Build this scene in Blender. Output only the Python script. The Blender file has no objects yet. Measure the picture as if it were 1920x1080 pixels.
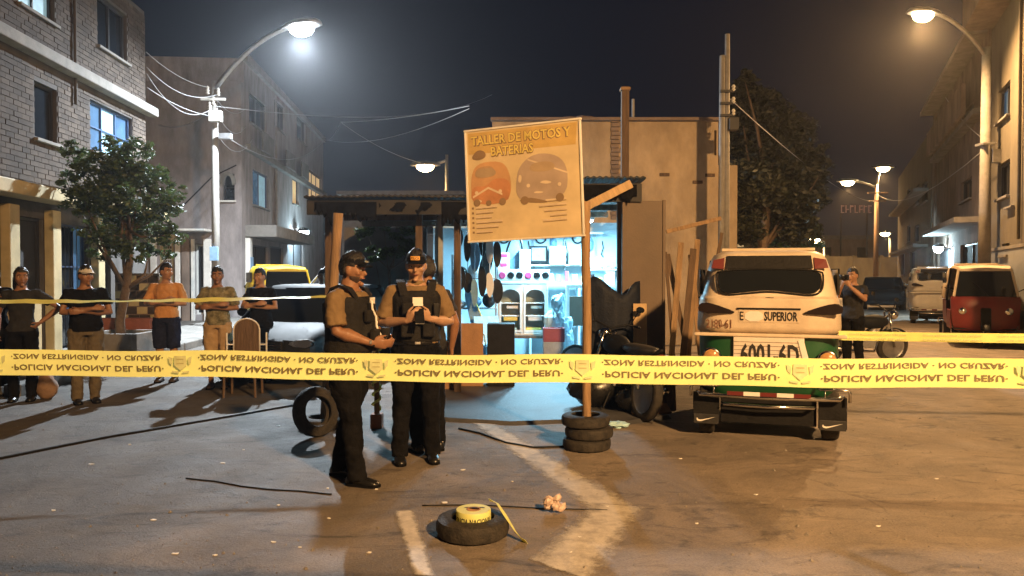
import bpy, bmesh, math, random
from mathutils import Vector, Matrix, noise
random.seed(7)
R = math.radians
PI = math.pi
S = bpy.context.scene
COL = S.collection

# ------------------------------------------------------------------ camera
CAM_H = 1.6
cam_d = bpy.data.cameras.new('camera')
cam = bpy.data.objects.new('camera', cam_d)
COL.objects.link(cam)
cam_d.sensor_width = 36.0
cam_d.lens = 26.25
cam_d.clip_start = 0.05
cam_d.clip_end = 2000
cam.location = (0, 0, CAM_H)
cam.rotation_euler = (R(90 - 1.02), 0, 0)
S.camera = cam

# ------------------------------------------------------------------ night sky
W = bpy.data.worlds.new('World')
S.world = W
W.use_nodes = True
wn = W.node_tree
wn.nodes.clear()
sky = wn.nodes.new('ShaderNodeTexSky')
sky.sky_type = 'NISHITA'
sky.sun_disc = False
sky.sun_elevation = R(-4.0)
sky.sun_rotation = R(160)
sky.air_density = 1.2
sky.dust_density = 2.0
bg = wn.nodes.new('ShaderNodeBackground')
bg.inputs['Strength'].default_value = 0.05
bg2 = wn.nodes.new('ShaderNodeBackground')            # the town's own skyglow on the night cloud
bg2.inputs['Color'].default_value = (0.38, 0.52, 1.0, 1)
bg2.inputs['Strength'].default_value = 0.011
addw = wn.nodes.new('ShaderNodeAddShader')
wo = wn.nodes.new('ShaderNodeOutputWorld')
wn.links.new(sky.outputs[0], bg.inputs['Color'])
wn.links.new(bg.outputs[0], addw.inputs[0])
wn.links.new(bg2.outputs[0], addw.inputs[1])
wn.links.new(addw.outputs[0], wo.inputs['Surface'])

moon_d = bpy.data.lights.new('sun', 'SUN')            # the sun is down: next to nothing comes from it
moon_d.energy = 0.004
moon_d.angle = R(10)
moon_d.color = (0.8, 0.88, 1.0)
moon = bpy.data.objects.new('sun', moon_d)
moon.rotation_euler = (R(40), 0, R(-160))
COL.objects.link(moon)

S.view_settings.view_transform = 'Standard'
S.view_settings.look = 'None'
S.view_settings.exposure = 0.0
S.view_settings.gamma = 1.0
S.view_settings.use_curve_mapping = False
S.render.engine = 'CYCLES'
S.cycles.use_denoising = True
S.cycles.max_bounces = 6
S.cycles.diffuse_bounces = 3
S.cycles.glossy_bounces = 3
S.cycles.transmission_bounces = 4
S.cycles.transparent_max_bounces = 8
S.cycles.volume_bounces = 0
S.cycles.sample_clamp_indirect = 4.0
S.cycles.sample_clamp_direct = 0.0
S.cycles.caustics_reflective = False
S.cycles.caustics_refractive = False
S.cycles.use_light_tree = True

# lamp strengths and colours, used by the lamp builders further down
WHITE = (0.80, 0.91, 1.0)
SODIUM = (1.0, 0.565, 0.225)
P_WHITE = 15500.0
HAZE = 0.0008
P_SODIUM_BEHIND = 20000.0
P_SODIUM_RIGHT = 6000.0
P_SHOP = 290.0


def px(x, y, Y):
    """a pixel of the 1920x1080 photograph at depth Y -> a point in the place"""
    return Vector(((x - 960) / 1400.0 * Y, Y, CAM_H - (y - 515) / 1400.0 * Y))


def gnd(x, y):
    Y = 1400.0 * CAM_H / (y - 515.0)
    return Vector(((x - 960) / 1400.0 * Y, Y, 0))


# ------------------------------------------------------------------ materials
MATS = {}


def mat(name, col=(0.5, 0.5, 0.5), rough=0.6, metal=0.0, var=0.18, scale=8.0, bump=0.15, bscale=40.0,
        emit=None, estr=0.0, spec=0.5, col2=None, trans=0.0, coat=0.0, streak=None):
    if name in MATS:
        return MATS[name]
    m = bpy.data.materials.new(name)
    m.use_nodes = True
    nt = m.node_tree
    b = nt.nodes['Principled BSDF']
    L = nt.links.new
    b.inputs['Roughness'].default_value = rough
    b.inputs['Metallic'].default_value = metal
    b.inputs['Specular IOR Level'].default_value = spec
    b.inputs['Transmission Weight'].default_value = trans
    b.inputs['Coat Weight'].default_value = coat
    tc = nt.nodes.new('ShaderNodeTexCoord')
    src = tc.outputs['Object']
    if streak:
        mp = nt.nodes.new('ShaderNodeMapping')
        mp.inputs['Scale'].default_value = streak
        L(src, mp.inputs['Vector'])
        src = mp.outputs['Vector']
    n = nt.nodes.new('ShaderNodeTexNoise')
    n.inputs['Scale'].default_value = scale
    n.inputs['Detail'].default_value = 6
    n.inputs['Roughness'].default_value = 0.62
    L(src, n.inputs['Vector'])
    cr = nt.nodes.new('ShaderNodeValToRGB')
    a = [max(0, c * (1 - var)) for c in col]
    c2 = col2 if col2 else [min(1, c * (1 + var)) for c in col]
    cr.color_ramp.elements[0].position = 0.30
    cr.color_ramp.elements[1].position = 0.72
    cr.color_ramp.elements[0].color = (*a, 1)
    cr.color_ramp.elements[1].color = (*c2, 1)
    L(n.outputs['Fac'], cr.inputs['Fac'])
    L(cr.outputs['Color'], b.inputs['Base Color'])
    if bump > 0:
        n2 = nt.nodes.new('ShaderNodeTexNoise')
        n2.inputs['Scale'].default_value = bscale
        n2.inputs['Detail'].default_value = 4
        L(src, n2.inputs['Vector'])
        bp = nt.nodes.new('ShaderNodeBump')
        bp.inputs['Strength'].default_value = bump
        bp.inputs['Distance'].default_value = 0.02
        L(n2.outputs['Fac'], bp.inputs['Height'])
        L(bp.outputs['Normal'], b.inputs['Normal'])
        mr = nt.nodes.new('ShaderNodeMapRange')
        mr.inputs['To Min'].default_value = max(0.02, rough - 0.12)
        mr.inputs['To Max'].default_value = min(1, rough + 0.12)
        L(n.outputs['Fac'], mr.inputs['Value'])
        L(mr.outputs['Result'], b.inputs['Roughness'])
    if emit:
        b.inputs['Emission Color'].default_value = (*emit, 1)
        b.inputs['Emission Strength'].default_value = estr
    MATS[name] = m
    return m


# ------------------------------------------------------------------ object helpers
def link(o, parent=None):
    COL.objects.link(o)
    if parent is not None:
        o.parent = parent
    return o


def tag(o, label=None, cat=None, group=None, kind=None):
    if label:
        o['label'] = label
    if cat:
        o['category'] = cat
    if group:
        o['group'] = group
    if kind:
        o['kind'] = kind
    return o


def thing(name, label, cat, loc=(0, 0, 0), rz=0.0, group=None, rx=0.0, ry=0.0):
    o = bpy.data.objects.new(name, None)
    o.empty_display_size = 0.2
    link(o)
    o.location = loc
    o.rotation_euler = (rx, ry, rz)
    return tag(o, label, cat, group)


def copy_tree(o, parent=None):
    c = o.copy()
    COL.objects.link(c)
    c.parent = parent
    for ch in list(o.children):
        copy_tree(ch, c)
    return c


class MB:
    """collects geometry for ONE mesh object"""

    def __init__(s):
        s.v = []
        s.f = []
        s.mi = []
        s.M = Matrix.Identity(4)
        s.cur = 0

    def add(s, vs, fs):
        o = len(s.v)
        for p in vs:
            s.v.append(tuple(s.M @ Vector(p)))
        for f in fs:
            s.f.append([i + o for i in f])
            s.mi.append(s.cur)
        return s

    def box(s, c, d, rot=None, taper=1.0):
        x, y, z = d[0] / 2, d[1] / 2, d[2] / 2
        vs = []
        for sz in (-1, 1):
            t = taper if sz > 0 else 1.0
            for sx, sy in ((-1, -1), (1, -1), (1, 1), (-1, 1)):
                p = Vector((sx * x * t, sy * y * t, sz * z))
                if rot:
                    p = rot @ p
                vs.append(p + Vector(c))
        return s.add(vs, [[3, 2, 1, 0], [4, 5, 6, 7], [0, 1, 5, 4], [1, 2, 6, 5], [2, 3, 7, 6], [3, 0, 4, 7]])

    def loft(s, rings, caps=True, closed=True):
        n = len(rings[0])
        vs = [p for r in rings for p in r]
        fs = []
        m = n if closed else n - 1
        for i in range(len(rings) - 1):
            for j in range(m):
                k = (j + 1) % n
                fs.append([i * n + j, i * n + k, (i + 1) * n + k, (i + 1) * n + j])
        if caps and closed:
            fs.append(list(range(n))[::-1])
            fs.append([(len(rings) - 1) * n + j for j in range(n)])
        return s.add(vs, fs)

    def tube(s, pts, r, n=8, caps=True, flat=1.0, up=None):
        pts = [Vector(p) for p in pts]
        if not isinstance(r, (list, tuple)):
            r = [r] * len(pts)
        rings = []
        prev = None
        for i, p in enumerate(pts):
            if i == 0:
                t = pts[1] - pts[0]
            elif i == len(pts) - 1:
                t = pts[-1] - pts[-2]
            else:
                t = (pts[i + 1] - p).normalized() + (p - pts[i - 1]).normalized()
            if t.length < 1e-9:
                t = Vector((0, 0, 1))
            t.normalize()
            if prev is None:
                a = Vector(up) if up else (Vector((0, 0, 1)) if abs(t.z) < 0.9 else Vector((0, 1, 0)))
            else:
                a = prev
            a = a - t * a.dot(t)
            if a.length < 1e-6:
                a = t.orthogonal()
            a.normalize()
            prev = a
            b = t.cross(a)
            rings.append([p + (a * math.cos(2 * PI * k / n) * flat + b * math.sin(2 * PI * k / n)) * r[i] for k in range(n)])
        return s.loft(rings, caps)

    def lathe(s, prof, n=24, M=None):
        """prof: (radius, height) pairs round local Z"""
        vs, fs = [], []
        for (r, z) in prof:
            for k in range(n):
                p = Vector((r * math.cos(2 * PI * k / n), r * math.sin(2 * PI * k / n), z))
                vs.append(M @ p if M else p)
        for i in range(len(prof) - 1):
            for k in range(n):
                q = (k + 1) % n
                fs.append([i * n + k, i * n + q, (i + 1) * n + q, (i + 1) * n + k])
        if prof[0][0] > 1e-6:
            fs.append(list(range(n))[::-1])
        if prof[-1][0] > 1e-6:
            fs.append([(len(prof) - 1) * n + k for k in range(n)])
        return s.add(vs, fs)

    def prism(s, poly, d, M=None):
        """poly in local XZ, pushed along +Y by d"""
        n = len(poly)
        vs = [Vector((x, 0, z)) for x, z in poly] + [Vector((x, d, z)) for x, z in poly]
        if M:
            vs = [M @ p for p in vs]
        fs = [list(range(n)), [n + i for i in range(n)][::-1]]
        for i in range(n):
            j = (i + 1) % n
            fs.append([i, n + i, n + j, j])
        return s.add(vs, fs)

    def ball(s, c, r, n=12, m=8, f=None):
        if not isinstance(r, (list, tuple)):
            r = (r, r, r)
        vs = [Vector((0, 0, -1))]
        for i in range(1, m):
            a = -PI / 2 + PI * i / m
            for k in range(n):
                vs.append(Vector((math.cos(a) * math.cos(2 * PI * k / n), math.cos(a) * math.sin(2 * PI * k / n), math.sin(a))))
        vs.append(Vector((0, 0, 1)))
        fs = [[0, 1 + (k + 1) % n, 1 + k] for k in range(n)]
        for i in range(m - 2):
            for k in range(n):
                q = (k + 1) % n
                fs.append([1 + i * n + k, 1 + i * n + q, 1 + (i + 1) * n + q, 1 + (i + 1) * n + k])
        l = len(vs) - 1
        fs += [[l, 1 + (m - 2) * n + k, 1 + (m - 2) * n + (k + 1) % n] for k in range(n)]
        out = []
        for p in vs:
            q = f(p) if f else p
            out.append(Vector((q.x * r[0] + c[0], q.y * r[1] + c[1], q.z * r[2] + c[2])))
        return s.add(out, fs)

    def build(s, name, m, parent=None, smooth=False, bevel=0.0, bseg=2, fix=True, auto=None):
        me = bpy.data.meshes.new(name)
        me.from_pydata(s.v, [], s.f)
        ms = m if isinstance(m, (list, tuple)) else [m]
        for q in ms:
            me.materials.append(q)
        if len(ms) > 1:
            me.polygons.foreach_set('material_index', s.mi)
        if fix:
            bm = bmesh.new()
            bm.from_mesh(me)
            bmesh.ops.recalc_face_normals(bm, faces=bm.faces)
            bm.to_mesh(me)
            bm.free()
        if smooth or auto:
            me.polygons.foreach_set('use_smooth', [True] * len(me.polygons))
        if auto:
            me.set_sharp_from_angle(angle=R(auto))
        me.update()
        o = bpy.data.objects.new(name, me)
        link(o, parent)
        if bevel > 0:
            b = o.modifiers.new('bevel', 'BEVEL')
            b.width = bevel
            b.segments = bseg
            b.limit_method = 'ANGLE'
        return o


def one(fn, name, m, parent=None, **k):
    b = MB()
    fn(b)
    return b.build(name, m, parent, **k)


def bx(name, c, d, m, parent=None, bevel=0.006, rot=None, **k):
    return MB().box(c, d, rot).build(name, m, parent, bevel=bevel, **k)


def tb(name, pts, r, m, parent=None, n=8, **k):
    return MB().tube(pts, r, n).build(name, m, parent, auto=50, **k)


def text_polys(txt, bold=0.0, spacing=1.0):
    """flat lettering -> (verts2d, faces), 1 unit capital height about 0.7, starts at x=0"""
    cu = bpy.data.curves.new('lettering', 'FONT')
    cu.body = txt
    cu.size = 1.0
    cu.offset = bold
    cu.space_character = spacing
    cu.resolution_u = 2
    o = bpy.data.objects.new('lettering', cu)
    COL.objects.link(o)
    dg = bpy.context.evaluated_depsgraph_get()
    me = bpy.data.meshes.new_from_object(o.evaluated_get(dg))
    vs = [(v.co.x, v.co.y) for v in me.vertices]
    fs = [list(p.vertices) for p in me.polygons]
    bpy.data.objects.remove(o)
    bpy.data.curves.remove(cu)
    bpy.data.meshes.remove(me)
    x0 = min(v[0] for v in vs)
    x1 = max(v[0] for v in vs)
    return [(x - x0, y) for x, y in vs], fs, x1 - x0


def lettering(txt, M, width, height, m, parent, name='lettering', bold=0.01, spacing=1.0):
    """text in local XZ plane (facing -Y) fitted to width x capital height, lower-left at origin of M"""
    vs, fs, w = text_polys(txt, bold, spacing)
    b = MB()
    b.M = M
    b.add([(x / w * width, 0, y / 0.72 * height) for x, y in vs], fs)
    return b.build(name, m, parent, fix=False)


def T(x, y, z, rz=0.0, rx=0.0, ry=0.0):
    return Matrix.Translation((x, y, z)) @ Matrix.Rotation(rz, 4, 'Z') @ Matrix.Rotation(ry, 4, 'Y') @ Matrix.Rotation(rx, 4, 'X')
# ================================================================== the setting
def ground_material():
    m = bpy.data.materials.new('dusty_asphalt')
    m.use_nodes = True
    nt = m.node_tree
    b = nt.nodes['Principled BSDF']
    L = nt.links.new
    tc = nt.nodes.new('ShaderNodeTexCoord')

    def nz(scale, det=8, rough=0.6, dist=0.0, sc=None):
        n = nt.nodes.new('ShaderNodeTexNoise')
        n.inputs['Scale'].default_value = scale
        n.inputs['Detail'].default_value = det
        n.inputs['Roughness'].default_value = rough
        n.inputs['Distortion'].default_value = dist
        if sc:
            mp = nt.nodes.new('ShaderNodeMapping')
            mp.inputs['Scale'].default_value = sc
            mp.inputs['Rotation'].default_value = (0, 0, R(-20))
            L(tc.outputs['Object'], mp.inputs['Vector'])
            L(mp.outputs['Vector'], n.inputs['Vector'])
        else:
            L(tc.outputs['Object'], n.inputs['Vector'])
        return n.outputs['Fac']

    def ramp(f, p0, c0, p1, c1):
        r = nt.nodes.new('ShaderNodeValToRGB')
        r.color_ramp.elements[0].position = p0
        r.color_ramp.elements[1].position = p1
        r.color_ramp.elements[0].color = (*c0, 1)
        r.color_ramp.elements[1].color = (*c1, 1)
        L(f, r.inputs['Fac'])
        return r.outputs['Color']

    def mix(f, a, c):
        x = nt.nodes.new('ShaderNodeMix')
        x.data_type = 'RGBA'
        L(f, x.inputs['Factor'])
        L(a, x.inputs['A'])
        L(c, x.inputs['B'])
        return x.outputs['Result']

    base = ramp(nz(0.9, 12, 0.72, 0.9), 0.36, (0.110, 0.094, 0.080), 0.66, (0.37, 0.300, 0.235))
    fine = ramp(nz(70, 8, 0.8), 0.36, (0.085, 0.072, 0.062), 0.66, (0.40, 0.330, 0.268))
    half = nt.nodes.new('ShaderNodeValue')
    half.outputs[0].default_value = 0.42
    c = mix(half.outputs[0], base, fine)
    stain = ramp(nz(1.9, 10, 0.74, 1.6, (0.7, 1.5, 1)), 0.54, (0, 0, 0), 0.66, (0.85, 0.85, 0.85))
    dark = nt.nodes.new('ShaderNodeRGB')
    dark.outputs[0].default_value = (0.060, 0.052, 0.048, 1)
    c = mix(stain, c, dark.outputs[0])
    dustf = ramp(nz(2.6, 9, 0.72, 0.3, (0.6, 1.7, 1)), 0.56, (0, 0, 0), 0.80, (0.6, 0.6, 0.6))
    dust = nt.nodes.new('ShaderNodeRGB')
    dust.outputs[0].default_value = (0.46, 0.375, 0.29, 1)
    c = mix(dustf, c, dust.outputs[0])
    # base colour is multiplied darker and greyer on the left, along a ragged edge
    sx_ = nt.nodes.new('ShaderNodeSeparateXYZ')
    L(tc.outputs['Object'], sx_.inputs[0])
    wob = nt.nodes.new('ShaderNodeMath')
    wob.operation = 'MULTIPLY_ADD'
    L(nz(0.8, 10, 0.7), wob.inputs[0])
    wob.inputs[1].default_value = 4.0
    L(sx_.outputs['X'], wob.inputs[2])
    left_tone = ramp(wob.outputs[0], 0.0, (0.41, 0.43, 0.45), 1.0, (1, 1, 1))
    rng_ = nt.nodes.new('ShaderNodeMapRange')
    rng_.inputs['From Min'].default_value = -0.6
    rng_.inputs['From Max'].default_value = 2.6
    L(wob.outputs[0], rng_.inputs['Value'])
    nt.links.remove(left_tone.node.inputs['Fac'].links[0])
    L(rng_.outputs['Result'], left_tone.node.inputs['Fac'])
    mu = nt.nodes.new('ShaderNodeMix')
    mu.data_type = 'RGBA'
    mu.blend_type = 'MULTIPLY'
    mu.inputs['Factor'].default_value = 1.0
    L(c, mu.inputs['A'])
    L(left_tone, mu.inputs['B'])
    c = mu.outputs['Result']
    # cracks: thin dark lines, only in places
    vr = nt.nodes.new('ShaderNodeTexVoronoi')
    vr.feature = 'DISTANCE_TO_EDGE'
    vr.inputs['Scale'].default_value = 0.9
    wv = nt.nodes.new('ShaderNodeTexNoise')
    wv.inputs['Scale'].default_value = 3.0
    wv.inputs['Detail'].default_value = 6
    L(tc.outputs['Object'], wv.inputs['Vector'])
    ad = nt.nodes.new('ShaderNodeMix')
    ad.data_type = 'VECTOR'
    ad.inputs['Factor'].default_value = 0.12
    L(tc.outputs['Object'], ad.inputs[4])
    L(wv.outputs['Color'], ad.inputs[5])
    L(ad.outputs[1], vr.inputs['Vector'])
    crk = ramp(vr.outputs['Distance'], 0.002, (0.38, 0.38, 0.38), 0.010, (0, 0, 0))
    msk = ramp(nz(0.6, 3), 0.54, (0, 0, 0), 0.64, (1, 1, 1))
    mm = nt.nodes.new('ShaderNodeMath')
    mm.operation = 'MULTIPLY'
    L(crk, mm.inputs[0])
    L(msk, mm.inputs[1])
    c = mix(mm.outputs[0], c, dark.outputs[0])
    L(c, b.inputs['Base Color'])
    mr = nt.nodes.new('ShaderNodeMapRange')
    mr.inputs['To Min'].default_value = 0.55
    mr.inputs['To Max'].default_value = 0.95
    L(nz(1.7, 6), mr.inputs['Value'])
    L(mr.outputs['Result'], b.inputs['Roughness'])
    b1 = nt.nodes.new('ShaderNodeBump')
    b1.inputs['Strength'].default_value = 0.8
    b1.inputs['Distance'].default_value = 0.012
    L(nz(60, 6, 0.7), b1.inputs['Height'])
    b2 = nt.nodes.new('ShaderNodeBump')
    b2.inputs['Strength'].default_value = 0.6
    b2.inputs['Distance'].default_value = 0.035
    L(nz(5.0, 9, 0.7, 0.5), b2.inputs['Height'])
    L(b2.outputs['Normal'], b1.inputs['Normal'])
    L(b1.outputs['Normal'], b.inputs['Normal'])
    return m


M_GROUND = ground_material()
g = MB()
NG = 40
gx = [-400, -120, -40] + [-16 + i for i in range(41)] + [60, 150, 400]
gy = [-60, -20] + [-6 + i for i in range(41)] + [60, 120, 400]
g.add([(x, y, 0) for y in gy for x in gx],
      [[j * len(gx) + i, j * len(gx) + i + 1, (j + 1) * len(gx) + i + 1, (j + 1) * len(gx) + i]
       for j in range(len(gy) - 1) for i in range(len(gx) - 1)])
tag(g.build('ground', M_GROUND), 'dusty stained asphalt ground of the street corner', None, kind='structure')

M_CONC = mat('concrete', (0.20, 0.188, 0.172), 0.85, var=0.3, scale=3.0, bump=0.3, bscale=60)
M_CONC_D = mat('concrete_dark', (0.16, 0.15, 0.145), 0.85, var=0.35, scale=2.0, bump=0.3, bscale=50)
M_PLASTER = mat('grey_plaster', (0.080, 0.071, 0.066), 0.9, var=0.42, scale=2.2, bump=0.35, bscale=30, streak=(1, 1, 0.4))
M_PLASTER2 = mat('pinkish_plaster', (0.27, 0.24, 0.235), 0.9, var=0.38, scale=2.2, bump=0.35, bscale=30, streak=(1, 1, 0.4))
M_CREAM = mat('cream_paint', (0.44, 0.36, 0.20), 0.7, var=0.2, scale=3.0, bump=0.1)
M_WHITEP = mat('white_paint', (0.70, 0.68, 0.63), 0.6, var=0.12, scale=4.0, bump=0.1)
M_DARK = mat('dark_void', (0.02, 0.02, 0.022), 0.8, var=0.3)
M_FRAME = mat('dark_frame', (0.035, 0.035, 0.04), 0.5, metal=0.3)
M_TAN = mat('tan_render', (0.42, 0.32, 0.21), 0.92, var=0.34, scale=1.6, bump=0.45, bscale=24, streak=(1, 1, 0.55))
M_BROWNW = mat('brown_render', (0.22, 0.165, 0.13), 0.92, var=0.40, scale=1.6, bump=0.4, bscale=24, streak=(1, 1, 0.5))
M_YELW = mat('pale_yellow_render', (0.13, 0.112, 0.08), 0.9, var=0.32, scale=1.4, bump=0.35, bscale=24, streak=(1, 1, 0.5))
M_GREYB = mat('greyblue_paint', (0.22, 0.24, 0.27), 0.85, var=0.15, scale=2.0)
M_STEEL = mat('galvanised_steel', (0.42, 0.42, 0.43), 0.45, metal=0.7, var=0.2, scale=12)
M_POLE = mat('concrete_pole', (0.25, 0.235, 0.215), 0.8, var=0.2, scale=6, bump=0.2)
M_WOOD = mat('weathered_wood', (0.30, 0.19, 0.10), 0.8, var=0.4, scale=5, bump=0.4, bscale=18, streak=(6, 6, 0.7))
M_WOODD = mat('dark_wood', (0.12, 0.075, 0.045), 0.8, var=0.4, scale=5, bump=0.4, bscale=18, streak=(6, 6, 0.7))
M_GLASS_D = mat('dark_glass', (0.012, 0.015, 0.02), 0.08, var=0.2, bump=0.0)
M_GLASS_B = mat('blue_lit_pane', (0.05, 0.10, 0.18), 0.25, var=0.5, scale=1.6, bump=0.0, emit=(0.20, 0.50, 0.85), estr=0.10)
M_GLASS_B2 = mat('bright_blue_curtain', (0.3, 0.5, 0.6), 0.6, var=0.3, scale=3, bump=0.0, emit=(0.42, 0.78, 1.0), estr=0.28)
M_GLASS_W = mat('warm_lit_pane', (0.5, 0.35, 0.15), 0.4, var=0.5, scale=4, bump=0.0, emit=(1.0, 0.66, 0.30), estr=0.5)
M_IRON = mat('black_iron', (0.02, 0.02, 0.022), 0.5, metal=0.5)


def brick_material(name, c0, c1):
    m = bpy.data.materials.new(name)
    m.use_nodes = True
    nt = m.node_tree
    b = nt.nodes['Principled BSDF']
    L = nt.links.new
    ge = nt.nodes.new('ShaderNodeNewGeometry')
    cr = nt.nodes.new('ShaderNodeValToRGB')
    cr.color_ramp.elements[0].color = (*c0, 1)
    cr.color_ramp.elements[1].color = (*c1, 1)
    L(ge.outputs['Random Per Island'], cr.inputs['Fac'])
    tc = nt.nodes.new('ShaderNodeTexCoord')
    n = nt.nodes.new('ShaderNodeTexNoise')
    n.inputs['Scale'].default_value = 1.1
    n.inputs['Detail'].default_value = 8
    L(tc.outputs['Object'], n.inputs['Vector'])
    mx = nt.nodes.new('ShaderNodeMix')
    mx.data_type = 'RGBA'
    mx.blend_type = 'MULTIPLY'
    mx.inputs['Factor'].default_value = 0.75
    c2 = nt.nodes.new('ShaderNodeValToRGB')
    c2.color_ramp.elements[0].position = 0.35
    c2.color_ramp.elements[1].position = 0.65
    c2.color_ramp.elements[0].color = (0.45, 0.42, 0.40, 1)
    c2.color_ramp.elements[1].color = (1, 1, 1, 1)
    L(n.outputs['Fac'], c2.inputs['Fac'])
    L(cr.outputs['Color'], mx.inputs['A'])
    L(c2.outputs['Color'], mx.inputs['B'])
    L(mx.outputs['Result'], b.inputs['Base Color'])
    b.inputs['Roughness'].default_value = 0.9
    return m


M_BRICK = brick_material('clay_brick', (0.050, 0.035, 0.027), (0.098, 0.073, 0.056))
M_BRICK2 = brick_material('painted_brick', (0.30, 0.24, 0.20), (0.40, 0.33, 0.28))


class Facade:
    """a wall plane: origin at its start, local x along it, local y into the building"""

    def __init__(s, a, b):
        s.a = Vector((a[0], a[1], 0))
        d = Vector((b[0] - a[0], b[1] - a[1], 0))
        s.L = d.length
        s.rz = math.atan2(d.y, d.x)
        s.ex = d.normalized()

    def hit(s, x, y):
        """photograph pixel -> (distance along, height) on this plane"""
        k = (x - 960) / 1400.0
        # a.x + t ex.x = k (a.y + t ex.y)
        t = (k * s.a.y - s.a.x) / (s.ex.x - k * s.ex.y)
        Y = s.a.y + t * s.ex.y
        return t, CAM_H - (y - 515) / 1400.0 * Y

    def rect(s, x0, x1, yt, yb, xr=None):
        """window whose columns are x0..x1 and whose top/bottom are read at column xr"""
        xr = x1 if xr is None else xr
        t0, _ = s.hit(x0, 500)
        t1, _ = s.hit(x1, 500)
        _, zt = s.hit(xr, yt)
        _, zb = s.hit(xr, yb)
        return (min(t0, t1), max(t0, t1), zb, zt)


def wall_mesh(mb, L, H, holes, rev=0.18, z0=0.0, x0=0.0):
    xs = sorted(set([x0, L] + [max(x0, min(L, h[i])) for h in holes for i in (0, 1)]))
    zs = sorted(set([z0, H] + [max(z0, min(H, h[i])) for h in holes for i in (2, 3)]))
    for i in range(len(xs) - 1):
        for j in range(len(zs) - 1):
            cx, cz = (xs[i] + xs[i + 1]) / 2, (zs[j] + zs[j + 1]) / 2
            if any(h[0] < cx < h[1] and h[2] < cz < h[3] for h in holes):
                continue
            mb.add([(xs[i], 0, zs[j]), (xs[i + 1], 0, zs[j]), (xs[i + 1], 0, zs[j + 1]), (xs[i], 0, zs[j + 1])], [[0, 1, 2, 3]])
    for a, b_, c, d in holes:
        a, b_ = max(x0, a), min(L, b_)
        c, d = max(z0, c), min(H, d)
        for p, q in (((a, c), (b_, c)), ((b_, c), (b_, d)), ((b_, d), (a, d)), ((a, d), (a, c))):
            mb.add([(p[0], 0, p[1]), (q[0], 0, q[1]), (q[0], rev, q[1]), (p[0], rev, p[1])], [[0, 1, 2, 3]])
        # closed back of the recess, so nobody looks into a hollow shell
        mb.add([(a, rev, c), (b_, rev, c), (b_, rev, d), (a, rev, d)], [[0, 1, 2, 3]])


def shell(mb, L, H, D, holes, rev=0.18):
    wall_mesh(mb, L, H, holes, rev)
    mb.add([(0, 0, 0), (0, D, 0), (0, D, H), (0, 0, H)], [[0, 1, 2, 3]])
    mb.add([(L, 0, 0), (L, D, 0), (L, D, H), (L, 0, H)], [[3, 2, 1, 0]])
    mb.add([(0, D, 0), (L, D, 0), (L, D, H), (0, D, H)], [[0, 1, 2, 3]])
    mb.add([(0, 0, H), (L, 0, H), (L, D, H), (0, D, H)], [[0, 1, 2, 3]])


def window(root, r, mpane, mframe=None, nx=2, nz=1, dep=0.10, fw=0.05, sill=True, name='window', msill=None):
    mframe = mframe or M_FRAME
    a, b_, c, d = r
    a += 0.004; b_ -= 0.004; c += 0.004; d -= 0.004
    m = MB()
    for x in (a + fw / 2, b_ - fw / 2):
        m.box((x, dep, (c + d) / 2), (fw, 0.05, d - c))
    for z in (c + fw / 2, d - fw / 2):
        m.box(((a + b_) / 2, dep + 0.002, z), (b_ - a - 2 * fw, 0.046, fw))
    for i in range(1, nx):
        m.box((a + (b_ - a) * i / nx, dep + 0.004, (c + d) / 2), (fw * 0.7, 0.04, d - c - 2 * fw))
    for i in range(1, nz):
        m.box(((a + b_) / 2, dep + 0.006, c + (d - c) * i / nz), (b_ - a - 2 * fw, 0.036, fw * 0.6))
    w = m.build(name, mframe, root)
    mp = mpane if isinstance(mpane, (list, tuple)) else [mpane] * nx
    for i in range(nx):
        x0 = a + (b_ - a) * i / nx
        x1 = a + (b_ - a) * (i + 1) / nx
        MB().box(((x0 + x1) / 2, dep + 0.03, (c + d) / 2), (x1 - x0 - 0.01, 0.012, d - c - 0.02)).build('pane', mp[i % len(mp)], w)
    if sill:
        MB().box(((a + b_) / 2, -0.03, c - 0.035), (b_ - a + 0.12, 0.12, 0.06)).build('sill', msill or M_CONC, w, bevel=0.006)
    return w


def bricks(root, L, z0, z1, holes, m, bw=0.25, bh=0.10, proud=0.014, x0=0.0):
    mb = MB()
    nz = int((z1 - z0) / bh)
    for j in range(nz):
        z = z0 + (j + 0.5) * bh
        off = (j % 2) * bw / 2
        i = 0
        while True:
            a = x0 + i * bw - off + 0.006
            b_ = a + bw - 0.012
            i += 1
            if a > L:
                break
            a, b_ = max(a, x0 + 0.004), min(b_, L - 0.004)
            if b_ - a < 0.05:
                continue
            zz0, zz1 = z - bh / 2 + 0.006, z + bh / 2 - 0.006
            if any(h[0] - 0.02 < b_ and a < h[1] + 0.02 and h[2] - 0.03 < zz1 and zz0 < h[3] + 0.03 for h in holes):
                # clip against the opening sideways only
                cl = False
                for h in holes:
                    if h[2] - 0.03 < zz1 and zz0 < h[3] + 0.03 and h[0] - 0.02 < b_ and a < h[1] + 0.02:
                        if a < h[0] - 0.07:
                            b_ = h[0] - 0.02
                        elif b_ > h[1] + 0.07:
                            a = h[1] + 0.02
                        else:
                            cl = True
                if cl or b_ - a < 0.04:
                    continue
            p = proud + random.uniform(-0.006, 0.006)
            mb.add([(a, -p, zz0), (b_, -p, zz0), (b_, -p, zz1), (a, -p, zz1), (a, 0.01, zz0), (b_, 0.01, zz0), (b_, 0.01, zz1), (a, 0.01, zz1)],
                   [[0, 1, 2, 3], [0, 4, 5, 1], [3, 2, 6, 7], [0, 3, 7, 4], [1, 5, 6, 2]])
    return tag(mb.build('brickwork', m, root, fix=False), kind='stuff')


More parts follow.
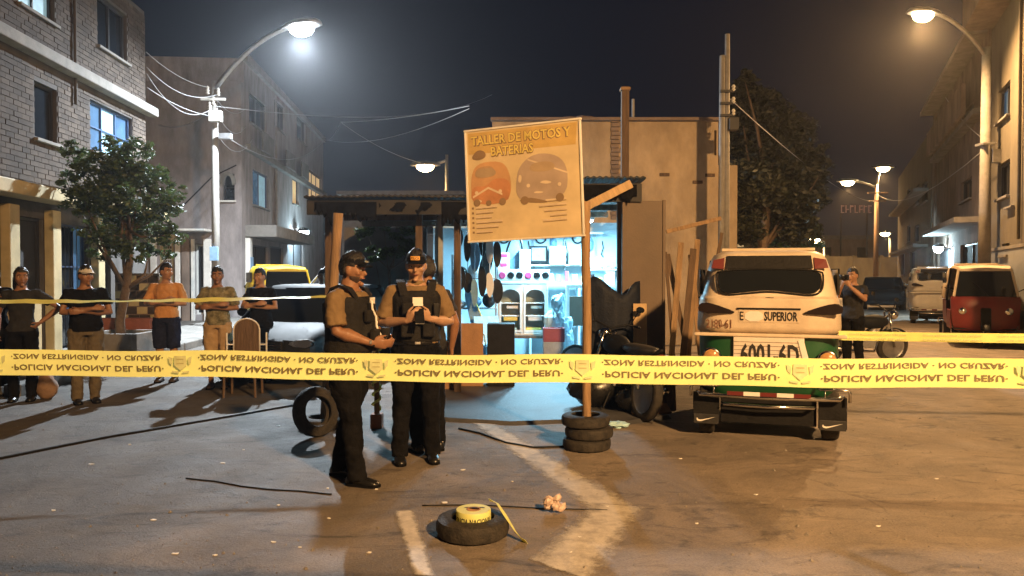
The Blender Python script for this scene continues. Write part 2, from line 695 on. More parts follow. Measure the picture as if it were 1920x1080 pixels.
# ------------------------------------------------------------------ brick house, far left
F1 = Facade((-8.62, 10.2), (-9.30, 19.0))
root = thing('brick_house', 'three-storey bare brick house with cream ground floor behind the street tree', 'house', F1.a, F1.rz)
w1 = F1.rect(40, 108, -70, 50)
w2 = F1.rect(187, 242, 33, 122)
w3 = F1.rect(68, 110, 171, 272)
w4 = F1.rect(172, 250, 224, 308)
d1 = (F1.hit(20, 0)[0], F1.hit(82, 0)[0], 0.05, 2.66)
d2 = (F1.hit(100, 0)[0], F1.hit(166, 0)[0], 0.05, 2.62)
d3 = (F1.hit(186, 0)[0], F1.hit(208, 0)[0], 0.05, 2.5)
m = MB()
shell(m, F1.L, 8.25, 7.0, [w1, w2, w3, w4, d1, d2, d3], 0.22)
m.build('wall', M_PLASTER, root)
bricks(root, F1.L, 3.32, 5.55, [w3, w4], M_BRICK)
bricks(root, F1.L, 5.95, 8.22, [w1, w2], M_BRICK)
window(root, w1, M_GLASS_B2, nx=2, nz=2)
window(root, w2, M_GLASS_D, nx=2)
window(root, w3, M_GLASS_D, nx=1)
window(root, w4, [M_GLASS_B, M_GLASS_B2, M_GLASS_B], mat('blue_frame', (0.05, 0.10, 0.22), 0.4), nx=3, nz=2)
window(root, d1, M_DARK, nx=1, sill=False, name='doorway')
gr = window(root, d2, [M_GLASS_D, M_GLASS_D, M_GLASS_B], mat('blue_iron', (0.03, 0.05, 0.10), 0.45), nx=3, nz=3, sill=False, name='gate')
tag(gr, 'blue iron gate with a lit pane')
gb = MB()
for i in range(9):
    x = d2[0] + (d2[1] - d2[0]) * (i + 0.5) / 9
    gb.tube([(x, 0.05, 0.06), (x, 0.05, 2.58)], 0.009, 6)
gb.build('bars', M_IRON, gr)
window(root, d3, M_DARK, nx=1, sill=False, name='doorway')
for k, (z, t, p) in enumerate(((3.08, 0.40, 0.50), (5.74, 0.36, 0.26))):
    bx('ledge', (F1.L / 2 + 0.1, -p / 2 - 0.002, z), (F1.L + 0.2, p, t * 0.6), M_CREAM if k == 0 else M_CONC, root, bevel=0.02)
for xx in (10, 91, 176):
    s_, _ = F1.hit(xx, 0)
    bx('pillar', (s_, -0.09, 1.42), (0.30, 0.17, 2.82), M_CREAM, root, bevel=0.015)
bx('bollard_base', (F1.hit(16, 0)[0] , -0.30, 0.55), (0.5, 0.24, 1.08), M_CREAM, root)
tb('drain_pipe', [(F1.hit(140, 0)[0], -0.06, 5.1), (F1.hit(140, 0)[0], -0.06, 8.2)], 0.035, M_PLASTER, root)

# pavement with kerb along the left houses
m = MB()
k0 = F1.a + F1.ex * -2 + Vector((0, 0, 0))
pv = thing('pavement', 'raised concrete pavement with kerb along the left houses', None, F1.a, F1.rz)
pv['kind'] = 'structure'
for i in range(9):
    MB().box((1.0 + i * 3.2, -0.95, 0.06), (3.19, 1.88, 0.14)).build('slab', M_CONC, pv, bevel=0.01)
for i in range(15):
    MB().box((0.4 + i * 2.0, -2.02, 0.075), (1.985, 0.22, 0.17)).build('kerb_stone', M_CONC, pv, bevel=0.02)

# ------------------------------------------------------------------ plastered house across the side street
C2 = (-9.4, 26.0)
F2a = Facade((-14.8, 26.0), C2)            # faces the camera
F2b = Facade(C2, (-10.7, 42.2))            # recedes
root = thing('plaster_house', 'grey plaster house with arched niche behind the lamp pole', 'house', F2a.a, F2a.rz)
n1 = F2a.rect(417, 441, 326, 376)
dA = F2a.rect(299, 326, 452, 575)
dB = F2a.rect(366, 382, 458, 590)
m = MB()
shell(m, F2a.L, 8.3, 0.34, [n1, dA, dB], 0.3)
m.build('wall', M_PLASTER2, root)
arch = MB()
ac = (n1[0] + n1[1]) / 2
aw = (n1[1] - n1[0]) / 2
pts = []
for k in range(13):
    t = PI * k / 12
    pts.append((ac + (aw + 0.06) * math.cos(t), n1[3] - 0.36 + 0.42 * math.sin(t)))
for k in range(12, -1, -1):
    t = PI * k / 12
    pts.append((ac + (aw - 0.07) * math.cos(t), n1[3] - 0.40 + 0.34 * math.sin(t)))
arch.prism(pts, 0.12, T(0, -0.06, 0))
arch.build('niche_arch', M_CONC, root)
window(root, n1, M_GLASS_D, nx=1, nz=2, msill=M_WHITEP, dep=0.2)
dd = window(root, dA, M_WHITEP, M_CREAM, nx=1, sill=False, name='door', dep=0.08, fw=0.08)
tag(dd, 'cream door with a square tile grille')
gb = MB()
for i in range(5):
    for j in range(6):
        gb.box((dA[0] + 0.13 + i * 0.075, 0.10, dA[3] - 0.22 - j * 0.12), (0.055, 0.03, 0.09))
gb.build('grille', M_WOODD, dd)
dd = window(root, dB, M_DARK, M_WHITEP, nx=1, sill=False, name='door', dep=0.12, fw=0.06)
for xx, ww in ((290, 0.20), (335, 0.16), (352, 0.34), (362, 0.16), (391, 0.26)):
    s_, _ = F2a.hit(xx, 0)
    bx('pilaster', (s_, -0.055, 1.42), (ww, 0.10, 2.84), M_WHITEP if xx != 352 else M_BROWNW, root, bevel=0.01)
s0, _ = F2a.hit(328, 0)
s1, _ = F2a.hit(402, 0)
bx('awning', ((s0 + s1) / 2, -0.42, 3.12), (s1 - s0, 0.82, 0.07), M_WHITEP, root)
s0, _ = F2a.hit(286, 0)
s1, _ = F2a.hit(330, 0)
bx('lintel', ((s0 + s1) / 2, -0.09, 2.86), (s1 - s0, 0.17, 0.26), M_CREAM, root)
s0, _ = F2a.hit(344, 0)
tb('conduit', [(F2a.hit(340, 0)[0], -0.03, 3.9), (F2a.hit(400, 0)[0], -0.03, 5.0), (F2a.hit(445, 0)[0], -0.03, 5.4)], 0.022, M_IRON, root, n=6)

root = thing('terrace_house', 'long terrace house with a concrete balcony and warm lit windows', 'house', F2b.a + F2b.ex * 0.36, F2b.rz)
a1 = F2b.rect(470, 500, 330, 392)
a2 = F2b.rect(546, 558, 338, 385)
a3 = F2b.rect(577, 602, 334, 388)
a4 = F2b.rect(464, 497, 196, 250)
a5 = F2b.rect(555, 572, 214, 272)
a6 = F2b.rect(512, 532, 200, 250)
sh1 = F2b.rect(462, 498, 462, 560)
sh2 = F2b.rect(503, 527, 464, 545)
sh3 = F2b.rect(536, 566, 452, 545)
m = MB()
shell(m, F2b.L, 9.2, 5.4, [a1, a2, a3, a4, a5, a6, sh1, sh2, sh3], 0.25)
m.build('wall', M_PLASTER2, root)
window(root, a1, [M_GLASS_B, M_GLASS_B2], mat('blue_frame2', (0.04, 0.07, 0.16), 0.4), nx=2)
window(root, a2, M_GLASS_W, nx=1)
window(root, a3, M_GLASS_W, nx=3, nz=2)
window(root, a4, M_GLASS_D, nx=2)
window(root, a5, M_GLASS_D, nx=1)
window(root, a6, M_GLASS_D, nx=2)
window(root, sh1, M_DARK, nx=2, sill=False, name='shopfront')
window(root, sh2, M_DARK, nx=1, sill=False, name='shopfront')
window(root, sh3, M_GREYB, nx=2, sill=False, name='shopfront')
bx('balcony', (3.7, -0.55, 3.15), (7.4, 1.1, 0.42), M_CONC, root, bevel=0.02)
bx('cornice', (F2b.L / 2, -0.12, 6.1), (F2b.L, 0.22, 0.22), M_CONC, root)
bx('parapet', (F2b.L / 2, -0.06, 9.25), (F2b.L, 0.16, 0.3), M_CONC, root)
for s_ in (2.2, 6.2, 9.4):
    bx('balcony_rail', (s_, -0.3, 6.55), (1.7, 0.06, 0.7), M_CONC_D, root)
bx('pillar', (0.15, -0.10, 1.45), (0.3, 0.18, 2.9), M_WHITEP, root)
bx('blue_poster', (0.16, -0.205, 1.85), (0.36, 0.02, 0.75), mat('pale_blue_print', (0.25, 0.42, 0.62), 0.6), root)
tb('downpipe', [(4.6, -0.05, 3.4), (4.6, -0.05, 9.0)], 0.05, M_POLE, root)

# wall lamp on the terrace house (cool white)
def bulb_light(name, loc, col, power, radius=0.08, parent=None):
    d = bpy.data.lights.new(name, 'POINT')
    d.color = col
    d.energy = power
    d.shadow_soft_size = radius
    o = bpy.data.objects.new(name, d)
    link(o, parent)
    o.location = loc
    return o


def emit_mat(name, col, s):
    return mat(name, (0.6, 0.6, 0.6), 0.4, var=0.0, bump=0.0, emit=col, estr=s)


M_EM_W = emit_mat('lit_white_lens', (0.90, 0.97, 1.0), 60.0)
M_EM_S = emit_mat('lit_sodium_lens', (1.0, 0.72, 0.34), 45.0)
M_EM_T = emit_mat('lit_tube', (0.75, 0.93, 1.0), 16.0)


def wall_lamp(loc, rz, label, col, power, lm, s=1.0):
    r = thing('wall_lamp', label, 'lamp', loc, rz)
    bx('bracket', (0, 0.06, 0.02), (0.1 * s, 0.16, 0.06), M_IRON, r)
    MB().ball((0, -0.10 * s, 0), (0.13 * s, 0.13 * s, 0.13 * s)).build('lens', lm, r, smooth=True)
    MB().lathe([(0.02, 0.16 * s), (0.12 * s, 0.13 * s), (0.17 * s, 0.05 * s), (0.16 * s, 0.045 * s), (0.1 * s, 0.11 * s), (0.01, 0.14 * s)], 16, T(0, -0.10 * s, 0)).build('hood', M_IRON, r, smooth=True)
    bulb_light('lamp_light', (0, -0.36 * s, -0.05), col, power, 0.12, r)
    return r


t_, z_ = F2b.hit(553, 437)
p_ = F2b.a + F2b.ex * t_
wall_lamp((p_.x + 0.25, p_.y, z_), F2b.rz, 'cool white wall lamp glowing over the terrace shopfront', (0.6, 0.88, 1.0), 330, M_EM_W, 1.7)

# ------------------------------------------------------------------ tan building behind the workshop
FT = Facade((-0.45, 17.0), (4.68, 17.0))
root = thing('tan_building', 'plain tan rendered building rising behind the workshop roof', 'building', FT.a, FT.rz)
m = MB()
sl1 = FT.rect(1338, 1342, 245, 292)
shell(m, FT.L, 5.08, 6.0, [sl1], 0.15)
m.build('wall', M_TAN, root)
bx('coping', (FT.L / 2, -0.02, 5.115), (FT.L + 0.06, 0.22, 0.066), M_BROWNW, root)
bx('side_wing', (FT.L + 0.24, 0.8, 2.05), (0.46, 1.4, 4.1), M_TAN, root)
s_, _ = FT.hit(1160, 0)
m = MB()
for j in range(24):
    m.box((s_ - 0.05 - 0.05 * (j % 2), -0.025, 2.9 + j * 0.095), (0.26 - 0.08 * (j % 2), 0.06, 0.08))
tag(m.build('toothed_brick_edge', M_BROWNW, root), 'toothed brick edge left unrendered')
for xx, yy in ((1245, 328), (1330, 329), (1307, 342)):
    s_, z_ = FT.hit(xx, yy)
    bx('broken_patch', (s_, -0.01, z_), (0.22, 0.06, 0.07), M_WOODD, root)
MB().tube([(FT.hit(1190, 0)[0], 0.3, 5.2), (FT.hit(1190, 0)[0], 0.3, 5.65)], 0.03, 8).build('vent_pipe', M_POLE, root)
# upper floor rubble bags along the roof
m = MB()
for i in range(26):
    x = random.uniform(0.3, FT.L - 0.3)
    m.ball((x, random.uniform(0.3, 0.8), 5.16), (random.uniform(0.12, 0.3), 0.15, random.uniform(0.05, 0.14)), 8, 5)
tag(m.build('roof_rubble', M_WOODD, root), kind='stuff')

# ------------------------------------------------------------------ right-hand row of buildings
D = Vector((0.43, 1, 0)).normalized()
P0 = Vector((12.6, 19.5, 0))


def on_row(Y):
    return P0 + D * ((Y - P0.y) / D.y)


def row_house(name, label, Y0, Y1, H, mw, wins, dep=6.0, extra=None, setback=0.0):
    a, b_ = on_row(Y1), on_row(Y0)      # start far, so that the inside lies to the right
    n = Vector((D.y, -D.x, 0)) * setback
    f = Facade(a + n, b_ + n)
    r = thing(name, label, 'building', f.a, f.rz)
    hs = [f.rect(*w[:4]) for w in wins]
    m = MB()
    shell(m, f.L, H, dep, hs, 0.2)
    m.build('wall', mw, r)
    for h, w in zip(hs, wins):
        window(r, h, w[4], nx=w[5], nz=w[6] if len(w) > 6 else 1)
    if extra:
        extra(f, r)
    return f, r


def ex1(f, r):
    bx('upper_storey', (f.L / 2 + 0.1, -0.35, 9.1), (f.L - 0.2, 0.72, 1.9), M_BROWNW, r)
    bx('plinth_band', (f.L / 2, -0.03, 2.25), (f.L, 0.06, 0.08), M_CONC, r)
    bx('grey_dado', (f.L / 2, -0.02, 1.1), (f.L - 0.01, 0.04, 2.2), M_GREYB, r)
    tb('drain_pipe', [(f.L * 0.42, -0.06, 2.4), (f.L * 0.42, -0.06, 8.1)], 0.04, M_YELW, r)
    for s_ in (0.30, 0.62, 0.85):
        bx('ledge', (f.L * s_, -0.05, 3.2), (0.8, 0.08, 0.05), M_CONC, r)


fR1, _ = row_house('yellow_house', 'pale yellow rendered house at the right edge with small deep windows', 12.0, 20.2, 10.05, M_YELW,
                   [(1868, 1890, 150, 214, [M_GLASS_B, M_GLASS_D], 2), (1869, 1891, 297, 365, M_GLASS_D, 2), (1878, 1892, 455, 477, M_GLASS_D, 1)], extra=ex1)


def ex2(f, r):
    for z, p, s0, s1 in ((8.35, 0.55, 0.05, 0.99), (6.2, 0.30, 0.15, 0.97), (3.15, 0.75, 0.3, 0.98)):
        bx('balcony_slab', (f.L * (s0 + s1) / 2, -p / 2, z), (f.L * (s1 - s0), p, 0.16), M_CONC, r)
    bx('parapet', (f.L * 0.55, -0.42, 6.75), (f.L * 0.7, 0.12, 0.9), M_BROWNW, r)
    tb('downpipe', [(f.L * 0.12, -0.06, 0.2), (f.L * 0.12, -0.06, 8.2)], 0.05, M_BROWNW, r)


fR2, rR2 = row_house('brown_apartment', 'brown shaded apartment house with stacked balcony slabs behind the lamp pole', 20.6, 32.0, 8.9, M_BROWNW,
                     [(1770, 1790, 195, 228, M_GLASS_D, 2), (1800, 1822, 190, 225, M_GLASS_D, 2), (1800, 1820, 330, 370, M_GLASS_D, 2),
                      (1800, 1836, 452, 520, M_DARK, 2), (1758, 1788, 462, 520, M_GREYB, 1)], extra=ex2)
t_, z_ = fR2.hit(1775, 466)
p_ = fR2.a + fR2.ex * t_
wall_lamp((p_.x - 0.2, p_.y - 0.05, z_), fR2.rz, 'cool white wall lamp over the doorway of the brown apartment house', (0.6, 0.88, 1.0), 420, M_EM_W, 1.25)


def ex3(f, r):
    bx('water_tank_base', (f.L * 0.5, 1.6, 8.1), (1.6, 1.4, 0.4), M_CONC, r)
    MB().lathe([(0.7, 8.3), (0.75, 9.0), (0.72, 9.5), (0.3, 9.75), (0.01, 9.8)], 16, T(f.L * 0.5, 1.6, 0)).build('water_tank', M_FRAME, r, smooth=True)
    bx('balcony_slab', (f.L * 0.5, -0.3, 5.4), (f.L * 0.9, 0.6, 0.14), M_CONC, r)
    bx('balcony_slab', (f.L * 0.5, -0.3, 2.9), (f.L * 0.9, 0.6, 0.14), M_CONC, r)


row_house('narrow_house', 'narrow lit yellow house with a roof water tank far down the right street', 32.4, 49.0, 7.9, M_YELW,
          [(1700, 1706, 350, 382, M_GLASS_D, 1), (1714, 1722, 345, 380, M_GLASS_D, 1), (1728, 1738, 335, 375, M_GLASS_D, 1),
           (1700, 1706, 420, 452, M_GLASS_D, 1), (1714, 1722, 420, 452, M_GLASS_D, 1), (1690, 1696, 470, 515, M_GREYB, 1), (1706, 1715, 470, 520, M_DARK, 1)], extra=ex3)

# ------------------------------------------------------------------ far end of the right street
fw_ = thing('boundary_wall', 'long lit pale boundary wall closing the far end of the right street', 'wall', (17.0, 66.0, 0), 0)
for i in range(9):
    bx('panel', (i * 2.4, 0, 1.55), (2.36, 0.2, 3.1 + 0.12 * (i % 3)), M_YELW, fw_)
    bx('pier', (i * 2.4 - 1.2, -0.03, 1.65), (0.3, 0.3, 3.3), M_YELW, fw_)
hill = MB()
hn = 44
hp = []
for i in range(hn):
    x = -70 + i * 5.0
    hp.append((x, 5.6 + 2.4 * noise.noise(Vector((x * 0.03, 3.1, 0))) + 0.8 * noise.noise(Vector((x * 0.2, 1.1, 0)))))
for i in range(hn - 1):
    (x0, h0), (x1, h1) = hp[i], hp[i + 1]
    hill.add([(x0, 150, 0), (x1, 150, 0), (x1, 170, h1), (x0, 170, h0), (x0, 260, 0), (x1, 260, 0)], [[0, 1, 2, 3], [3, 2, 5, 4]])
tag(hill.build('hills', mat('night_hill', (0.06, 0.06, 0.055), 0.95, scale=0.2), smooth=True), kind='structure')
FAR = [(17.5, 78, 5.0, 4.6, 'two-storey far house with flat roof left of the far pole'), (23.5, 80, 6.5, 6.4, 'taller far house with parapet straight behind the far pole'),
       (31.0, 76, 6.0, 5.2, 'low far house beside the narrow lit house')]
for x, y, w_, h_, lb in FAR:
    r = thing('far_house', lb, 'house', (x, y, 0), 0, 'houses beyond the boundary wall')
    m = MB()
    shell(m, w_, h_, 5, [(0.6, 1.5, h_ - 1.9, h_ - 0.8), (w_ - 1.9, w_ - 0.9, h_ - 1.9, h_ - 0.8)])
    m.build('wall', M_BROWNW, r)
    window(r, (0.6, 1.5, h_ - 1.9, h_ - 0.8), M_GLASS_W if w_ > 6.2 else M_GLASS_D, nx=1)
    window(r, (w_ - 1.9, w_ - 0.9, h_ - 1.9, h_ - 0.8), M_GLASS_D, nx=1)
    bx('parapet', (w_ / 2, 0.05, h_ + 0.2), (w_, 0.2, 0.4), M_CONC, r)

# red lit sign far away: strokes only, too far to read
r = thing('red_neon_sign', 'dim red illuminated sign far above the street end', 'sign', px(1572, 392, 74), 0)
m = MB()
for i in range(7):
    x = 0.25 + i * 0.45
    m.box((x, 0, 0), (0.09, 0.03, 0.75))
    if i % 2 == 0:
        m.box((x + 0.15, 0.002, 0.3), (0.26, 0.03, 0.1))
    m.box((x + 0.14, 0.002, -0.05 + 0.3 * (i % 3 - 1)), (0.26, 0.03, 0.09))
m.build('neon_strokes', emit_mat('red_neon', (1.0, 0.16, 0.12), 0.10), r)
for s_ in (0.3, 2.9):
    bx('post', (s_, 0.25, -4.2), (0.12, 0.12, 7.6), M_IRON, r)

# ------------------------------------------------------------------ low dark houses behind the workshop, left of the tan building
r = thing('low_house', 'low dark house with corrugated awning seen over the workshop roof', 'house', (-7.5, 33, 0), 0)
m = MB()
shell(m, 5.2, 5.1, 6, [(3.6, 4.4, 3.4, 4.4)])
m.build('wall', M_CONC_D, r)
window(r, (3.6, 4.4, 3.4, 4.4), M_GLASS_D, nx=1)
bx('roof', (2.6, 2.9, 5.2), (5.6, 6.2, 0.16), M_CONC_D, r)
m = MB()
for i in range(14):
    m.box((3.9 + i * 0.1, -0.5, 4.25 + 0.02 * (i % 2)), (0.1, 1.0, 0.02))
m.build('awning', M_STEEL, r)
r = thing('small_house', 'small brown house lit by the warm lamp over the workshop roof', 'house', (-4.6, 37, 0), 0)
m = MB()
shell(m, 3.4, 5.0, 5, [(0.5, 1.2, 3.2, 4.5)])
m.build('wall', M_TAN, r)
window(r, (0.5, 1.2, 3.2, 4.5), M_WOODD, M_WOODD, nx=1)
bx('parapet', (1.7, 0.05, 5.2), (3.4, 0.22, 0.4), M_CONC, r)


# ================================================================== street lamps and poles
def street_lamp(name, label, base, top_z, head, col, power, lm, pr=0.11, mpole=None, hs=1.0, group=None, arms=None, light_r=0.10, clamp=True, aim=(0, 0, -1)):
    """pole from base to top_z, arm to the head point(s)"""
    r = thing(name, label, 'street lamp', base, 0, group)
    B = Vector(base)
    MB().tube([(0, 0, 0), (0, 0, top_z * 0.5), (0, 0, top_z)], [pr * 1.25, pr, pr * 0.8], 14).build('pole', mpole or M_POLE, r, smooth=True)
    MB().lathe([(pr * 1.9, 0), (pr * 1.9, 0.06), (pr * 1.4, 0.12), (pr * 1.3, 0.3)], 14).build('base_collar', mpole or M_CONC, r)
    for hd in (arms or [head]):
        h = Vector(hd) - B
        d = Vector((h.x, h.y, 0))
        dn = d.normalized()
        st = Vector((0, 0, top_z - 0.25))
        pts = []
        for k in range(9):
            t = k / 8
            e = 1 - (1 - t) ** 2.0
            pts.append(st + Vector((d.x * t, d.y * t, (h.z + 0.10 - st.z) * e)))
        MB().tube(pts, 0.034 * hs, 8).build('arm', M_STEEL, r, smooth=True)
        ang = math.atan2(dn.y, dn.x)
        hm = MB()
        M_ = T(h.x, h.y, h.z + 0.06, ang)
        rings = []
        for k, (x, wy, wz) in enumerate(((-0.30, 0.05, 0.05), (-0.2, 0.10, 0.075), (0.0, 0.15, 0.10), (0.22, 0.15, 0.09), (0.34, 0.10, 0.06), (0.38, 0.03, 0.02))):
            rings.append([M_ @ Vector((x * hs, wy * hs * math.cos(2 * PI * j / 14), max(-0.02, wz * hs * math.sin(2 * PI * j / 14)))) for j in range(14)])
        hm.loft(rings)
        hd_o = hm.build('lamp_head', M_STEEL, r, smooth=True)
        lens = MB()
        lens.ball((0, 0, 0), (0.20 * hs, 0.15 * hs, 0.12 * hs), 14, 8)
        lo = lens.build('lens', lm, hd_o, smooth=True)
        lo.matrix_local = T(h.x + dn.x * 0.08, h.y + dn.y * 0.08, h.z, ang)
        if power:
            d_ = bpy.data.lights.new('lamp_light', 'SPOT')       # a road lantern throws down and out
            d_.color, d_.energy, d_.shadow_soft_size = col, power, light_r
            d_.spot_size, d_.spot_blend = R(176), 1.0
            lo_ = bpy.data.objects.new('lamp_light', d_)
            link(lo_, r)
            lo_.rotation_euler = Vector(aim).to_track_quat('-Z', 'Y').to_euler()
            lo_.location = (h.x + dn.x * 0.08, h.y + dn.y * 0.08, h.z - 0.125 * hs - light_r - 0.01)
    return r


LW = Vector((-5.72, 20.2, 8.22))
base_w = (px(405, 500, 21.5).x, 21.5, 0)
lampw = street_lamp('street_lamp', 'tall pole with a glaring white lamp on its arm before the plaster house', base_w, 7.15, LW, WHITE, P_WHITE, M_EM_W, 0.105, hs=1.85, aim=(0.10, -0.16, -1))
# insulators and junction gear near the top of this pole
for k, (dx, dz) in enumerate(((-0.16, 6.75), (0.14, 6.7), (0.0, 6.45), (-0.1, 6.3))):
    MB().lathe([(0.03, 0), (0.06, 0.03), (0.03, 0.07), (0.06, 0.1), (0.03, 0.15), (0.05, 0.2), (0.01, 0.24)], 10, T(dx, -0.1, dz)).build('insulator', M_WHITEP, lampw, smooth=True)
bx('cross_arm', (0, -0.12, 6.6), (0.7, 0.07, 0.07), M_WHITEP, lampw)
bx('junction_box', (0.10, -0.20, 6.1), (0.34, 0.18, 0.30), M_WHITEP, lampw)
bx('splice_box', (0.34, -0.10, 5.55), (0.36, 0.16, 0.16), M_STEEL, lampw)
bx('meter_plate', (0, -0.13, 2.2), (0.24, 0.04, 0.4), mat('pale_blue_print', (0.25, 0.42, 0.62), 0.6), lampw)

base_r = (px(1845, 500, 19.0).x, 19.0, 0)
LR = px(1731, 32, 18.6)
lampr = street_lamp('street_lamp', 'pale pole with a glowing orange sodium lamp before the right-hand houses', base_r, 7.35, LR, SODIUM, P_SODIUM_RIGHT, M_EM_S, 0.13, hs=1.35, aim=(-0.25, -0.30, -1))
bx('clamp_band', (0, 0, 4.9), (0.34, 0.34, 0.06), M_STEEL, lampr)
bx('junction_box', (0.2, -0.05, 4.6), (0.22, 0.2, 0.34), M_STEEL, lampr)

# its twin behind the camera, which lights the near ground, the board and the moto taxi
LB = Vector((6.2, -5.6, 8.4))
street_lamp('street_lamp', 'sodium street lamp standing behind the viewer', (7.9, -5.9, 0), 7.6, LB, SODIUM, P_SODIUM_BEHIND, M_EM_S, 0.13, hs=1.35, light_r=0.3, aim=(0.32, 1.0, -1.10))

# far lamps down the right street
pf = px(1642, 555, 56)
fl = street_lamp('street_lamp', 'far wooden pole with two small glowing street lamps down the right street', (pf.x, 56, 0), 8.35, None, SODIUM, 8000, M_EM_S, 0.16,
                 M_WOODD, hs=2.4, arms=[px(1590, 342, 56), px(1652, 316, 56)])
for k, z in enumerate((7.7, 7.1)):
    bx('cross_arm', (0, -0.2, z), (1.5 - 0.3 * k, 0.1, 0.1), M_WOODD, fl)
pf2 = px(1668, 500, 90)
street_lamp('street_lamp', 'distant glowing lamp low over the street end', (pf2.x, 90, 0), 6.0, px(1660, 438, 90), SODIUM, 1500, M_EM_S, 0.14, hs=2.8)
pf3 = px(1545, 500, 40)
street_lamp('street_lamp', 'small glowing lamp under the dark tree edge', (pf3.x, 40, 0), 3.4, px(1528, 450, 40), SODIUM, 900, M_EM_S, 0.07, hs=1.6)
pc = px(838, 500, 34)
street_lamp('street_lamp', 'small warm lamp on a slim pole above the workshop roof', (pc.x, 34, 0), 7.05, px(801, 313, 34), SODIUM, 900, M_EM_S, 0.09, hs=2.0)

# bare utility poles
r = thing('utility_pole', 'tall twin-timber utility pole between tan building and dark tree', 'pole', (px(1357, 500, 15.6).x, 15.6, 0))
MB().tube([(-0.055, 0, 0), (-0.05, 0, 6.15)], [0.075, 0.06], 10).build('pole', M_POLE, r, smooth=True)
MB().tube([(0.06, 0.02, 0), (0.055, 0.02, 6.6)], [0.065, 0.05], 10).build('pole', M_POLE, r, smooth=True)
for z in (5.4, 5.15, 4.9):
    bx('clamp', (0.02, -0.07, z), (0.26, 0.06, 0.05), M_IRON, r)
    MB().lathe([(0.02, 0), (0.045, 0.03), (0.02, 0.06), (0.045, 0.09), (0.02, 0.13)], 8, T(0.16, -0.08, z)).build('insulator', M_WHITEP, r)
bx('transformer_box', (0.16, -0.05, 4.72), (0.2, 0.2, 0.26), M_IRON, r)
r = thing('timber_post', 'square timber post rising above the workshop roof against the tan wall', 'post', (px(1171, 500, 13.2).x, 13.2, 0))
bx('shaft', (0, 0, 2.45), (0.13, 0.13, 4.9), M_WOODD, r)
bx('cap', (0, 0, 4.86), (0.17, 0.17, 0.05), M_WOOD, r)


# ------------------------------------------------------------------ overhead wires
def wire(a, b_, sag, label, r=0.012, name='overhead_wire', m=None, grp=None):
    a, b_ = Vector(a), Vector(b_)
    pts = []
    for k in range(15):
        t = k / 14
        p = a.lerp(b_, t)
        p.z -= sag * 4 * t * (1 - t)
        pts.append(p)
    o = MB().tube(pts, r, 5).build(name, m or M_CABLE, None, smooth=True)
    return tag(o, label, 'wire', grp)


M_CABLE = mat('grey_cable', (0.30, 0.30, 0.31), 0.5, var=0.1, bump=0)
WP = Vector(base_w)
wire(WP + Vector((-0.16, -0.1, 6.95)), px(278, 100, 19.05), 0.15, 'topmost wire from the white lamp pole to the brick house corner')
wire(WP + Vector((0.14, -0.1, 6.75)), px(278, 128, 19.05), 0.35, 'second wire from the white lamp pole to the brick house corner')
wire(WP + Vector((0.0, -0.2, 6.1)), px(278, 165, 19.05), 0.12, 'lowest wire from the white lamp pole to the brick house corner')
wire(WP + Vector((-0.02, -0.2, 6.3)), px(278, 140, 19.05), 0.5, 'slack wire sagging between brick house and white lamp pole')
wire(WP + Vector((0.1, -0.1, 6.4)), (-1.6, 60, 16.0), 0.9, 'thin wire running from the white lamp pole into the distance')
wire(WP + Vector((0.34, -0.1, 5.55)), px(605, 268, 41.8), 0.8, 'pale wire from the white lamp pole along the terrace house')
wire(px(608, 262, 42), px(880, 205, 22), 0.5, 'long wire crossing the sky from terrace house towards the board')
wire(px(640, 230, 30), px(880, 200, 22), 0.1, 'upper pale wire of the crossing pair above the workshop', 0.014)
wire(px(640, 230, 30), px(800, 308, 34), 0.25, 'pale wire dropping to the small warm lamp', 0.014)
wire(px(608, 262, 42), px(640, 230, 30), 0.3, 'short wire joining the crossing wires to the terrace house', 0.014)
wire((base_r[0], 19, 5.0), px(1760, 168, 30), 0.2, 'wire from the sodium lamp pole to the brown apartment balcony')
wire((base_r[0], 19, 4.8), (pf.x, 56, 7.7), 0.9, 'wire from the sodium lamp pole to the far wooden pole')
wire(px(1357, 178, 15.6), (pf.x, 56, 7.1), 0.6, 'wire from the twin-timber pole to the far wooden pole', 0.010)

for k, (h0, x1, y1, Y1, sg, lb) in enumerate(((6.6, 462, 205, 26.3, 0.25, 'upper of three short wires to the terrace house corner'), (6.2, 462, 240, 26.3, 0.35, 'middle of three short wires to the terrace house corner'),
                                       (5.6, 475, 262, 27.5, 0.45, 'lowest of three short wires to the terrace house corner'), (6.5, 300, 235, 26.0, 0.3, 'wire from the white lamp pole to the left end of the plaster house'))):
    wire(WP + Vector((0.05, 0.1, h0)), px(x1, y1, Y1), sg, lb, 0.011)
# ================================================================== trees
def leaf_material(name, c0, c1):
    m = bpy.data.materials.new(name)
    m.use_nodes = True
    nt = m.node_tree
    b = nt.nodes['Principled BSDF']
    ge = nt.nodes.new('ShaderNodeNewGeometry')
    cr = nt.nodes.new('ShaderNodeValToRGB')
    cr.color_ramp.elements[0].color = (*c0, 1)
    cr.color_ramp.elements[1].color = (*c1, 1)
    nt.links.new(ge.outputs['Random Per Island'], cr.inputs['Fac'])
    nt.links.new(cr.outputs['Color'], b.inputs['Base Color'])
    b.inputs['Roughness'].default_value = 0.5
    tr = nt.nodes.new('ShaderNodeBsdfTranslucent')
    nt.links.new(cr.outputs['Color'], tr.inputs['Color'])
    ms = nt.nodes.new('ShaderNodeMixShader')
    ms.inputs[0].default_value = 0.25
    nt.links.new(b.outputs[0], ms.inputs[1])
    nt.links.new(tr.outputs[0], ms.inputs[2])
    nt.links.new(ms.outputs[0], nt.nodes['Material Output'].inputs['Surface'])
    return m


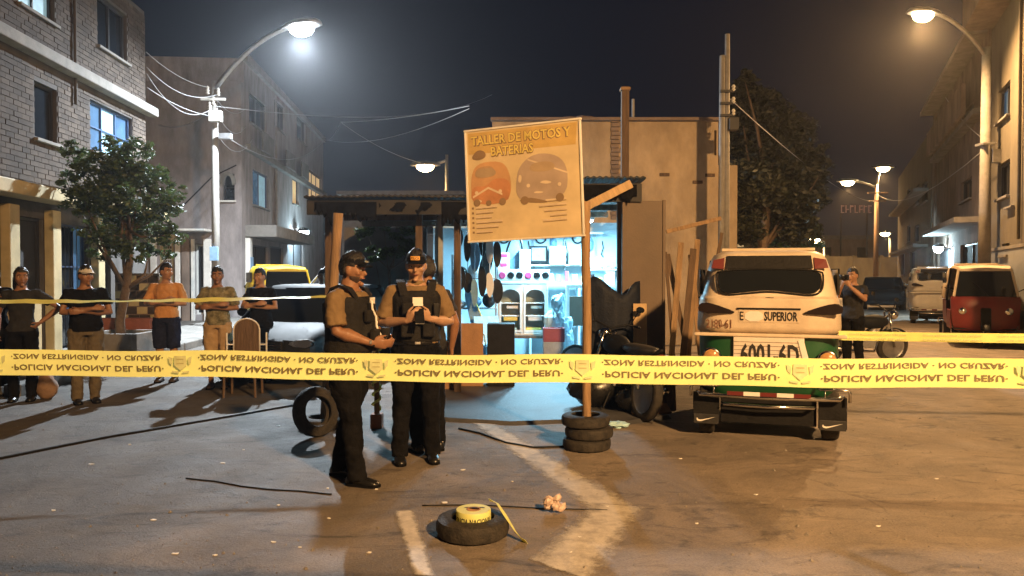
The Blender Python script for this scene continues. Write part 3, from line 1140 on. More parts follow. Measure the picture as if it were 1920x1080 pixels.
M_LEAF = leaf_material('street_leaf', (0.025, 0.05, 0.018), (0.09, 0.13, 0.04))
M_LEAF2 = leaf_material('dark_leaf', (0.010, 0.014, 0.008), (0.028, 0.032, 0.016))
M_BARK = mat('bark', (0.13, 0.09, 0.06), 0.9, var=0.4, scale=10, bump=0.6, bscale=30)


def leaves(mb, centre, rad, n, size, rng):
    c = Vector(centre)
    for _ in range(n):
        d = Vector((rng.gauss(0, 1), rng.gauss(0, 1), rng.gauss(0, 1)))
        d.normalize()
        d *= rng.random() ** 0.45
        p = c + Vector((d.x * rad[0], d.y * rad[1], d.z * rad[2]))
        a = Vector((rng.gauss(0, 1), rng.gauss(0, 1), rng.gauss(0, 0.6))).normalized()
        b = a.orthogonal().normalized()
        b = (b * math.cos(rng.random() * 6.3) + a.cross(b) * math.sin(rng.random() * 6.3))
        s = size * rng.uniform(0.6, 1.35)
        mb.add([p - a * s, p + b * s * 0.42, p + a * s, p - b * s * 0.42], [[0, 1, 2, 3]])


def tree(name, label, base, trunk, clumps, nleaf, size, ml, seed, tr=0.10, cat='tree'):
    rng = random.Random(seed)
    r = thing(name, label, cat, base, 0)
    tk = MB()
    tk.tube(trunk, [tr * (1.25 - 0.6 * i / (len(trunk) - 1)) for i in range(len(trunk))], 9)
    top = Vector(trunk[-1])
    mid = Vector(trunk[len(trunk) // 2])
    for (c, rad) in clumps:
        s_ = top if rng.random() < 0.6 else mid
        c = Vector(c)
        k = s_.lerp(c, 0.5) + Vector((rng.uniform(-.1, .1), rng.uniform(-.1, .1), -0.08))
        tk.tube([s_, k, c], [tr * 0.45, tr * 0.3, tr * 0.1], 6)
    tk.build('trunk', M_BARK, r, smooth=True)
    cr = MB()
    tot = sum(q[1][0] * q[1][1] * q[1][2] for q in clumps)
    for (c, rad) in clumps:
        n = int(nleaf * rad[0] * rad[1] * rad[2] / tot)
        sub = max(4, n // 40)
        for _ in range(sub):       # leaves sit in sprays, with gaps between the sprays
            d = Vector((rng.gauss(0, 1), rng.gauss(0, 1), rng.gauss(0, 1))).normalized() * rng.random() ** 0.4
            q = Vector(c) + Vector((d.x * rad[0], d.y * rad[1], d.z * rad[2]))
            sr = min(rad) * 0.46
            leaves(cr, q, (sr, sr, sr * 0.7), max(6, n // sub), size, rng)
    cr.build('crown', ml, r, fix=False)
    return r


b_ = px(228, 600, 14.0)
cl = []
rng = random.Random(3)
for (x, y, rr) in ((185, 330, 0.42), (235, 300, 0.45), (150, 300, 0.32), (270, 350, 0.48), (300, 400, 0.46), (215, 380, 0.5), (160, 390, 0.4),
                   (250, 430, 0.5), (310, 455, 0.34), (190, 450, 0.34), (330, 370, 0.22), (125, 350, 0.25), (280, 485, 0.3), (235, 345, 0.4), (205, 480, 0.3), (240, 490, 0.3), (320, 490, 0.2)):
    p = px(x, y, 14.0 + rng.uniform(-0.7, 0.7))
    cl.append(((p.x - b_.x, p.y - 14.0, p.z), (rr, rr * 1.1, rr * 0.72)))
tree('street_tree', 'small leafy street tree standing before the brick house', (b_.x, 14.0, 0.13),
     [(0, 0, 0), (-0.05, 0.02, 0.6), (0.08, 0, 1.2), (0.16, 0, 1.75), (0.12, 0.05, 2.3)], cl, 17000, 0.048, M_LEAF, 11, 0.08)

b_ = px(1425, 600, 25)
cl = []
rng = random.Random(5)
for (x, y, rr) in ((1410, 190, 0.8), (1440, 240, 1.0), (1480, 250, 0.85), (1400, 270, 1.0), (1450, 310, 1.2), (1505, 320, 0.8), (1400, 350, 1.0), (1485, 380, 0.9),
                   (1440, 400, 1.0), (1520, 290, 0.5), (1525, 370, 0.55), (1395, 430, 0.7), (1490, 430, 0.7), (1395, 155, 0.45), (1535, 330, 0.3), (1390, 220, 0.6)):
    p = px(x, y, 25 + rng.uniform(-1.2, 1.2))
    cl.append(((p.x - b_.x, p.y - 25, p.z), (rr, rr * 1.1, rr * 0.8)))
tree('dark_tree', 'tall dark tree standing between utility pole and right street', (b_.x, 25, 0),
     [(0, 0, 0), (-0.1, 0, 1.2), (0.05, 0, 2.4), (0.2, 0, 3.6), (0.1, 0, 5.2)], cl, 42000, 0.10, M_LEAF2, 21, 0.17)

b_ = px(1490, 600, 31)
cl = []
for (x, y, rr) in ((1465, 440, 0.7), (1500, 430, 0.75), (1440, 460, 0.6), (1520, 455, 0.5), (1480, 465, 0.6), (1420, 450, 0.5)):
    p = px(x, y, 31)
    cl.append(((p.x - b_.x, 0, p.z), (rr, rr, rr * 0.8)))
tree('lit_bush', 'low yellow-lit bush under the dark tree', (b_.x, 31, 0), [(0, 0, 0), (0.1, 0, 0.9), (0, 0, 1.8)], cl, 2400, 0.12, M_LEAF, 31, 0.08, 'bush')

# plants hanging in the dark left bay of the workshop
b_ = px(730, 500, 13.6)
cl = []
for (x, y, rr) in ((690, 440, 0.22), (720, 425, 0.25), (755, 440, 0.25), (770, 460, 0.2), (700, 470, 0.2), (740, 470, 0.22)):
    p = px(x, y, 13.6)
    cl.append(((p.x - b_.x, 0, p.z), (rr, rr, rr)))
tree('potted_shrub', 'leafy shrub in the dark bay behind the officers', (b_.x, 13.6, 0), [(0, 0, 0), (0.03, 0, 0.8), (0, 0, 1.7)], cl, 1300, 0.06, M_LEAF, 41, 0.035, 'shrub')
# ================================================================== people
M_EYE = mat('eye_white', (0.55, 0.52, 0.48), 0.3, var=0.02, bump=0)
M_PUPIL = mat('eye_dark', (0.02, 0.015, 0.01), 0.2, var=0.02, bump=0)
M_HAIR = mat('black_hair', (0.012, 0.010, 0.009), 0.45, var=0.5, scale=40, bump=0.5, bscale=120)
M_LIP = mat('lip', (0.22, 0.09, 0.07), 0.5, var=0.1, bump=0)
M_BLACKC = mat('black_cloth', (0.008, 0.008, 0.009), 0.9, var=0.4, scale=9, bump=0.3, bscale=60, spec=0.06)
M_BLACKL = mat('black_leather', (0.010, 0.010, 0.010), 0.30, var=0.3, scale=20, bump=0.1)
M_VEST = mat('black_vest', (0.018, 0.017, 0.016), 0.75, var=0.4, scale=14, bump=0.4, bscale=90, spec=0.12)


def skin(name, c):
    return mat(name, c, 0.48, var=0.16, scale=14, bump=0.08, bscale=120, spec=0.4)


SK_A = skin('skin_tan', (0.36, 0.19, 0.11))
SK_B = skin('skin_brown', (0.27, 0.135, 0.075))
SK_C = skin('skin_light', (0.42, 0.25, 0.16))
CLOTH_TEX = bpy.data.textures.new('cloth_folds', 'CLOUDS')
CLOTH_TEX.noise_scale = 0.085
CLOTH_TEX.noise_depth = 2


def fused(mb, name, m, parent, vox, smooth=4, fold=0.0):
    o = mb.build(name, m, parent, smooth=True, fix=True)
    rm = o.modifiers.new('fuse', 'REMESH')
    rm.mode = 'VOXEL'
    rm.voxel_size = vox
    rm.use_smooth_shade = True
    if smooth:
        sm = o.modifiers.new('smooth', 'SMOOTH')
        sm.factor = 0.5
        sm.iterations = smooth
    if fold > 0:
        d = o.modifiers.new('folds', 'DISPLACE')
        d.texture = CLOTH_TEX
        d.texture_coords = 'LOCAL'
        d.strength = fold
        d.mid_level = 0.5
    return o


def ring(c, rx, ry, M=None, n=18, p=2.3):
    out = []
    for k in range(n):
        t = 2 * PI * k / n
        cx, sy = math.cos(t), math.sin(t)
        x = math.copysign(abs(cx) ** (2 / p), cx) * rx
        y = math.copysign(abs(sy) ** (2 / p), sy) * ry
        v = Vector((x, y, 0))
        if M:
            v = M @ v
        out.append(Vector(c) + v)
    return out


def hand(mb, wrist, d, nrm, curl=0.5, side=1, spread=0.16, s=1.0, thumb_in=0.4):
    """palm + five separate fingers. d: the way the hand points, nrm: the way the palm faces, side: +1 thumb on d x nrm side"""
    d = Vector(d).normalized()
    nrm = Vector(nrm)
    nrm = (nrm - d * nrm.dot(d)).normalized()
    sd = d.cross(nrm).normalized() * side          # towards the thumb
    w = Vector(wrist)
    rings = []
    for t, hw, th in ((0.0, 0.026, 0.020), (0.03, 0.036, 0.018), (0.06, 0.042, 0.016), (0.085, 0.041, 0.014), (0.092, 0.036, 0.010)):
        c = w + d * t * s
        rings.append([c + (sd * math.cos(2 * PI * k / 12) * hw + nrm * math.sin(2 * PI * k / 12) * th) * s for k in range(12)])
    mb.loft(rings)
    for i, (off, ln, rr) in enumerate(((0.030, 0.072, 0.0090), (0.010, 0.080, 0.0093), (-0.011, 0.074, 0.0088), (-0.030, 0.058, 0.0080))):
        b = w + (d * 0.083 + sd * off) * s
        dd = (d + sd * off * spread * 10 * 0.35).normalized()
        pts = [b]
        ang = 0.0
        for j, fr in enumerate((0.45, 0.32, 0.23)):
            ang += curl * (0.75 if j == 0 else 0.9)
            v = dd * math.cos(ang) + nrm * math.sin(ang)
            pts.append(pts[-1] + v * ln * fr * s)
        mb.tube(pts, [rr * s, rr * s, rr * 0.92 * s, rr * 0.75 * s], 7)
    tb_ = w + (d * 0.022 + sd * 0.028) * s
    v1 = (d * 0.75 + sd * (0.75 - thumb_in * 0.4) + nrm * (0.25 + thumb_in * 0.5)).normalized()
    v2 = (d * 0.95 + sd * (0.15 - thumb_in * 0.3) + nrm * (0.25 + curl * 0.5)).normalized()
    mb.tube([tb_, tb_ + v1 * 0.042 * s, tb_ + v1 * 0.042 * s + v2 * 0.032 * s, tb_ + v1 * 0.042 * s + v2 * 0.056 * s],
            [0.014 * s, 0.0115 * s, 0.0105 * s, 0.008 * s], 7)


def head_geo(mb, H):
    """skull, jaw, nose, ears, brow in head space (face towards -Y), matrix H"""
    def f(p):
        q = p.copy()
        if q.z < 0:                                   # jaw narrows and comes forward
            k = -q.z
            q.x *= 1 - 0.30 * k * k
            q.y = q.y * (1 - 0.26 * k) - 0.10 * k
        if q.y < -0.55:                               # flatter face plane
            q.y = -0.55 + (q.y + 0.55) * 0.72
        if q.y > 0.3 and q.z > -0.3:
            q.y *= 1.06
        return q
    old = mb.M
    mb.M = old @ H
    mb.ball((0, 0, 0), (0.076, 0.098, 0.118), 22, 16, f)
    mb.tube([(0, -0.080, 0.022), (0, -0.094, -0.004), (0, -0.106, -0.024), (0, -0.088, -0.034)], [0.009, 0.011, 0.014, 0.010], 8)      # nose
    mb.tube([(-0.052, -0.064, 0.028), (-0.02, -0.085, 0.034), (0.02, -0.085, 0.034), (0.052, -0.064, 0.028)], [0.009, 0.012, 0.012, 0.009], 7)   # brow
    mb.tube([(-0.022, -0.080, -0.058), (0, -0.088, -0.055), (0.022, -0.080, -0.058)], [0.006, 0.010, 0.006], 7)                        # lips
    mb.ball((0, -0.078, -0.100), (0.026, 0.020, 0.018), 10, 7)                                                                          # chin
    for sx in (-1, 1):
        mb.ball((sx * 0.048, -0.062, -0.020), (0.022, 0.020, 0.020), 10, 7)                                                             # cheek
        mb.ball((sx * 0.079, 0.010, -0.004), (0.010, 0.020, 0.033), 8, 7)                                                               # ear
    mb.M = old


def face_parts(body, H, sk, lids=True):
    for sx in (-1, 1):
        e = MB()
        e.M = H
        e.ball((sx * 0.031, -0.0755, 0.006), (0.0135, 0.010, 0.0075), 10, 6)
        eo = e.build('eye', M_EYE, body, smooth=True)
        e = MB()
        e.M = H
        e.ball((sx * 0.030, -0.0835, 0.006), (0.0058, 0.0035, 0.0062), 8, 5)
        e.build('iris', M_PUPIL, eo, smooth=True)
        e = MB()
        e.M = H
        e.tube([(sx * 0.012, -0.0955, 0.030), (sx * 0.032, -0.0945, 0.036), (sx * 0.054, -0.078, 0.028)], [0.004, 0.0055, 0.003], 6)
        e.build('eyebrow', M_HAIR, body, smooth=True)
    e = MB()
    e.M = H
    e.tube([(-0.024, -0.0865, -0.058), (0, -0.0985, -0.055), (0.024, -0.0865, -0.058)], [0.003, 0.0055, 0.003], 6)
    e.build('mouth', M_LIP, body, smooth=True)


def hair_geo(style, H, seed=1):
    rng = random.Random(seed)
    mb = MB()
    mb.M = H

    def f(p):
        q = p.copy()
        if q.z < 0:
            k = -q.z
            q.x *= 1 - 0.26 * k * k
            q.y = q.y * (1 - 0.22 * k) - 0.06 * k
        hl = 0.16 * noise.noise(p * 5.0 + Vector((0, seed, 0)))
        if style == 'long':
            line = -0.95 if q.y > -0.25 else (0.55 if q.y < -0.5 else -0.2)
        else:
            line = 0.50 if q.y < -0.45 else (0.10 if q.y < 0.05 else -0.42)
            if abs(q.x) > 0.8 and -0.45 <= q.y < 0.25:
                line = 0.18
        n_ = noise.noise(q * 4.0 + Vector((seed, 0, 0))) * 0.05 + noise.noise(q * 12.0) * 0.055
        line += hl
        if p.z < line:
            return q * 0.82
        k = 1.11 + n_ * 1.5 + 0.10 * max(0, p.z)
        return q * k
    mb.ball((0, 0.004, 0.004), (0.076, 0.098, 0.118), 44, 30, f)
    if style == 'long':
        mb.tube([(0, 0.07, 0.0), (0, 0.095, -0.12), (0, 0.10, -0.26)], [0.085, 0.085, 0.05], 10, flat=0.6)
    return mb


def cap_geo(H):
    dome = MB()
    dome.M = H

    def f(p):
        q = p.copy()
        if q.z < 0.24:
            q.z = 0.24 + (q.z - 0.24) * 0.05
        k = 1.10
        return Vector((q.x * k, q.y * k, q.z * 1.10 + 0.02))
    dome.ball((0, 0.004, 0.018), (0.078, 0.100, 0.105), 24, 16, f)
    visor = MB()
    visor.M = H
    top, bot = [], []
    n = 11
    for k in range(n):
        t = PI * k / (n - 1)
        x = 0.074 * math.cos(t)
        y0 = -0.058 - 0.030 * math.sin(t)
        y1 = -0.075 - 0.078 * math.sin(t) ** 0.7
        dz = -0.012 * abs(math.cos(t)) ** 2
        top.append(((x, y0, 0.054 + dz), (x * 0.98, y1, 0.044 + dz)))
    vs, fs = [], []
    for a, b in top:
        vs += [a, b, (a[0], a[1], a[2] - 0.006), (b[0], b[1], b[2] - 0.006)]
    for i in range(n - 1):
        o = i * 4
        fs += [[o, o + 1, o + 5, o + 4], [o + 2, o + 6, o + 7, o + 3], [o + 1, o + 3, o + 7, o + 5], [o, o + 4, o + 6, o + 2]]
    visor.add(vs, fs)
    return dome, visor


STAND = dict(
    RE=(-0.27, 0.02, 1.14), RW=(-0.27, -0.06, 0.90), LE=(0.27, 0.02, 1.14), LW=(0.27, -0.06, 0.90),
    RH=((0, -0.15, -1), (1, 0, 0)), LH=((0, -0.15, -1), (-1, 0, 0)), curl=0.45)
CROSS = dict(
    RE=(-0.265, -0.05, 1.15), RW=(0.055, -0.235, 1.20), LE=(0.265, -0.05, 1.14), LW=(-0.075, -0.195, 1.165),
    RH=((1, 0.10, 0.10), (0, 1, -0.3)), LH=((-1, -0.02, -0.06), (0, 1, 0.2)), curl=0.5)
HIP = dict(
    RE=(-0.27, 0.02, 1.14), RW=(-0.24, -0.10, 0.92), LE=(0.42, 0.04, 1.20), LW=(0.215, -0.02, 1.02),
    RH=((0, -0.15, -1), (1, 0, 0)), LH=((-0.6, -0.35, -0.6), (-0.6, 0.3, 0.6)), curl=0.6)
PHONE2 = dict(
    RE=(-0.275, 0.00, 1.14), RW=(-0.085, -0.245, 1.17), LE=(0.275, 0.00, 1.14), LW=(0.085, -0.235, 1.18),
    RH=((0.55, -0.5, 0.55), (0.5, 0.8, 0.3)), LH=((-0.62, -0.45, 0.45), (-0.5, 0.8, 0.3)), curl=0.75)
REACH = dict(
    RE=(-0.255, -0.03, 1.155), RW=(-0.125, -0.245, 1.065), LE=(0.255, -0.05, 1.15), LW=(0.06, -0.275, 1.06),
    RH=((0.35, -0.95, -0.12), (0.9, 0.3, 0.2)), LH=((-0.55, -0.8, -0.1), (-0.6, 0.6, 0.4)), curl=0.65)
LENS = dict(
    RE=(-0.25, -0.12, 1.20), RW=(-0.06, -0.26, 1.44), LE=(0.25, -0.12, 1.22), LW=(0.06, -0.26, 1.44),
    RH=((0.4, -0.3, 0.85), (0.4, 0.9, 0)), LH=((-0.4, -0.3, 0.85), (-0.4, 0.9, 0)), curl=0.8)


def person(label, loc, rz, pose, H=1.72, sk=SK_A, shirt=None, sleeve='short', trousers=None, shorts=None, shoes=None,
           hair='short', cap=False, yaw=0.0, pitch=0.0, build=1.0, belly=0.0, lean=0.0, vest=False, stance=0.10, step=0.0,
           vox=0.010, seed=1, group=None, tucked=False, collar=False, female=False, beard=False, hemz=0.90):
    s = H / 1.72
    r = thing('person', label, 'person', loc, rz, group)
    B = build
    sc = lambda v: Vector((v[0] * s, v[1] * s, v[2] * s))

    def tilt(p):           # forward lean of the upper body
        p = Vector(p)
        k = max(0, p.z - 0.95)
        return Vector((p.x, p.y - k * lean, p.z))
    J = {k: sc(tilt(pose[k])) for k in ('RE', 'RW', 'LE', 'LW')}
    SR, SL = sc(tilt((-0.178 * B, 0.0, 1.385))), sc(tilt((0.178 * B, 0.0, 1.385)))
    hips = {-1: sc((-0.092 * B, 0.0, 0.90)), 1: sc((0.092 * B, 0.0, 0.90))}
    ank = {-1: sc((-stance, 0.02 - step, 0.085)), 1: sc((stance, 0.02 + step, 0.085))}
    knee = {k: hips[k].lerp(ank[k], 0.51) + Vector((0, -0.018, 0)) for k in (-1, 1)}
    headc = tilt((0, -0.018, 1.602))
    Hm = Matrix.Scale(s, 4) @ Matrix.Translation(headc - Vector((0, -0.0, 0.0))) @ Matrix.Rotation(yaw, 4, 'Z') @ Matrix.Rotation(pitch, 4, 'X') @ Matrix.Translation((0, -0.012, 0.0))

    prof = [(0.86, 0.150, 0.105), (0.93, 0.165, 0.115), (1.00, 0.160, 0.112), (1.09, 0.146, 0.104), (1.18, 0.150, 0.108), (1.28, 0.165, 0.118),
            (1.35, 0.170, 0.116), (1.40, 0.142, 0.098), (1.438, 0.098, 0.078), (1.475, 0.064, 0.060)]
    if female:
        prof = [(z, rx * (1.06 if z < 1.0 else (0.86 if z < 1.2 else 0.88)), ry * (1.12 if 1.25 < z < 1.34 else 0.95)) for z, rx, ry in prof]

    def torso(mb, grow, z0, z1, gz=0.0):
        rings = []
        zs = [p for p in prof if z0 <= p[0] <= z1]
        if zs[0][0] > z0 + 1e-4:
            a = zs[0]
            zs = [(z0, a[1], a[2])] + zs
        for (z, rx, ry) in zs:
            bl = belly * math.exp(-((z - 1.08) / 0.13) ** 2)
            c = sc(tilt((0, -bl * 0.5, z + gz)))
            rings.append(ring(c, (rx * B + grow + bl * 0.3) * s, (ry * B + grow + bl * 0.6) * s))
        mb.loft(rings)

    # ---- body: one continuous skin
    mb = MB()
    torso(mb, -0.004, 0.86, 1.475)
    mb.tube([sc(tilt((0, 0.004, 1.44))), sc(tilt((0, -0.004, 1.50))), sc(tilt((0, -0.012, 1.56)))], [0.064 * s, 0.056 * s * B, 0.055 * s], 12)
    head_geo(mb, Hm)
    for S0, E, Wr, hd, side in ((SR, J['RE'], J['RW'], pose['RH'], 1), (SL, J['LE'], J['LW'], pose['LH'], -1)):
        m1 = S0.lerp(E, 0.45)
        m2 = E.lerp(Wr, 0.30)
        m3 = E.lerp(Wr, 0.72)
        mb.tube([S0, m1, E, m2, m3, Wr], [0.056 * s * B, 0.049 * s * B, 0.041 * s, 0.043 * s * B, 0.033 * s, 0.026 * s], 12)
        hand(mb, Wr, hd[0], hd[1], pose['curl'], side, s=s)
    for k in (-1, 1):
        th = hips[k].lerp(knee[k], 0.5)
        cf = knee[k].lerp(ank[k], 0.30) + Vector((0, 0.012, 0))
        mb.tube([hips[k], th, knee[k], cf, knee[k].lerp(ank[k], 0.7), ank[k], ank[k] - Vector((0, 0, 0.05))],
                [0.088 * s * B, 0.075 * s * B, 0.055 * s, 0.056 * s, 0.042 * s, 0.036 * s, 0.036 * s], 12)
        mb.tube([ank[k] + Vector((0, 0.02, -0.05 * s)), ank[k] + Vector((0, -0.14 * s, -0.062 * s))], [0.034 * s, 0.030 * s], 8)
    body = fused(mb, 'body', sk, r, vox, 2)
    face_parts(body, Hm, sk)
    if beard:
        e = MB()
        e.M = Hm

        def fb(p):
            q = p.copy()
            if q.z < 0:
                k = -q.z
                q.x *= 1 - 0.30 * k * k
                q.y = q.y * (1 - 0.26 * k) - 0.10 * k
            if q.y < -0.55:
                q.y = -0.55 + (q.y + 0.55) * 0.72
            on = p.z < -0.30 - 0.25 * max(0, -p.y - 0.4) and p.y < 0.10
            return q * (1.035 + 0.03 * noise.noise(p * 9)) if on else q * 0.84
        e.ball((0, 0, 0), (0.076, 0.098, 0.118), 28, 22, fb)
        e.build('beard', mat('stubble', (0.05, 0.03, 0.022), 0.8, var=0.3, scale=60), body, smooth=True)

    # ---- hair / cap
    if hair:
        hair_geo(hair, Hm, seed).build('hair', M_HAIR, r, smooth=True)
    if cap:
        dm, vs_ = cap_geo(Hm)
        co = dm.build('cap', cap if not isinstance(cap, bool) else M_BLACKC, r, smooth=True)
        vs_.build('visor', cap if not isinstance(cap, bool) else M_BLACKC, co, smooth=True)
        MB_ = MB()
        MB_.M = Hm
        MB_.ball((0, 0.004, 0.138), (0.008, 0.008, 0.006), 8, 5)
        MB_.build('button', M_BLACKC, co)
    # ---- shirt
    if shirt:
        mb = MB()
        torso(mb, 0.012, 0.955 if tucked else hemz, 1.44)
        f = {'none': 0.10, 'short': 0.62, 'mid': 0.85, 'long': 1.0}[sleeve]
        for S0, E, Wr in ((SR, J['RE'], J['RW']), (SL, J['LE'], J['LW'])):
            inn = S0 + Vector((-0.06 * s if S0.x > 0 else 0.06 * s, 0, 0.012))
            if sleeve == 'long':
                mb.tube([inn, S0, S0.lerp(E, 0.5), E, E.lerp(Wr, 0.5), E.lerp(Wr, 0.95)],
                        [0.056 * s * B, 0.063 * s * B, 0.060 * s * B, 0.053 * s, 0.047 * s, 0.038 * s], 12)
            else:
                mb.tube([inn, S0, S0.lerp(E, f * 0.5), S0.lerp(E, f)],
                        [0.056 * s * B, 0.062 * s * B, 0.063 * s * B, 0.068 * s * B], 12)
        fused(mb, 'shirt', shirt, r, max(vox, 0.011), 5, 0.034)
        if collar:
            cb = MB()
            rg = []
            for z, rr in ((1.435, 0.082), (1.468, 0.074), (1.482, 0.072)):
                rg.append(ring(sc(tilt((0, 0.0, z))), rr * s, rr * 0.95 * s, p=2.0))
            cb.loft(rg, caps=False)
            co = cb.build('collar', shirt, r, smooth=True)
            so = co.modifiers.new('thick', 'SOLIDIFY')
            so.thickness = 0.006
    if vest:
        mb = MB()
        torso(mb, 0.030, 0.99, 1.40)
        v = fused(mb, 'vest', M_VEST, r, max(vox, 0.011), 3, 0.016)
        for sx in (-1, 1):
            st = MB()
            pts = [sc(tilt((sx * 0.105, -0.135, 1.36))), sc(tilt((sx * 0.125, -0.075, 1.455))), sc(tilt((sx * 0.130, 0.0, 1.478))), sc(tilt((sx * 0.125, 0.075, 1.455))), sc(tilt((sx * 0.105, 0.135, 1.36)))]
            rg = []
            for p in pts:
                rg.append([p + Vector((-0.034 * s, 0, 0)), p + Vector((0.034 * s, 0, 0)), p + Vector((0.034 * s, 0, 0.014)), p + Vector((-0.034 * s, 0, 0.014))])
            st.loft(rg)
            st.build('strap', M_VEST, v, bevel=0.004)
        for sx, z, w_, h_ in ((-0.085, 1.10, 0.10, 0.13), (0.085, 1.10, 0.10, 0.13), (-0.08, 1.26, 0.09, 0.09)):
            bl = belly * math.exp(-((z - 1.08) / 0.13) ** 2)
            bx('pocket', sc(tilt((sx, -0.158 * B - bl * 1.05, z))), (w_ * s, 0.045, h_ * s), M_VEST, v, bevel=0.012)
    # ---- legs
    mt = trousers or shorts
    if mt:
        mb = MB()
        torso(mb, 0.010, 0.86, 1.0)
        for k in (-1, 1):
            if trousers:
                mb.tube([hips[k] + Vector((0, 0, 0.03)), hips[k].lerp(knee[k], 0.5), knee[k], knee[k].lerp(ank[k], 0.5), ank[k], ank[k] + Vector((0, -0.01, -0.045 * s))],
                        [0.100 * s * B, 0.092 * s * B, 0.076 * s, 0.070 * s, 0.066 * s, 0.068 * s], 14)
            else:
                mb.tube([hips[k] + Vector((0, 0, 0.03)), hips[k].lerp(knee[k], 0.5), hips[k].lerp(knee[k], 0.98)],
                        [0.104 * s * B, 0.100 * s * B, 0.094 * s], 14)
        fused(mb, 'trousers' if trousers else 'shorts', mt, r, max(vox, 0.011), 4, 0.036)
    if vest or tucked:
        bt = MB()
        rg = [ring(sc((0, -belly * 0.3, z)), (0.176 * B + belly * 0.2) * s, (0.128 * B + belly * 0.35) * s) for z in (0.965, 1.012)]
        bt.loft(rg)
        bo = bt.build('belt', M_BLACKL, r, smooth=True)
        bx('buckle', sc((0, -0.130 * B - belly * 0.68, 0.99)), (0.05, 0.014, 0.04), M_STEEL, bo)
    # ---- shoes
    for k in (-1, 1):
        a = ank[k]
        sh = MB()
        rings = []
        for (y, w_, h_, zz) in ((0.075, 0.026, 0.03, 0.035), (0.06, 0.036, 0.045, 0.045), (0.01, 0.040, 0.052, 0.052), (-0.05, 0.043, 0.040, 0.040),
                               (-0.11, 0.048, 0.031, 0.031), (-0.155, 0.043, 0.026, 0.026), (-0.185, 0.022, 0.016, 0.018)):
            rings.append([Vector((a.x + w_ * s * math.cos(2 * PI * j / 14), a.y + y * s, zz * s + h_ * s * math.sin(2 * PI * j / 14))) for j in range(14)])
        sh.loft(rings)
        so_ = sh.build('shoe', shoes or M_BLACKL, r, smooth=True)
        sl = MB()
        rr_ = []
        for (y, w_) in ((0.078, 0.024), (0.055, 0.040), (-0.03, 0.043), (-0.10, 0.050), (-0.16, 0.044), (-0.19, 0.020)):
            rr_.append([Vector((a.x + q * w_ * s, a.y + y * s, z)) for q, z in ((-1, 0.001), (1, 0.001), (1, 0.022), (-1, 0.022))])
        sl.loft(rr_)
        sl.build('sole', M_BLACKC, so_)
    return r, Hm, s


M_TANSH = mat('khaki_tan_shirt', (0.20, 0.135, 0.07), 0.85, var=0.14, scale=10, bump=0.35, bscale=22, spec=0.1)
M_OLIVESH = mat('olive_camo', (0.15, 0.14, 0.075), 0.9, var=0.6, scale=16, bump=0.2, col2=(0.30, 0.27, 0.17), spec=0.1)
M_ORANGE = mat('orange_shirt', (0.52, 0.26, 0.10), 0.85, var=0.12, scale=9, bump=0.3, bscale=22, spec=0.1)
M_NAVY = mat('navy_shorts', (0.015, 0.018, 0.04), 0.85, var=0.3, scale=9, bump=0.3, spec=0.1)
M_TANSHORT = mat('tan_shorts', (0.38, 0.26, 0.14), 0.85, var=0.15, scale=9, bump=0.3, spec=0.1)
M_KHAKI = mat('khaki_trousers', (0.13, 0.105, 0.07), 0.85, var=0.2, scale=9, bump=0.3, spec=0.1)
M_BLUESH = mat('blue_shirt', (0.03, 0.035, 0.10), 0.85, var=0.2, bump=0.3, spec=0.1)
M_CHAR = mat('charcoal_shirt', (0.03, 0.03, 0.032), 0.85, var=0.3, bump=0.3, spec=0.1)
M_SANDAL = mat('sandal', (0.05, 0.035, 0.03), 0.7)
M_WHITECAP = mat('white_cap', (0.6, 0.58, 0.55), 0.8)
M_PATCH = mat('amber_patch', (0.75, 0.38, 0.08), 0.6, var=0.05, bump=0)
M_INK = mat('black_ink', (0.015, 0.013, 0.012), 0.7, var=0.05, bump=0)
M_WPRINT = mat('white_print', (0.75, 0.73, 0.70), 0.7, var=0.05, bump=0)

# ---- the two officers
o1 = gnd(655, 903)
p1, H1, s1 = person('heavyset officer in black cap and vest seen from the side, reaching forward', (o1.x, o1.y, 0), R(74), REACH, 1.76, SK_B, M_TANSH, 'mid', M_BLACKC,
                    cap=True, yaw=R(6), pitch=R(6), build=1.22, belly=0.06, vest=True, stance=0.11, step=0.13, vox=0.009, seed=4, beard=True, collar=True, tucked=True)
o2 = gnd(780, 866)
p2, H2, s2 = person('officer in black cap with amber patch facing forward, looking down at a phone', (o2.x, o2.y, 0), R(12), PHONE2, 1.80, SK_C, M_TANSH, 'mid', M_BLACKC,
                    cap=True, yaw=R(-8), pitch=R(9), build=1.06, belly=0.02, vest=True, stance=0.135, vox=0.009, seed=5, collar=True, tucked=True)


def child(par, name):
    return [c for c in par.children if c.name.split('.')[0] == name][0]


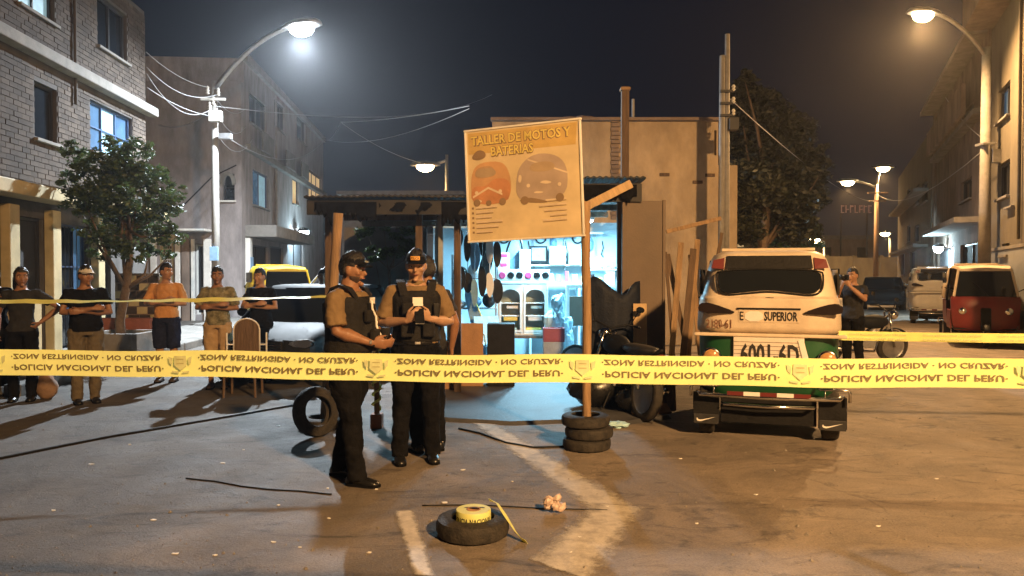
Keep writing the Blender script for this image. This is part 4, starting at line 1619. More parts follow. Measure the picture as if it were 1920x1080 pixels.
def on_cap(par, Hm, txt, mbk, mink, w=0.072, h=0.030, yawc=0.0):
    cp = child(par, 'cap')
    pl = MB()
    pl.M = Hm
    vs, fs = [], []
    n = 9
    for k in range(n):
        t = -0.42 + 0.84 * k / (n - 1) + yawc
        for z in (0.062, 0.062 + h):
            vs.append((math.sin(t) * 0.089, 0.004 - math.cos(t) * (0.116 - (z - 0.06) * 0.25), z))
    for k in range(n - 1):
        fs.append([2 * k, 2 * k + 2, 2 * k + 3, 2 * k + 1])
    pl.add(vs, fs)
    if mbk:
        q = pl.build('cap_patch', mbk, cp, fix=False)
        so = q.modifiers.new('thick', 'SOLIDIFY')
        so.thickness = 0.003
        so.offset = 0
    v2, f2, w2 = text_polys(txt, 0.012)
    tm = MB()
    tm.M = Hm
    out = []
    for x, y in v2:
        t = (x / w2 - 0.5) * 0.72 + yawc
        z = 0.066 + (h - 0.008) * y / 0.72
        rr = 0.0028
        out.append((math.sin(t) * (0.089 + rr), 0.004 - math.cos(t) * (0.116 - (z - 0.06) * 0.25 + rr), z))
    tm.add(out, f2)
    tm.build('lettering', mink, cp, fix=False)


on_cap(p2, H2, 'POLICIA', M_PATCH, M_INK)
on_cap(p1, H1, 'POLICIA', None, M_WPRINT, h=0.022)
# badge paper and radio on the chests
v2_ = child(p2, 'vest')
bx('chest_label', (0.0, -0.172, 1.375), (0.085, 0.006, 0.075), M_WPRINT, v2_, bevel=0.001, rot=Matrix.Rotation(R(-14), 3, 'X'))
bx('radio', (0.155, -0.165, 1.30), (0.05, 0.035, 0.12), M_BLACKL, v2_, bevel=0.008)
v1_ = child(p1, 'vest')
bx('radio', (-0.02, -0.185, 1.33), (0.055, 0.04, 0.11), M_BLACKL, v1_, bevel=0.008)
tb('radio_cord', [(-0.03, -0.205, 1.40), (-0.06, -0.225, 1.34), (-0.02, -0.235, 1.28), (-0.06, -0.26, 1.21), (-0.02, -0.272, 1.14)], 0.009, M_WPRINT, v1_)
bx('chest_label', (0.035, -0.178, 1.40), (0.07, 0.01, 0.05), M_WPRINT, v1_, bevel=0.001)
tag(bx('wrist_watch', (0.0, 0.0, 0.0), (0.05, 0.055, 0.03), M_STEEL, child(p1, 'body')), None)
child(child(p1, 'body'), 'wrist_watch').location = Vector((-0.132, -0.232, 1.072)) * s1

# phone held by the second officer
ph = thing('mobile_phone', 'black mobile phone with lit screen in the officer\'s hands', 'phone', p2.matrix_basis @ Vector((0.0, -0.335, 1.262)), p2.rotation_euler.z)
bx('case', (0, 0, 0), (0.078, 0.010, 0.155), M_BLACKL, ph, bevel=0.004, rot=Matrix.Rotation(R(-38), 3, 'X'))
bx('screen', (0, 0.0052, 0.0042), (0.068, 0.003, 0.140), emit_mat('lit_phone_screen', (0.62, 0.45, 1.0), 26.0), ph, bevel=0, rot=Matrix.Rotation(R(-38), 3, 'X'))

# ---- the onlookers on the left and the others
def at(x, y):
    p = gnd(x, y)
    return (p.x, p.y, 0)


person('woman in dark top at the left edge with a hand on her hip', at(40, 752), R(22), HIP, 1.68, SK_B, M_CHAR, 'short', M_BLACKC, None, hair='long', female=True, vox=0.012, seed=8, yaw=R(20))
person('dark-haired onlooker half cut off by the left picture edge', at(-12, 742), R(10), STAND, 1.70, SK_B, M_BLACKC, 'short', M_BLACKC, None, vox=0.012, seed=9)
person('onlooker in black shirt and white cap with folded arms and khaki trousers', at(160, 756), R(38), CROSS, 1.70, SK_B, M_BLACKC, 'short', M_KHAKI, None, cap=M_WHITECAP, yaw=R(15), vox=0.012, seed=10, build=1.08, belly=0.02)
person('young onlooker in orange shirt and navy shorts looking aside', at(312, 716), R(8), CROSS, 1.76, SK_A, M_ORANGE, 'mid', None, M_NAVY, M_SANDAL, yaw=R(52), vox=0.012, seed=11, hemz=0.93)
person('onlooker in olive camouflage shirt and tan shorts with folded arms', at(408, 728), R(12), CROSS, 1.70, SK_B, M_OLIVESH, 'mid', None, M_TANSHORT, M_SANDAL, yaw=R(8), vox=0.012, seed=12)
person('onlooker in black shirt standing between camouflage man and dark car', at(489, 716), R(-8), CROSS, 1.68, SK_A, M_BLACKC, 'short', M_BLACKC, None, yaw=R(-10), vox=0.012, seed=13)
person('man in dark blue shirt whose face shows beside the left timber post', at(605, 690), R(15), STAND, 1.68, SK_C, M_BLUESH, 'short', M_BLACKC, None, vox=0.012, seed=14)
person('dark-haired man standing close behind the officer with the phone', at(800, 846), R(-150), STAND, 1.75, SK_B, M_CHAR, 'short', M_BLACKC, None, yaw=R(20), vox=0.012, seed=15)
pr, Hr, sr = person('man in charcoal t-shirt beside the parked motorcycle with a camera at his face', at(1600, 700), R(-50), LENS, 1.70, SK_A, M_CHAR, 'short', M_BLACKC, None, vox=0.011, seed=16)
cmr = thing('camera', 'compact black camera held up by the man beside the motorcycle', 'camera', pr.matrix_basis @ Vector((0, -0.30, 1.56)), pr.rotation_euler.z)
bx('body', (0, 0, 0), (0.13, 0.06, 0.085), M_BLACKL, cmr, bevel=0.008)
MB().lathe([(0.032, 0), (0.036, 0.02), (0.034, 0.07), (0.03, 0.075)], 14, T(0, -0.03, 0, 0, R(90))).build('lens', M_BLACKL, cmr, smooth=True)
# ================================================================== vehicles
M_TYRE = mat('tyre_rubber', (0.016, 0.015, 0.014), 0.8, var=0.5, scale=18, bump=0.4, bscale=60, col2=(0.05, 0.042, 0.034))
M_RIM = mat('steel_rim', (0.35, 0.35, 0.36), 0.35, metal=0.8, var=0.2)
M_CHROME = mat('chrome', (0.70, 0.68, 0.64), 0.16, metal=1.0, var=0.1, bump=0.03)
M_SHELL = mat('cream_fibreglass', (0.60, 0.50, 0.38), 0.45, var=0.22, scale=3, bump=0.05, bscale=30, coat=0.2)
M_GREEN = mat('green_paint', (0.010, 0.075, 0.028), 0.40, var=0.2, scale=3, bump=0.05, coat=0.2)
M_RED = mat('dark_red_paint', (0.17, 0.020, 0.018), 0.40, var=0.2, scale=3, bump=0.05)
M_YELLOWP = mat('yellow_paint', (0.75, 0.52, 0.03), 0.40, var=0.1, scale=3, bump=0.05)
M_WHITEC = mat('white_car_paint', (0.72, 0.70, 0.66), 0.30, var=0.08, scale=3, bump=0.02, coat=0.3)
M_BLACKP = mat('black_car_paint', (0.012, 0.013, 0.015), 0.60, var=0.2, scale=3, bump=0.02, coat=0.0, spec=0.12)
M_BLACKPL = mat('black_plastic', (0.012, 0.012, 0.013), 0.55, var=0.3, scale=10, bump=0.15, spec=0.15)
M_TAILD = mat('dark_tail_lens', (0.010, 0.005, 0.005), 0.12, var=0.3, bump=0)
M_AMBER = mat('amber_lens', (0.45, 0.25, 0.10), 0.2, var=0.2, scale=30, bump=0.2)
M_REDREF = mat('red_reflector', (0.13, 0.02, 0.018), 0.35, var=0.1, bump=0)
M_CGLASS = mat('car_glass', (0.010, 0.012, 0.014), 0.05, var=0.1, bump=0, spec=0.7)
M_SEAT = mat('vinyl_seat', (0.03, 0.028, 0.027), 0.45, var=0.3, bump=0.2)


def wheel(parent, c, r, w, name='wheel', axis='X', rim=0.62, spokes=5):
    M_ = T(*c) @ (Matrix.Rotation(R(90), 4, 'Y') if axis == 'X' else Matrix.Rotation(R(90), 4, 'X'))
    hub = MB()
    hub.lathe([(0.01, -w * 0.34), (r * rim * 0.9, -w * 0.30), (r * rim, -w * 0.42), (r * rim, w * 0.42), (r * rim * 0.9, w * 0.30), (0.01, w * 0.34)], 20, M_)
    wo_ = hub.build(name, M_RIM, parent, auto=40)
    ty = MB()
    n = 28
    prof = [(r * rim * 0.98, -w * 0.40), (r * 0.80, -w * 0.5), (r * 0.95, -w * 0.47), (r, -w * 0.30), (r * 0.985, -w * 0.1), (r, 0.0), (r * 0.985, w * 0.1), (r, w * 0.30),
            (r * 0.95, w * 0.47), (r * 0.80, w * 0.5), (r * rim * 0.98, w * 0.40)]
    vs, fs = [], []
    for (rr, z) in prof:
        for k in range(n):
            vs.append(M_ @ Vector((rr * math.cos(2 * PI * k / n), rr * math.sin(2 * PI * k / n), z)))
    m_ = len(prof)
    for i in range(m_ - 1):
        for k in range(n):
            q = (k + 1) % n
            fs.append([i * n + k, i * n + q, (i + 1) * n + q, (i + 1) * n + k])
    ty.add(vs, fs)
    ty.build('tyre', M_TYRE, wo_, smooth=True)
    return wo_


ROWS = [(1.04, .690, 0.0), (1.10, .692, -.015), (1.22, .684, -.030), (1.345, .668, -.045), (1.372, .662, -.043), (1.395, .648, -.005), (1.44, .640, .010), (1.55, .620, .050),
        (1.66, .592, .090), (1.75, .560, .120), (1.80, .530, .150), (1.828, .470, .21), (1.842, .33, .36)]


def slant(z):
    for i in range(len(ROWS) - 1):
        if ROWS[i][0] <= z <= ROWS[i + 1][0]:
            t = (z - ROWS[i][0]) / (ROWS[i + 1][0] - ROWS[i][0])
            return ROWS[i][2] * (1 - t) + ROWS[i + 1][2] * t
    return ROWS[0][2] if z < 1.04 else ROWS[-1][2]


def wrapU(rows, D_, p=7.0, n=36, cap=True):
    vs, fs = [], []
    for (z, w_, sl) in rows:
        for k in range(n + 1):
            t = -PI / 2 + PI * k / n
            x = w_ * math.copysign(abs(math.sin(t)) ** (2 / p), math.sin(t))
            y = sl + (D_ - sl) * (1 - max(0, math.cos(t)) ** (2 / p))
            vs.append((x, y, z))
    N = n + 1
    for i in range(len(rows) - 1):
        for k in range(n):
            fs.append([i * N + k, i * N + k + 1, (i + 1) * N + k + 1, (i + 1) * N + k])
    if cap:
        fs.append([(len(rows) - 1) * N + k for k in range(N)])
    return vs, fs


def panel(mb, pts, off=0.006, thick=0.012, yfun=slant):
    """flat outline (x,z) laid on the slanted rear, with a thickness"""
    n = len(pts)
    fr = [(x, yfun(z) - off, z) for x, z in pts]
    bk = [(x, yfun(z) - off + thick, z) for x, z in pts]
    cx = sum(p[0] for p in pts) / n
    cz = sum(p[1] for p in pts) / n
    mb.add(fr + bk, [list(range(n)), [n + i for i in range(n)][::-1]] + [[i, n + i, n + (i + 1) % n, (i + 1) % n] for i in range(n)])


def smooth_poly(pts, it=2):
    for _ in range(it):
        q = []
        for i in range(len(pts)):
            a, b = pts[i], pts[(i + 1) % len(pts)]
            q.append((a[0] * .75 + b[0] * .25, a[1] * .75 + b[1] * .25))
            q.append((a[0] * .25 + b[0] * .75, a[1] * .25 + b[1] * .75))
        pts = q
    return pts


def swoosh():
    up = [(0.0, 0.30), (0.05, 0.16), (0.16, 0.10), (0.30, 0.13), (1.0, 0.42)]
    lo = [(1.0, 0.42), (0.34, 0.02), (0.16, -0.06), (0.03, -0.02), (-0.04, 0.12)]
    return up + lo[1:]


def moto_taxi(label, loc, rz, top, low, detail=False, group=None, name='moto_taxi'):
    r = thing(name, label, 'moto taxi', loc, rz, group)
    # upper shell
    m = MB()
    vs, fs = wrapU(ROWS, 1.30)
    m.add(vs, fs)
    sh = m.build('shell', top, r, auto=35)
    so = sh.modifiers.new('thick', 'SOLIDIFY')
    so.thickness = 0.012
    so.offset = -1
    # rear window with a wavy lower edge, and the tinted band above it
    g_ = MB()
    panel(g_, smooth_poly([(-.455, 1.645), (-.47, 1.56), (-.455, 1.455), (-.38, 1.415), (-.2, 1.435), (0, 1.455), (.2, 1.435), (.38, 1.415), (.455, 1.455), (.47, 1.56), (.455, 1.645)], 2), 0.007, 0.02)
    wn_ = g_.build('rear_window', M_CGLASS, r)
    g_ = MB()
    panel(g_, [(-.40, 1.660), (.40, 1.660), (.385, 1.785), (-.385, 1.785)], 0.010, 0.02)
    g_.build('tinted_band', M_BLACKPL, r)
    sl_ = MB()
    loop = smooth_poly([(-.475, 1.655), (-.49, 1.56), (-.475, 1.445), (-.39, 1.40), (-.2, 1.42), (0, 1.44), (.2, 1.42), (.39, 1.40), (.475, 1.445), (.49, 1.56), (.475, 1.655)], 2)
    sl_.tube([(x, slant(z) - 0.004, z) for x, z in loop + loop[:1]], 0.010, 6)
    sl_.build('window_seal', M_BLACKPL, wn_, smooth=True)
    for sx in (-1, 1):
        q = MB()
        panel(q, [(sx * .415, 1.655), (sx * .535, 1.665), (sx * .515, 1.745), (sx * .41, 1.765)], 0.005, 0.016)
        q.build('corner_lens', M_REDREF, r)
        q = MB()
        panel(q, smooth_poly([(sx * .30, 1.245), (sx * .33, 1.225), (sx * .64, 1.225), (sx * .655, 1.30), (sx * .60, 1.335), (sx * .50, 1.318)], 1), 0.020, 0.05)
        q.build('tail_light', M_TAILD, r, bevel=0.004)
        # little side window
        q = MB()
        q.box((sx * 0.648, 0.66, 1.53), (0.02, 0.72, 0.26))
        q.build('side_window', M_CGLASS, r, bevel=0.03)
    bx('roof_rail', (0, 0.55, 1.856), (0.9, 0.06, 0.03), top, r)
    # waist rail and lower body
    bx('waist_rail', (0, -0.012, 1.022), (1.375, 0.06, 0.032), top, r, bevel=0.008)
    m = MB()
    LROWS = [(0.42, .60, .08), (0.50, .655, .035), (0.70, .668, .020), (1.005, .672, .012)]
    vs, fs = wrapU(LROWS, 1.34)
    m.add(vs, fs)
    m.add([(-0.60, 0.08, 0.42), (0.60, 0.08, 0.42), (0.60, 1.34, 0.42), (-0.60, 1.34, 0.42)], [[0, 1, 2, 3]])
    m.build('lower_body', low, r, auto=35)
    # front cab: roof canopy, pillars, windscreen, nose, wheel
    m = MB()
    rg = []
    for (y, hw, z) in ((1.26, 0.56, 1.80), (1.6, 0.55, 1.80), (1.95, 0.52, 1.77), (2.08, 0.48, 1.73)):
        rg.append([Vector((x, y, zz)) for x, zz in ((-hw, z - 0.05), (hw, z - 0.05), (hw * .96, z), (0, z + 0.03), (-hw * .96, z))])
    m.loft(rg)
    m.build('cab_roof', top, r, auto=35)
    for sx in (-1, 1):
        tb('pillar', [(sx * 0.50, 2.03, 1.72), (sx * 0.60, 2.22, 1.12)], 0.028, top, r)
        tb('door_post', [(sx * 0.585, 1.33, 1.76), (sx * 0.66, 1.33, 1.0)], 0.022, M_BLACKPL, r)
    g_ = MB()
    g_.add([(-.49, 2.035, 1.715), (.49, 2.035, 1.715), (.59, 2.225, 1.12), (-.59, 2.225, 1.12), (-.49, 2.02, 1.71), (.49, 2.02, 1.71), (.59, 2.21, 1.115), (-.59, 2.21, 1.115)],
           [[0, 1, 2, 3], [7, 6, 5, 4], [0, 4, 5, 1], [1, 5, 6, 2], [2, 6, 7, 3], [3, 7, 4, 0]])
    ws = g_.build('windscreen', M_CGLASS, r)
    tb('wiper', [(-0.05, 2.235, 1.14), (0.25, 2.13, 1.45)], 0.008, M_BLACKPL, ws)
    m = MB()
    rg = []
    for (z, hw, y) in ((0.36, 0.56, 2.16), (0.5, 0.62, 2.26), (0.85, 0.655, 2.30), (1.05, 0.66, 2.285), (1.12, 0.64, 2.24)):
        ring_ = []
        for k in range(13):
            t = -1 + 2 * k / 12
            ring_.append(Vector((t * hw, y - 0.10 * abs(t) ** 3.5, z)))
        rg.append(ring_ + [Vector((hw, y - 0.22, z)), Vector((-hw, y - 0.22, z))])
    m.loft(rg)
    ns = m.build('nose', low, r, auto=40)
    bx('duct', (0, 2.30, 0.62), (0.20, 0.06, 0.50), M_BLACKPL, ns, bevel=0.03)
    for sx in (-1, 1):
        MB().lathe([(0.085, 0), (0.09, 0.02), (0.07, 0.045), (0.01, 0.06)], 16, T(sx * 0.43, 2.235, 0.80, 0, R(-90))).build('headlight', M_CHROME, ns, smooth=True)
        bx('side_panel', (sx * 0.645, 1.72, 0.60), (0.03, 0.76, 0.42), low, r, bevel=0.01)
        tb('mirror', [(sx * 0.60, 2.12, 1.22), (sx * 0.78, 2.16, 1.32)], 0.010, M_BLACKPL, r)
    wheel(r, (0, 2.30, 0.235), 0.235, 0.10)
    m = MB()
    m.tube([(0, 2.30 + 0.29 * math.cos(t), 0.235 + 0.29 * math.sin(t)) for t in [R(a) for a in range(20, 161, 20)]], 0.065, 8, flat=0.35)
    m.build('mudguard', M_BLACKPL, r, smooth=True)
    bx('shade_panel', (0, 0.10, 0.285), (0.88, 0.02, 0.27), M_BLACKPL, r)  # black panel added to stand for the deep shade under the rear
    bx('shade_tray', (0, 0.9, 0.30), (0.86, 1.5, 0.02), M_BLACKPL, r)  # black tray added with it, keeps the underside dark
    bx('floor_pan', (0, 1.3, 0.40), (1.18, 1.75, 0.03), M_BLACKPL, r)
    bx('driver_seat', (0, 1.42, 0.72), (0.5, 0.42, 0.12), M_SEAT, r, bevel=0.04)
    bx('passenger_seat', (0, 0.62, 0.70), (1.05, 0.45, 0.14), M_SEAT, r, bevel=0.04)
    for sx in (-1, 1):
        wheel(r, (sx * 0.575, 0.30, 0.245), 0.245, 0.15)
        m = MB()
        m.box((sx * 0.575, 0.035, 0.30), (0.25, 0.012, 0.30))
        fl_ = m.build('mud_flap', M_BLACKPL, r, bevel=0.006)
        bx('flap_plate', (sx * 0.575, 0.022, 0.185), (0.235, 0.008, 0.095), mat('flap_grey', (0.05, 0.05, 0.052), 0.4, metal=0.4), fl_, bevel=0.003)
        if detail:
            q = MB()
            q.prism([(sx * 0.575 - 0.085 + x * 0.17, 0.165 + z * 0.10) for x, z in swoosh()], 0.004, T(0, 0.012, 0))
            q.build('flap_logo', M_WPRINT, fl_)
    # bumpers
    bp_ = MB()
    bp_.tube([(-.66, 0.02, .455), (-.62, -0.06, .44), (0, -0.085, .432), (.62, -0.06, .44), (.66, 0.02, .455)], 0.021, 8)
    bo = bp_.build('bumper', M_CHROME, r, smooth=True)
    bp_ = MB()
    bp_.tube([(-.42, 0.03, .355), (-.40, -0.04, .35), (0, -0.06, .345), (.40, -0.04, .35), (.42, 0.03, .355)], 0.018, 8)
    bp_.build('lower_bumper', M_CHROME, r, smooth=True)
    for sx in (-1, 1):
        bp_ = MB()
        bp_.tube([(sx * .44, 0.0, .535), (sx * .46, -0.055, .53), (sx * .70, -0.055, .53), (sx * .715, -0.05, .50), (sx * .715, -0.05, .42)], 0.014, 8)
        bp_.tube([(sx * .50, -0.058, .53), (sx * .50, -0.062, .445)], 0.008, 6)
        bp_.build('corner_guard', M_CHROME, r, smooth=True)
    for i in range(5):
        bx('reflector_strip', (-0.30 + i * 0.15, -0.112, .468), (0.148, 0.010, 0.038), M_REDREF if i % 2 == 0 else M_WPRINT, bo, bevel=0.001)
    if detail:
        pl_ = bx('number_board', (0.0, -0.022, 0.840), (0.64, 0.014, 0.33), mat('plate_white', (0.66, 0.60, 0.54), 0.5, var=0.12, scale=6), r)
        m = MB()
        for i in range(8):
            m.box((0.0, -0.0305, 0.69 + i * 0.038), (0.63, 0.002, 0.004))
        m.build('plank_line', M_WOODD, pl_)
        lettering('6001-6D', T(-0.255, -0.0335, 0.745), 0.53, 0.195, M_INK, pl_, bold=0.03)
        bx('board_trim', (0.315, -0.034, 0.865), (0.055, 0.012, 0.25), M_WPRINT, pl_, rot=Matrix.Rotation(R(-14), 3, 'Y'))
        for sx in (-1, 1):
            tl = MB()
            tl.lathe([(0.075, 0.0), (0.08, 0.02), (0.065, 0.035), (0.01, 0.045)], 20, T(sx * 0.525, 0.0, 0.80, 0, R(90)) )
            tl.build('round_lamp', M_AMBER, r, smooth=True)
            tl = MB()
            tl.lathe([(0.078, -0.002), (0.092, 0.0), (0.092, 0.022), (0.078, 0.026)], 20, T(sx * 0.525, 0.0, 0.80, 0, R(90)))
            tl.build('lamp_rim', M_CHROME, r, smooth=True)
        # recessed name panel, lettering on the shell
        q = MB()
        panel(q, [(-.275, 1.145), (.275, 1.145), (.275, 1.275), (-.275, 1.275)], 0.004, 0.012)
        np_ = q.build('name_panel', M_SHELL, r)
        q = MB()
        panel(q, [(-.29, 1.268), (.285, 1.268), (.285, 1.284), (-.29, 1.284)], 0.012, 0.014)
        q.build('panel_lip', M_BLACKPL, np_)

        def on_shell(txt, x, z, w_, h_, mt, nm='lettering', bold=0.012):
            v_, f_, ww = text_polys(txt, bold)
            b_ = MB()
            b_.add([(x + a / ww * w_, slant(z + c / 0.72 * h_) - 0.0085, z + c / 0.72 * h_) for a, c in v_], f_)
            return b_.build(nm, mt, np_, fix=False)
        on_shell('E', -0.262, 1.165, 0.035, 0.085, M_INK)
        q = MB()
        panel(q, smooth_poly([(-.215, 1.155), (-.05, 1.155), (-.05, 1.25), (-.215, 1.25)], 1), 0.008, 0.006)
        q.build('sticker', M_WPRINT, np_)
        on_shell('SUPERIOR', -0.04, 1.165, 0.30, 0.085, M_INK, bold=0.025)
        on_shell('2180-61', -0.575, 1.085, 0.235, 0.085, mat('faded_brown_ink', (0.16, 0.07, 0.04), 0.7, var=0.1, bump=0))
        on_shell('~', -0.03, 1.372, 0.075, 0.03, M_INK, 'window_emblem')
    return r


mt_loc = gnd(1436, 826)
moto_taxi('cream and green moto taxi seen from behind with chrome bumper and number 6001-6D', (mt_loc.x, mt_loc.y - 0.08, 0), R(-17.5), M_SHELL, M_GREEN, detail=True)
q = gnd(1852, 652)
rm_ = moto_taxi('dark red moto taxi with pale roof parked facing forward at right', (q.x + 0.92, q.y + 2.05, 0), R(180 - 25), M_SHELL, M_RED)
q = px(1752, 500, 24.2)
moto_taxi('white moto taxi seen from behind beyond the dark red one', (q.x, q.y, 0), R(-24), M_WHITEC, M_WHITEC)
q = px(446, 500, 19.0)
moto_taxi('yellow moto taxi parked before the terrace shopfronts', (q.x + 0.3, q.y + 1.5, 0), R(180 + 30), M_YELLOWP, M_YELLOWP)


def car(label, loc, rz, paint, W_=1.80, L_=4.4, Ht=1.72, suv=True, cat='car', name='parked_car', group=None):
    """front at local -Y"""
    r = thing(name, label, cat, loc, rz, group)
    hw = W_ / 2
    z0, zb = (0.30, 1.02) if suv else (0.22, 0.90)
    m = MB()
    rings = []
    st = [(-L_ / 2, .74, z0 + .10, zb - .38), (-L_ / 2 + .08, .88, z0 + .02, zb - .22), (-L_ / 2 + .35, .97, z0, zb - .11), (-L_ / 2 + 1.15, 1.0, z0, zb - .02), (-0.4, 1.0, z0, zb + .02),
          (L_ / 2 - .7, 1.0, z0, zb + .06), (L_ / 2 - .18, .97, z0 + .02, zb + .02), (L_ / 2 - .04, .92, z0 + .06, zb - .10), (L_ / 2, .84, z0 + .14, zb - .22)]
    for (y, k, a, b) in st:
        n = 22
        rr = []
        for j in range(n):
            t = 2 * PI * j / n
            x = math.copysign(abs(math.cos(t)) ** (2 / 5), math.cos(t)) * hw * k
            z = (a + b) / 2 + math.copysign(abs(math.sin(t)) ** (2 / 5), math.sin(t)) * (b - a) / 2
            rr.append(Vector((x, y, z)))
        rings.append(rr)
    m.loft(rings)
    m.build('body', paint, r, auto=40)
    # greenhouse
    g_ = MB()
    yb0, yt0 = -L_ / 2 + 1.05, -L_ / 2 + 1.80
    yb1, yt1 = (L_ / 2 - .12, L_ / 2 - .42) if suv else (L_ / 2 - .55, L_ / 2 - 1.25)

    def gh(z, f, off=0.0):
        t = (z - zb) / (Ht - zb)
        y0 = yb0 + (yt0 - yb0) * t
        y1 = yb1 + (yt1 - yb1) * t
        w_ = hw * (0.94 - 0.17 * t) + off
        return w_, y0 - off, y1 + off
    rg = []
    for z in (zb - 0.06, zb + 0.2, Ht - 0.15, Ht - 0.05):
        w_, y0, y1 = gh(max(z, zb), 0)
        rg.append([Vector((-w_, y0 + .10, z)), Vector((-w_ * .7, y0 + .02, z)), Vector((0, y0 - .03, z)), Vector((w_ * .7, y0 + .02, z)), Vector((w_, y0 + .10, z)),
                   Vector((w_, (y0 + y1) / 2, z)), Vector((w_, y1 - .08, z)), Vector((w_ * .7, y1, z)), Vector((-w_ * .7, y1, z)), Vector((-w_, y1 - .08, z)), Vector((-w_, (y0 + y1) / 2, z))])
    g_.loft(rg)
    g_.build('windows', M_CGLASS, r, auto=30)
    rf = MB()
    rg = []
    for z, sh_ in ((Ht - 0.075, 0.012), (Ht - 0.02, 0.0), (Ht, -0.10)):
        w_, y0, y1 = gh(min(z, Ht), 0, sh_)
        rg.append([Vector((-w_, y0 + .10, z)), Vector((-w_ * .7, y0 + .02, z)), Vector((w_ * .7, y0 + .02, z)), Vector((w_, y0 + .10, z)),
                   Vector((w_, y1 - .08, z)), Vector((w_ * .7, y1, z)), Vector((-w_ * .7, y1, z)), Vector((-w_, y1 - .08, z))])
    rf.loft(rg)
    rf.build('roof', paint, r, auto=40)
    for sx in (-1, 1):
        wb_, a0, a1 = gh(zb, 0, 0.006)
        wt_, b0, b1 = gh(Ht - .05, 0, 0.006)
        for (pb, pt, rr_) in ((a0 + .10, b0 + .10, .036), ((a0 + a1) / 2 - .05, (b0 + b1) / 2 - .05, .036), (a1 - .10, b1 - .10, .055)):
            tb('pillar', [(sx * wb_, pb, zb - .02), (sx * wt_, pt, Ht - .06)], rr_, paint, r)
        for y in (-L_ / 2 + .82, L_ / 2 - .85):
            wheel(r, (sx * (hw - .12), y, .34), .34, .22)
            arch_ = MB()
            arch_.lathe([(.30, -.02), (.40, -.02), (.40, .012), (.30, .012)], 24, T(sx * (hw - .008), y, .36) @ Matrix.Rotation(R(90), 4, 'Y'))
            arch_.build('wheel_arch', M_BLACKPL, r)
        q = MB()
        q.prism(smooth_poly([(sx * .48, zb - .30), (sx * (hw - .08), zb - .33), (sx * (hw - .06), zb - .20), (sx * .52, zb - .22)], 1), .10, T(0, -L_ / 2 + .03, 0))
        q.build('headlight', M_CHROME, r)
        mr_ = MB()
        mr_.ball((sx * (hw + .10), -L_ / 2 + 1.42, zb + .10), (.10, .05, .075), 10, 7)
        mr_.tube([(sx * (hw - .06), -L_ / 2 + 1.42, zb + .03), (sx * (hw + .08), -L_ / 2 + 1.42, zb + .07)], .02, 6)
        mr_.build('mirror', paint, r, smooth=True)
        bx('door_handle', (sx * (hw + .005), .25, zb - .14), (.03, .16, .03), M_CHROME, r)
        tl = bx('tail_light', (sx * (hw - .14), L_ / 2 - .06, zb - .16), (.16, .14, .26), M_TAILD, r, bevel=.02)
    gr_ = bx('grille', (0, -L_ / 2 - .005, zb - .30), (.86, .06, .16), M_BLACKPL, r, bevel=.02)
    for i in range(4):
        bx('grille_bar', (0, -L_ / 2 - .04, zb - .36 + i * .036), (.82, .012, .010), M_CHROME, gr_, bevel=.002)
    bx('bumper', (0, -L_ / 2 + .02, z0 + .12), (W_ * .86, .16, .18), M_BLACKPL, r, bevel=.04)
    bx('number_plate', (0, -L_ / 2 - .07, z0 + .13), (.36, .012, .13), M_WPRINT, r, bevel=.004)
    bx('rear_bumper', (0, L_ / 2 - .03, z0 + .14), (W_ * .88, .16, .18), M_BLACKPL, r, bevel=.04)
    return r


q = px(600, 500, 12.6)
car('black saloon car parked facing forward behind the side-on officer', (q.x, q.y, 0), R(-10), M_BLACKP, 1.80, 4.3, 1.44, suv=False)
q = px(668, 500, 16.4)
car('white utility car standing across behind the black car', (q.x, q.y, 0), R(-62), M_WHITEC, 1.84, 4.5, 1.92)
q = gnd(1696, 583)
car('dark car parked ahead of the white moto taxi down the right street', (q.x, q.y + 2, 0), R(180 - 24), M_BLACKP, 1.76, 4.2, 1.5, suv=False)


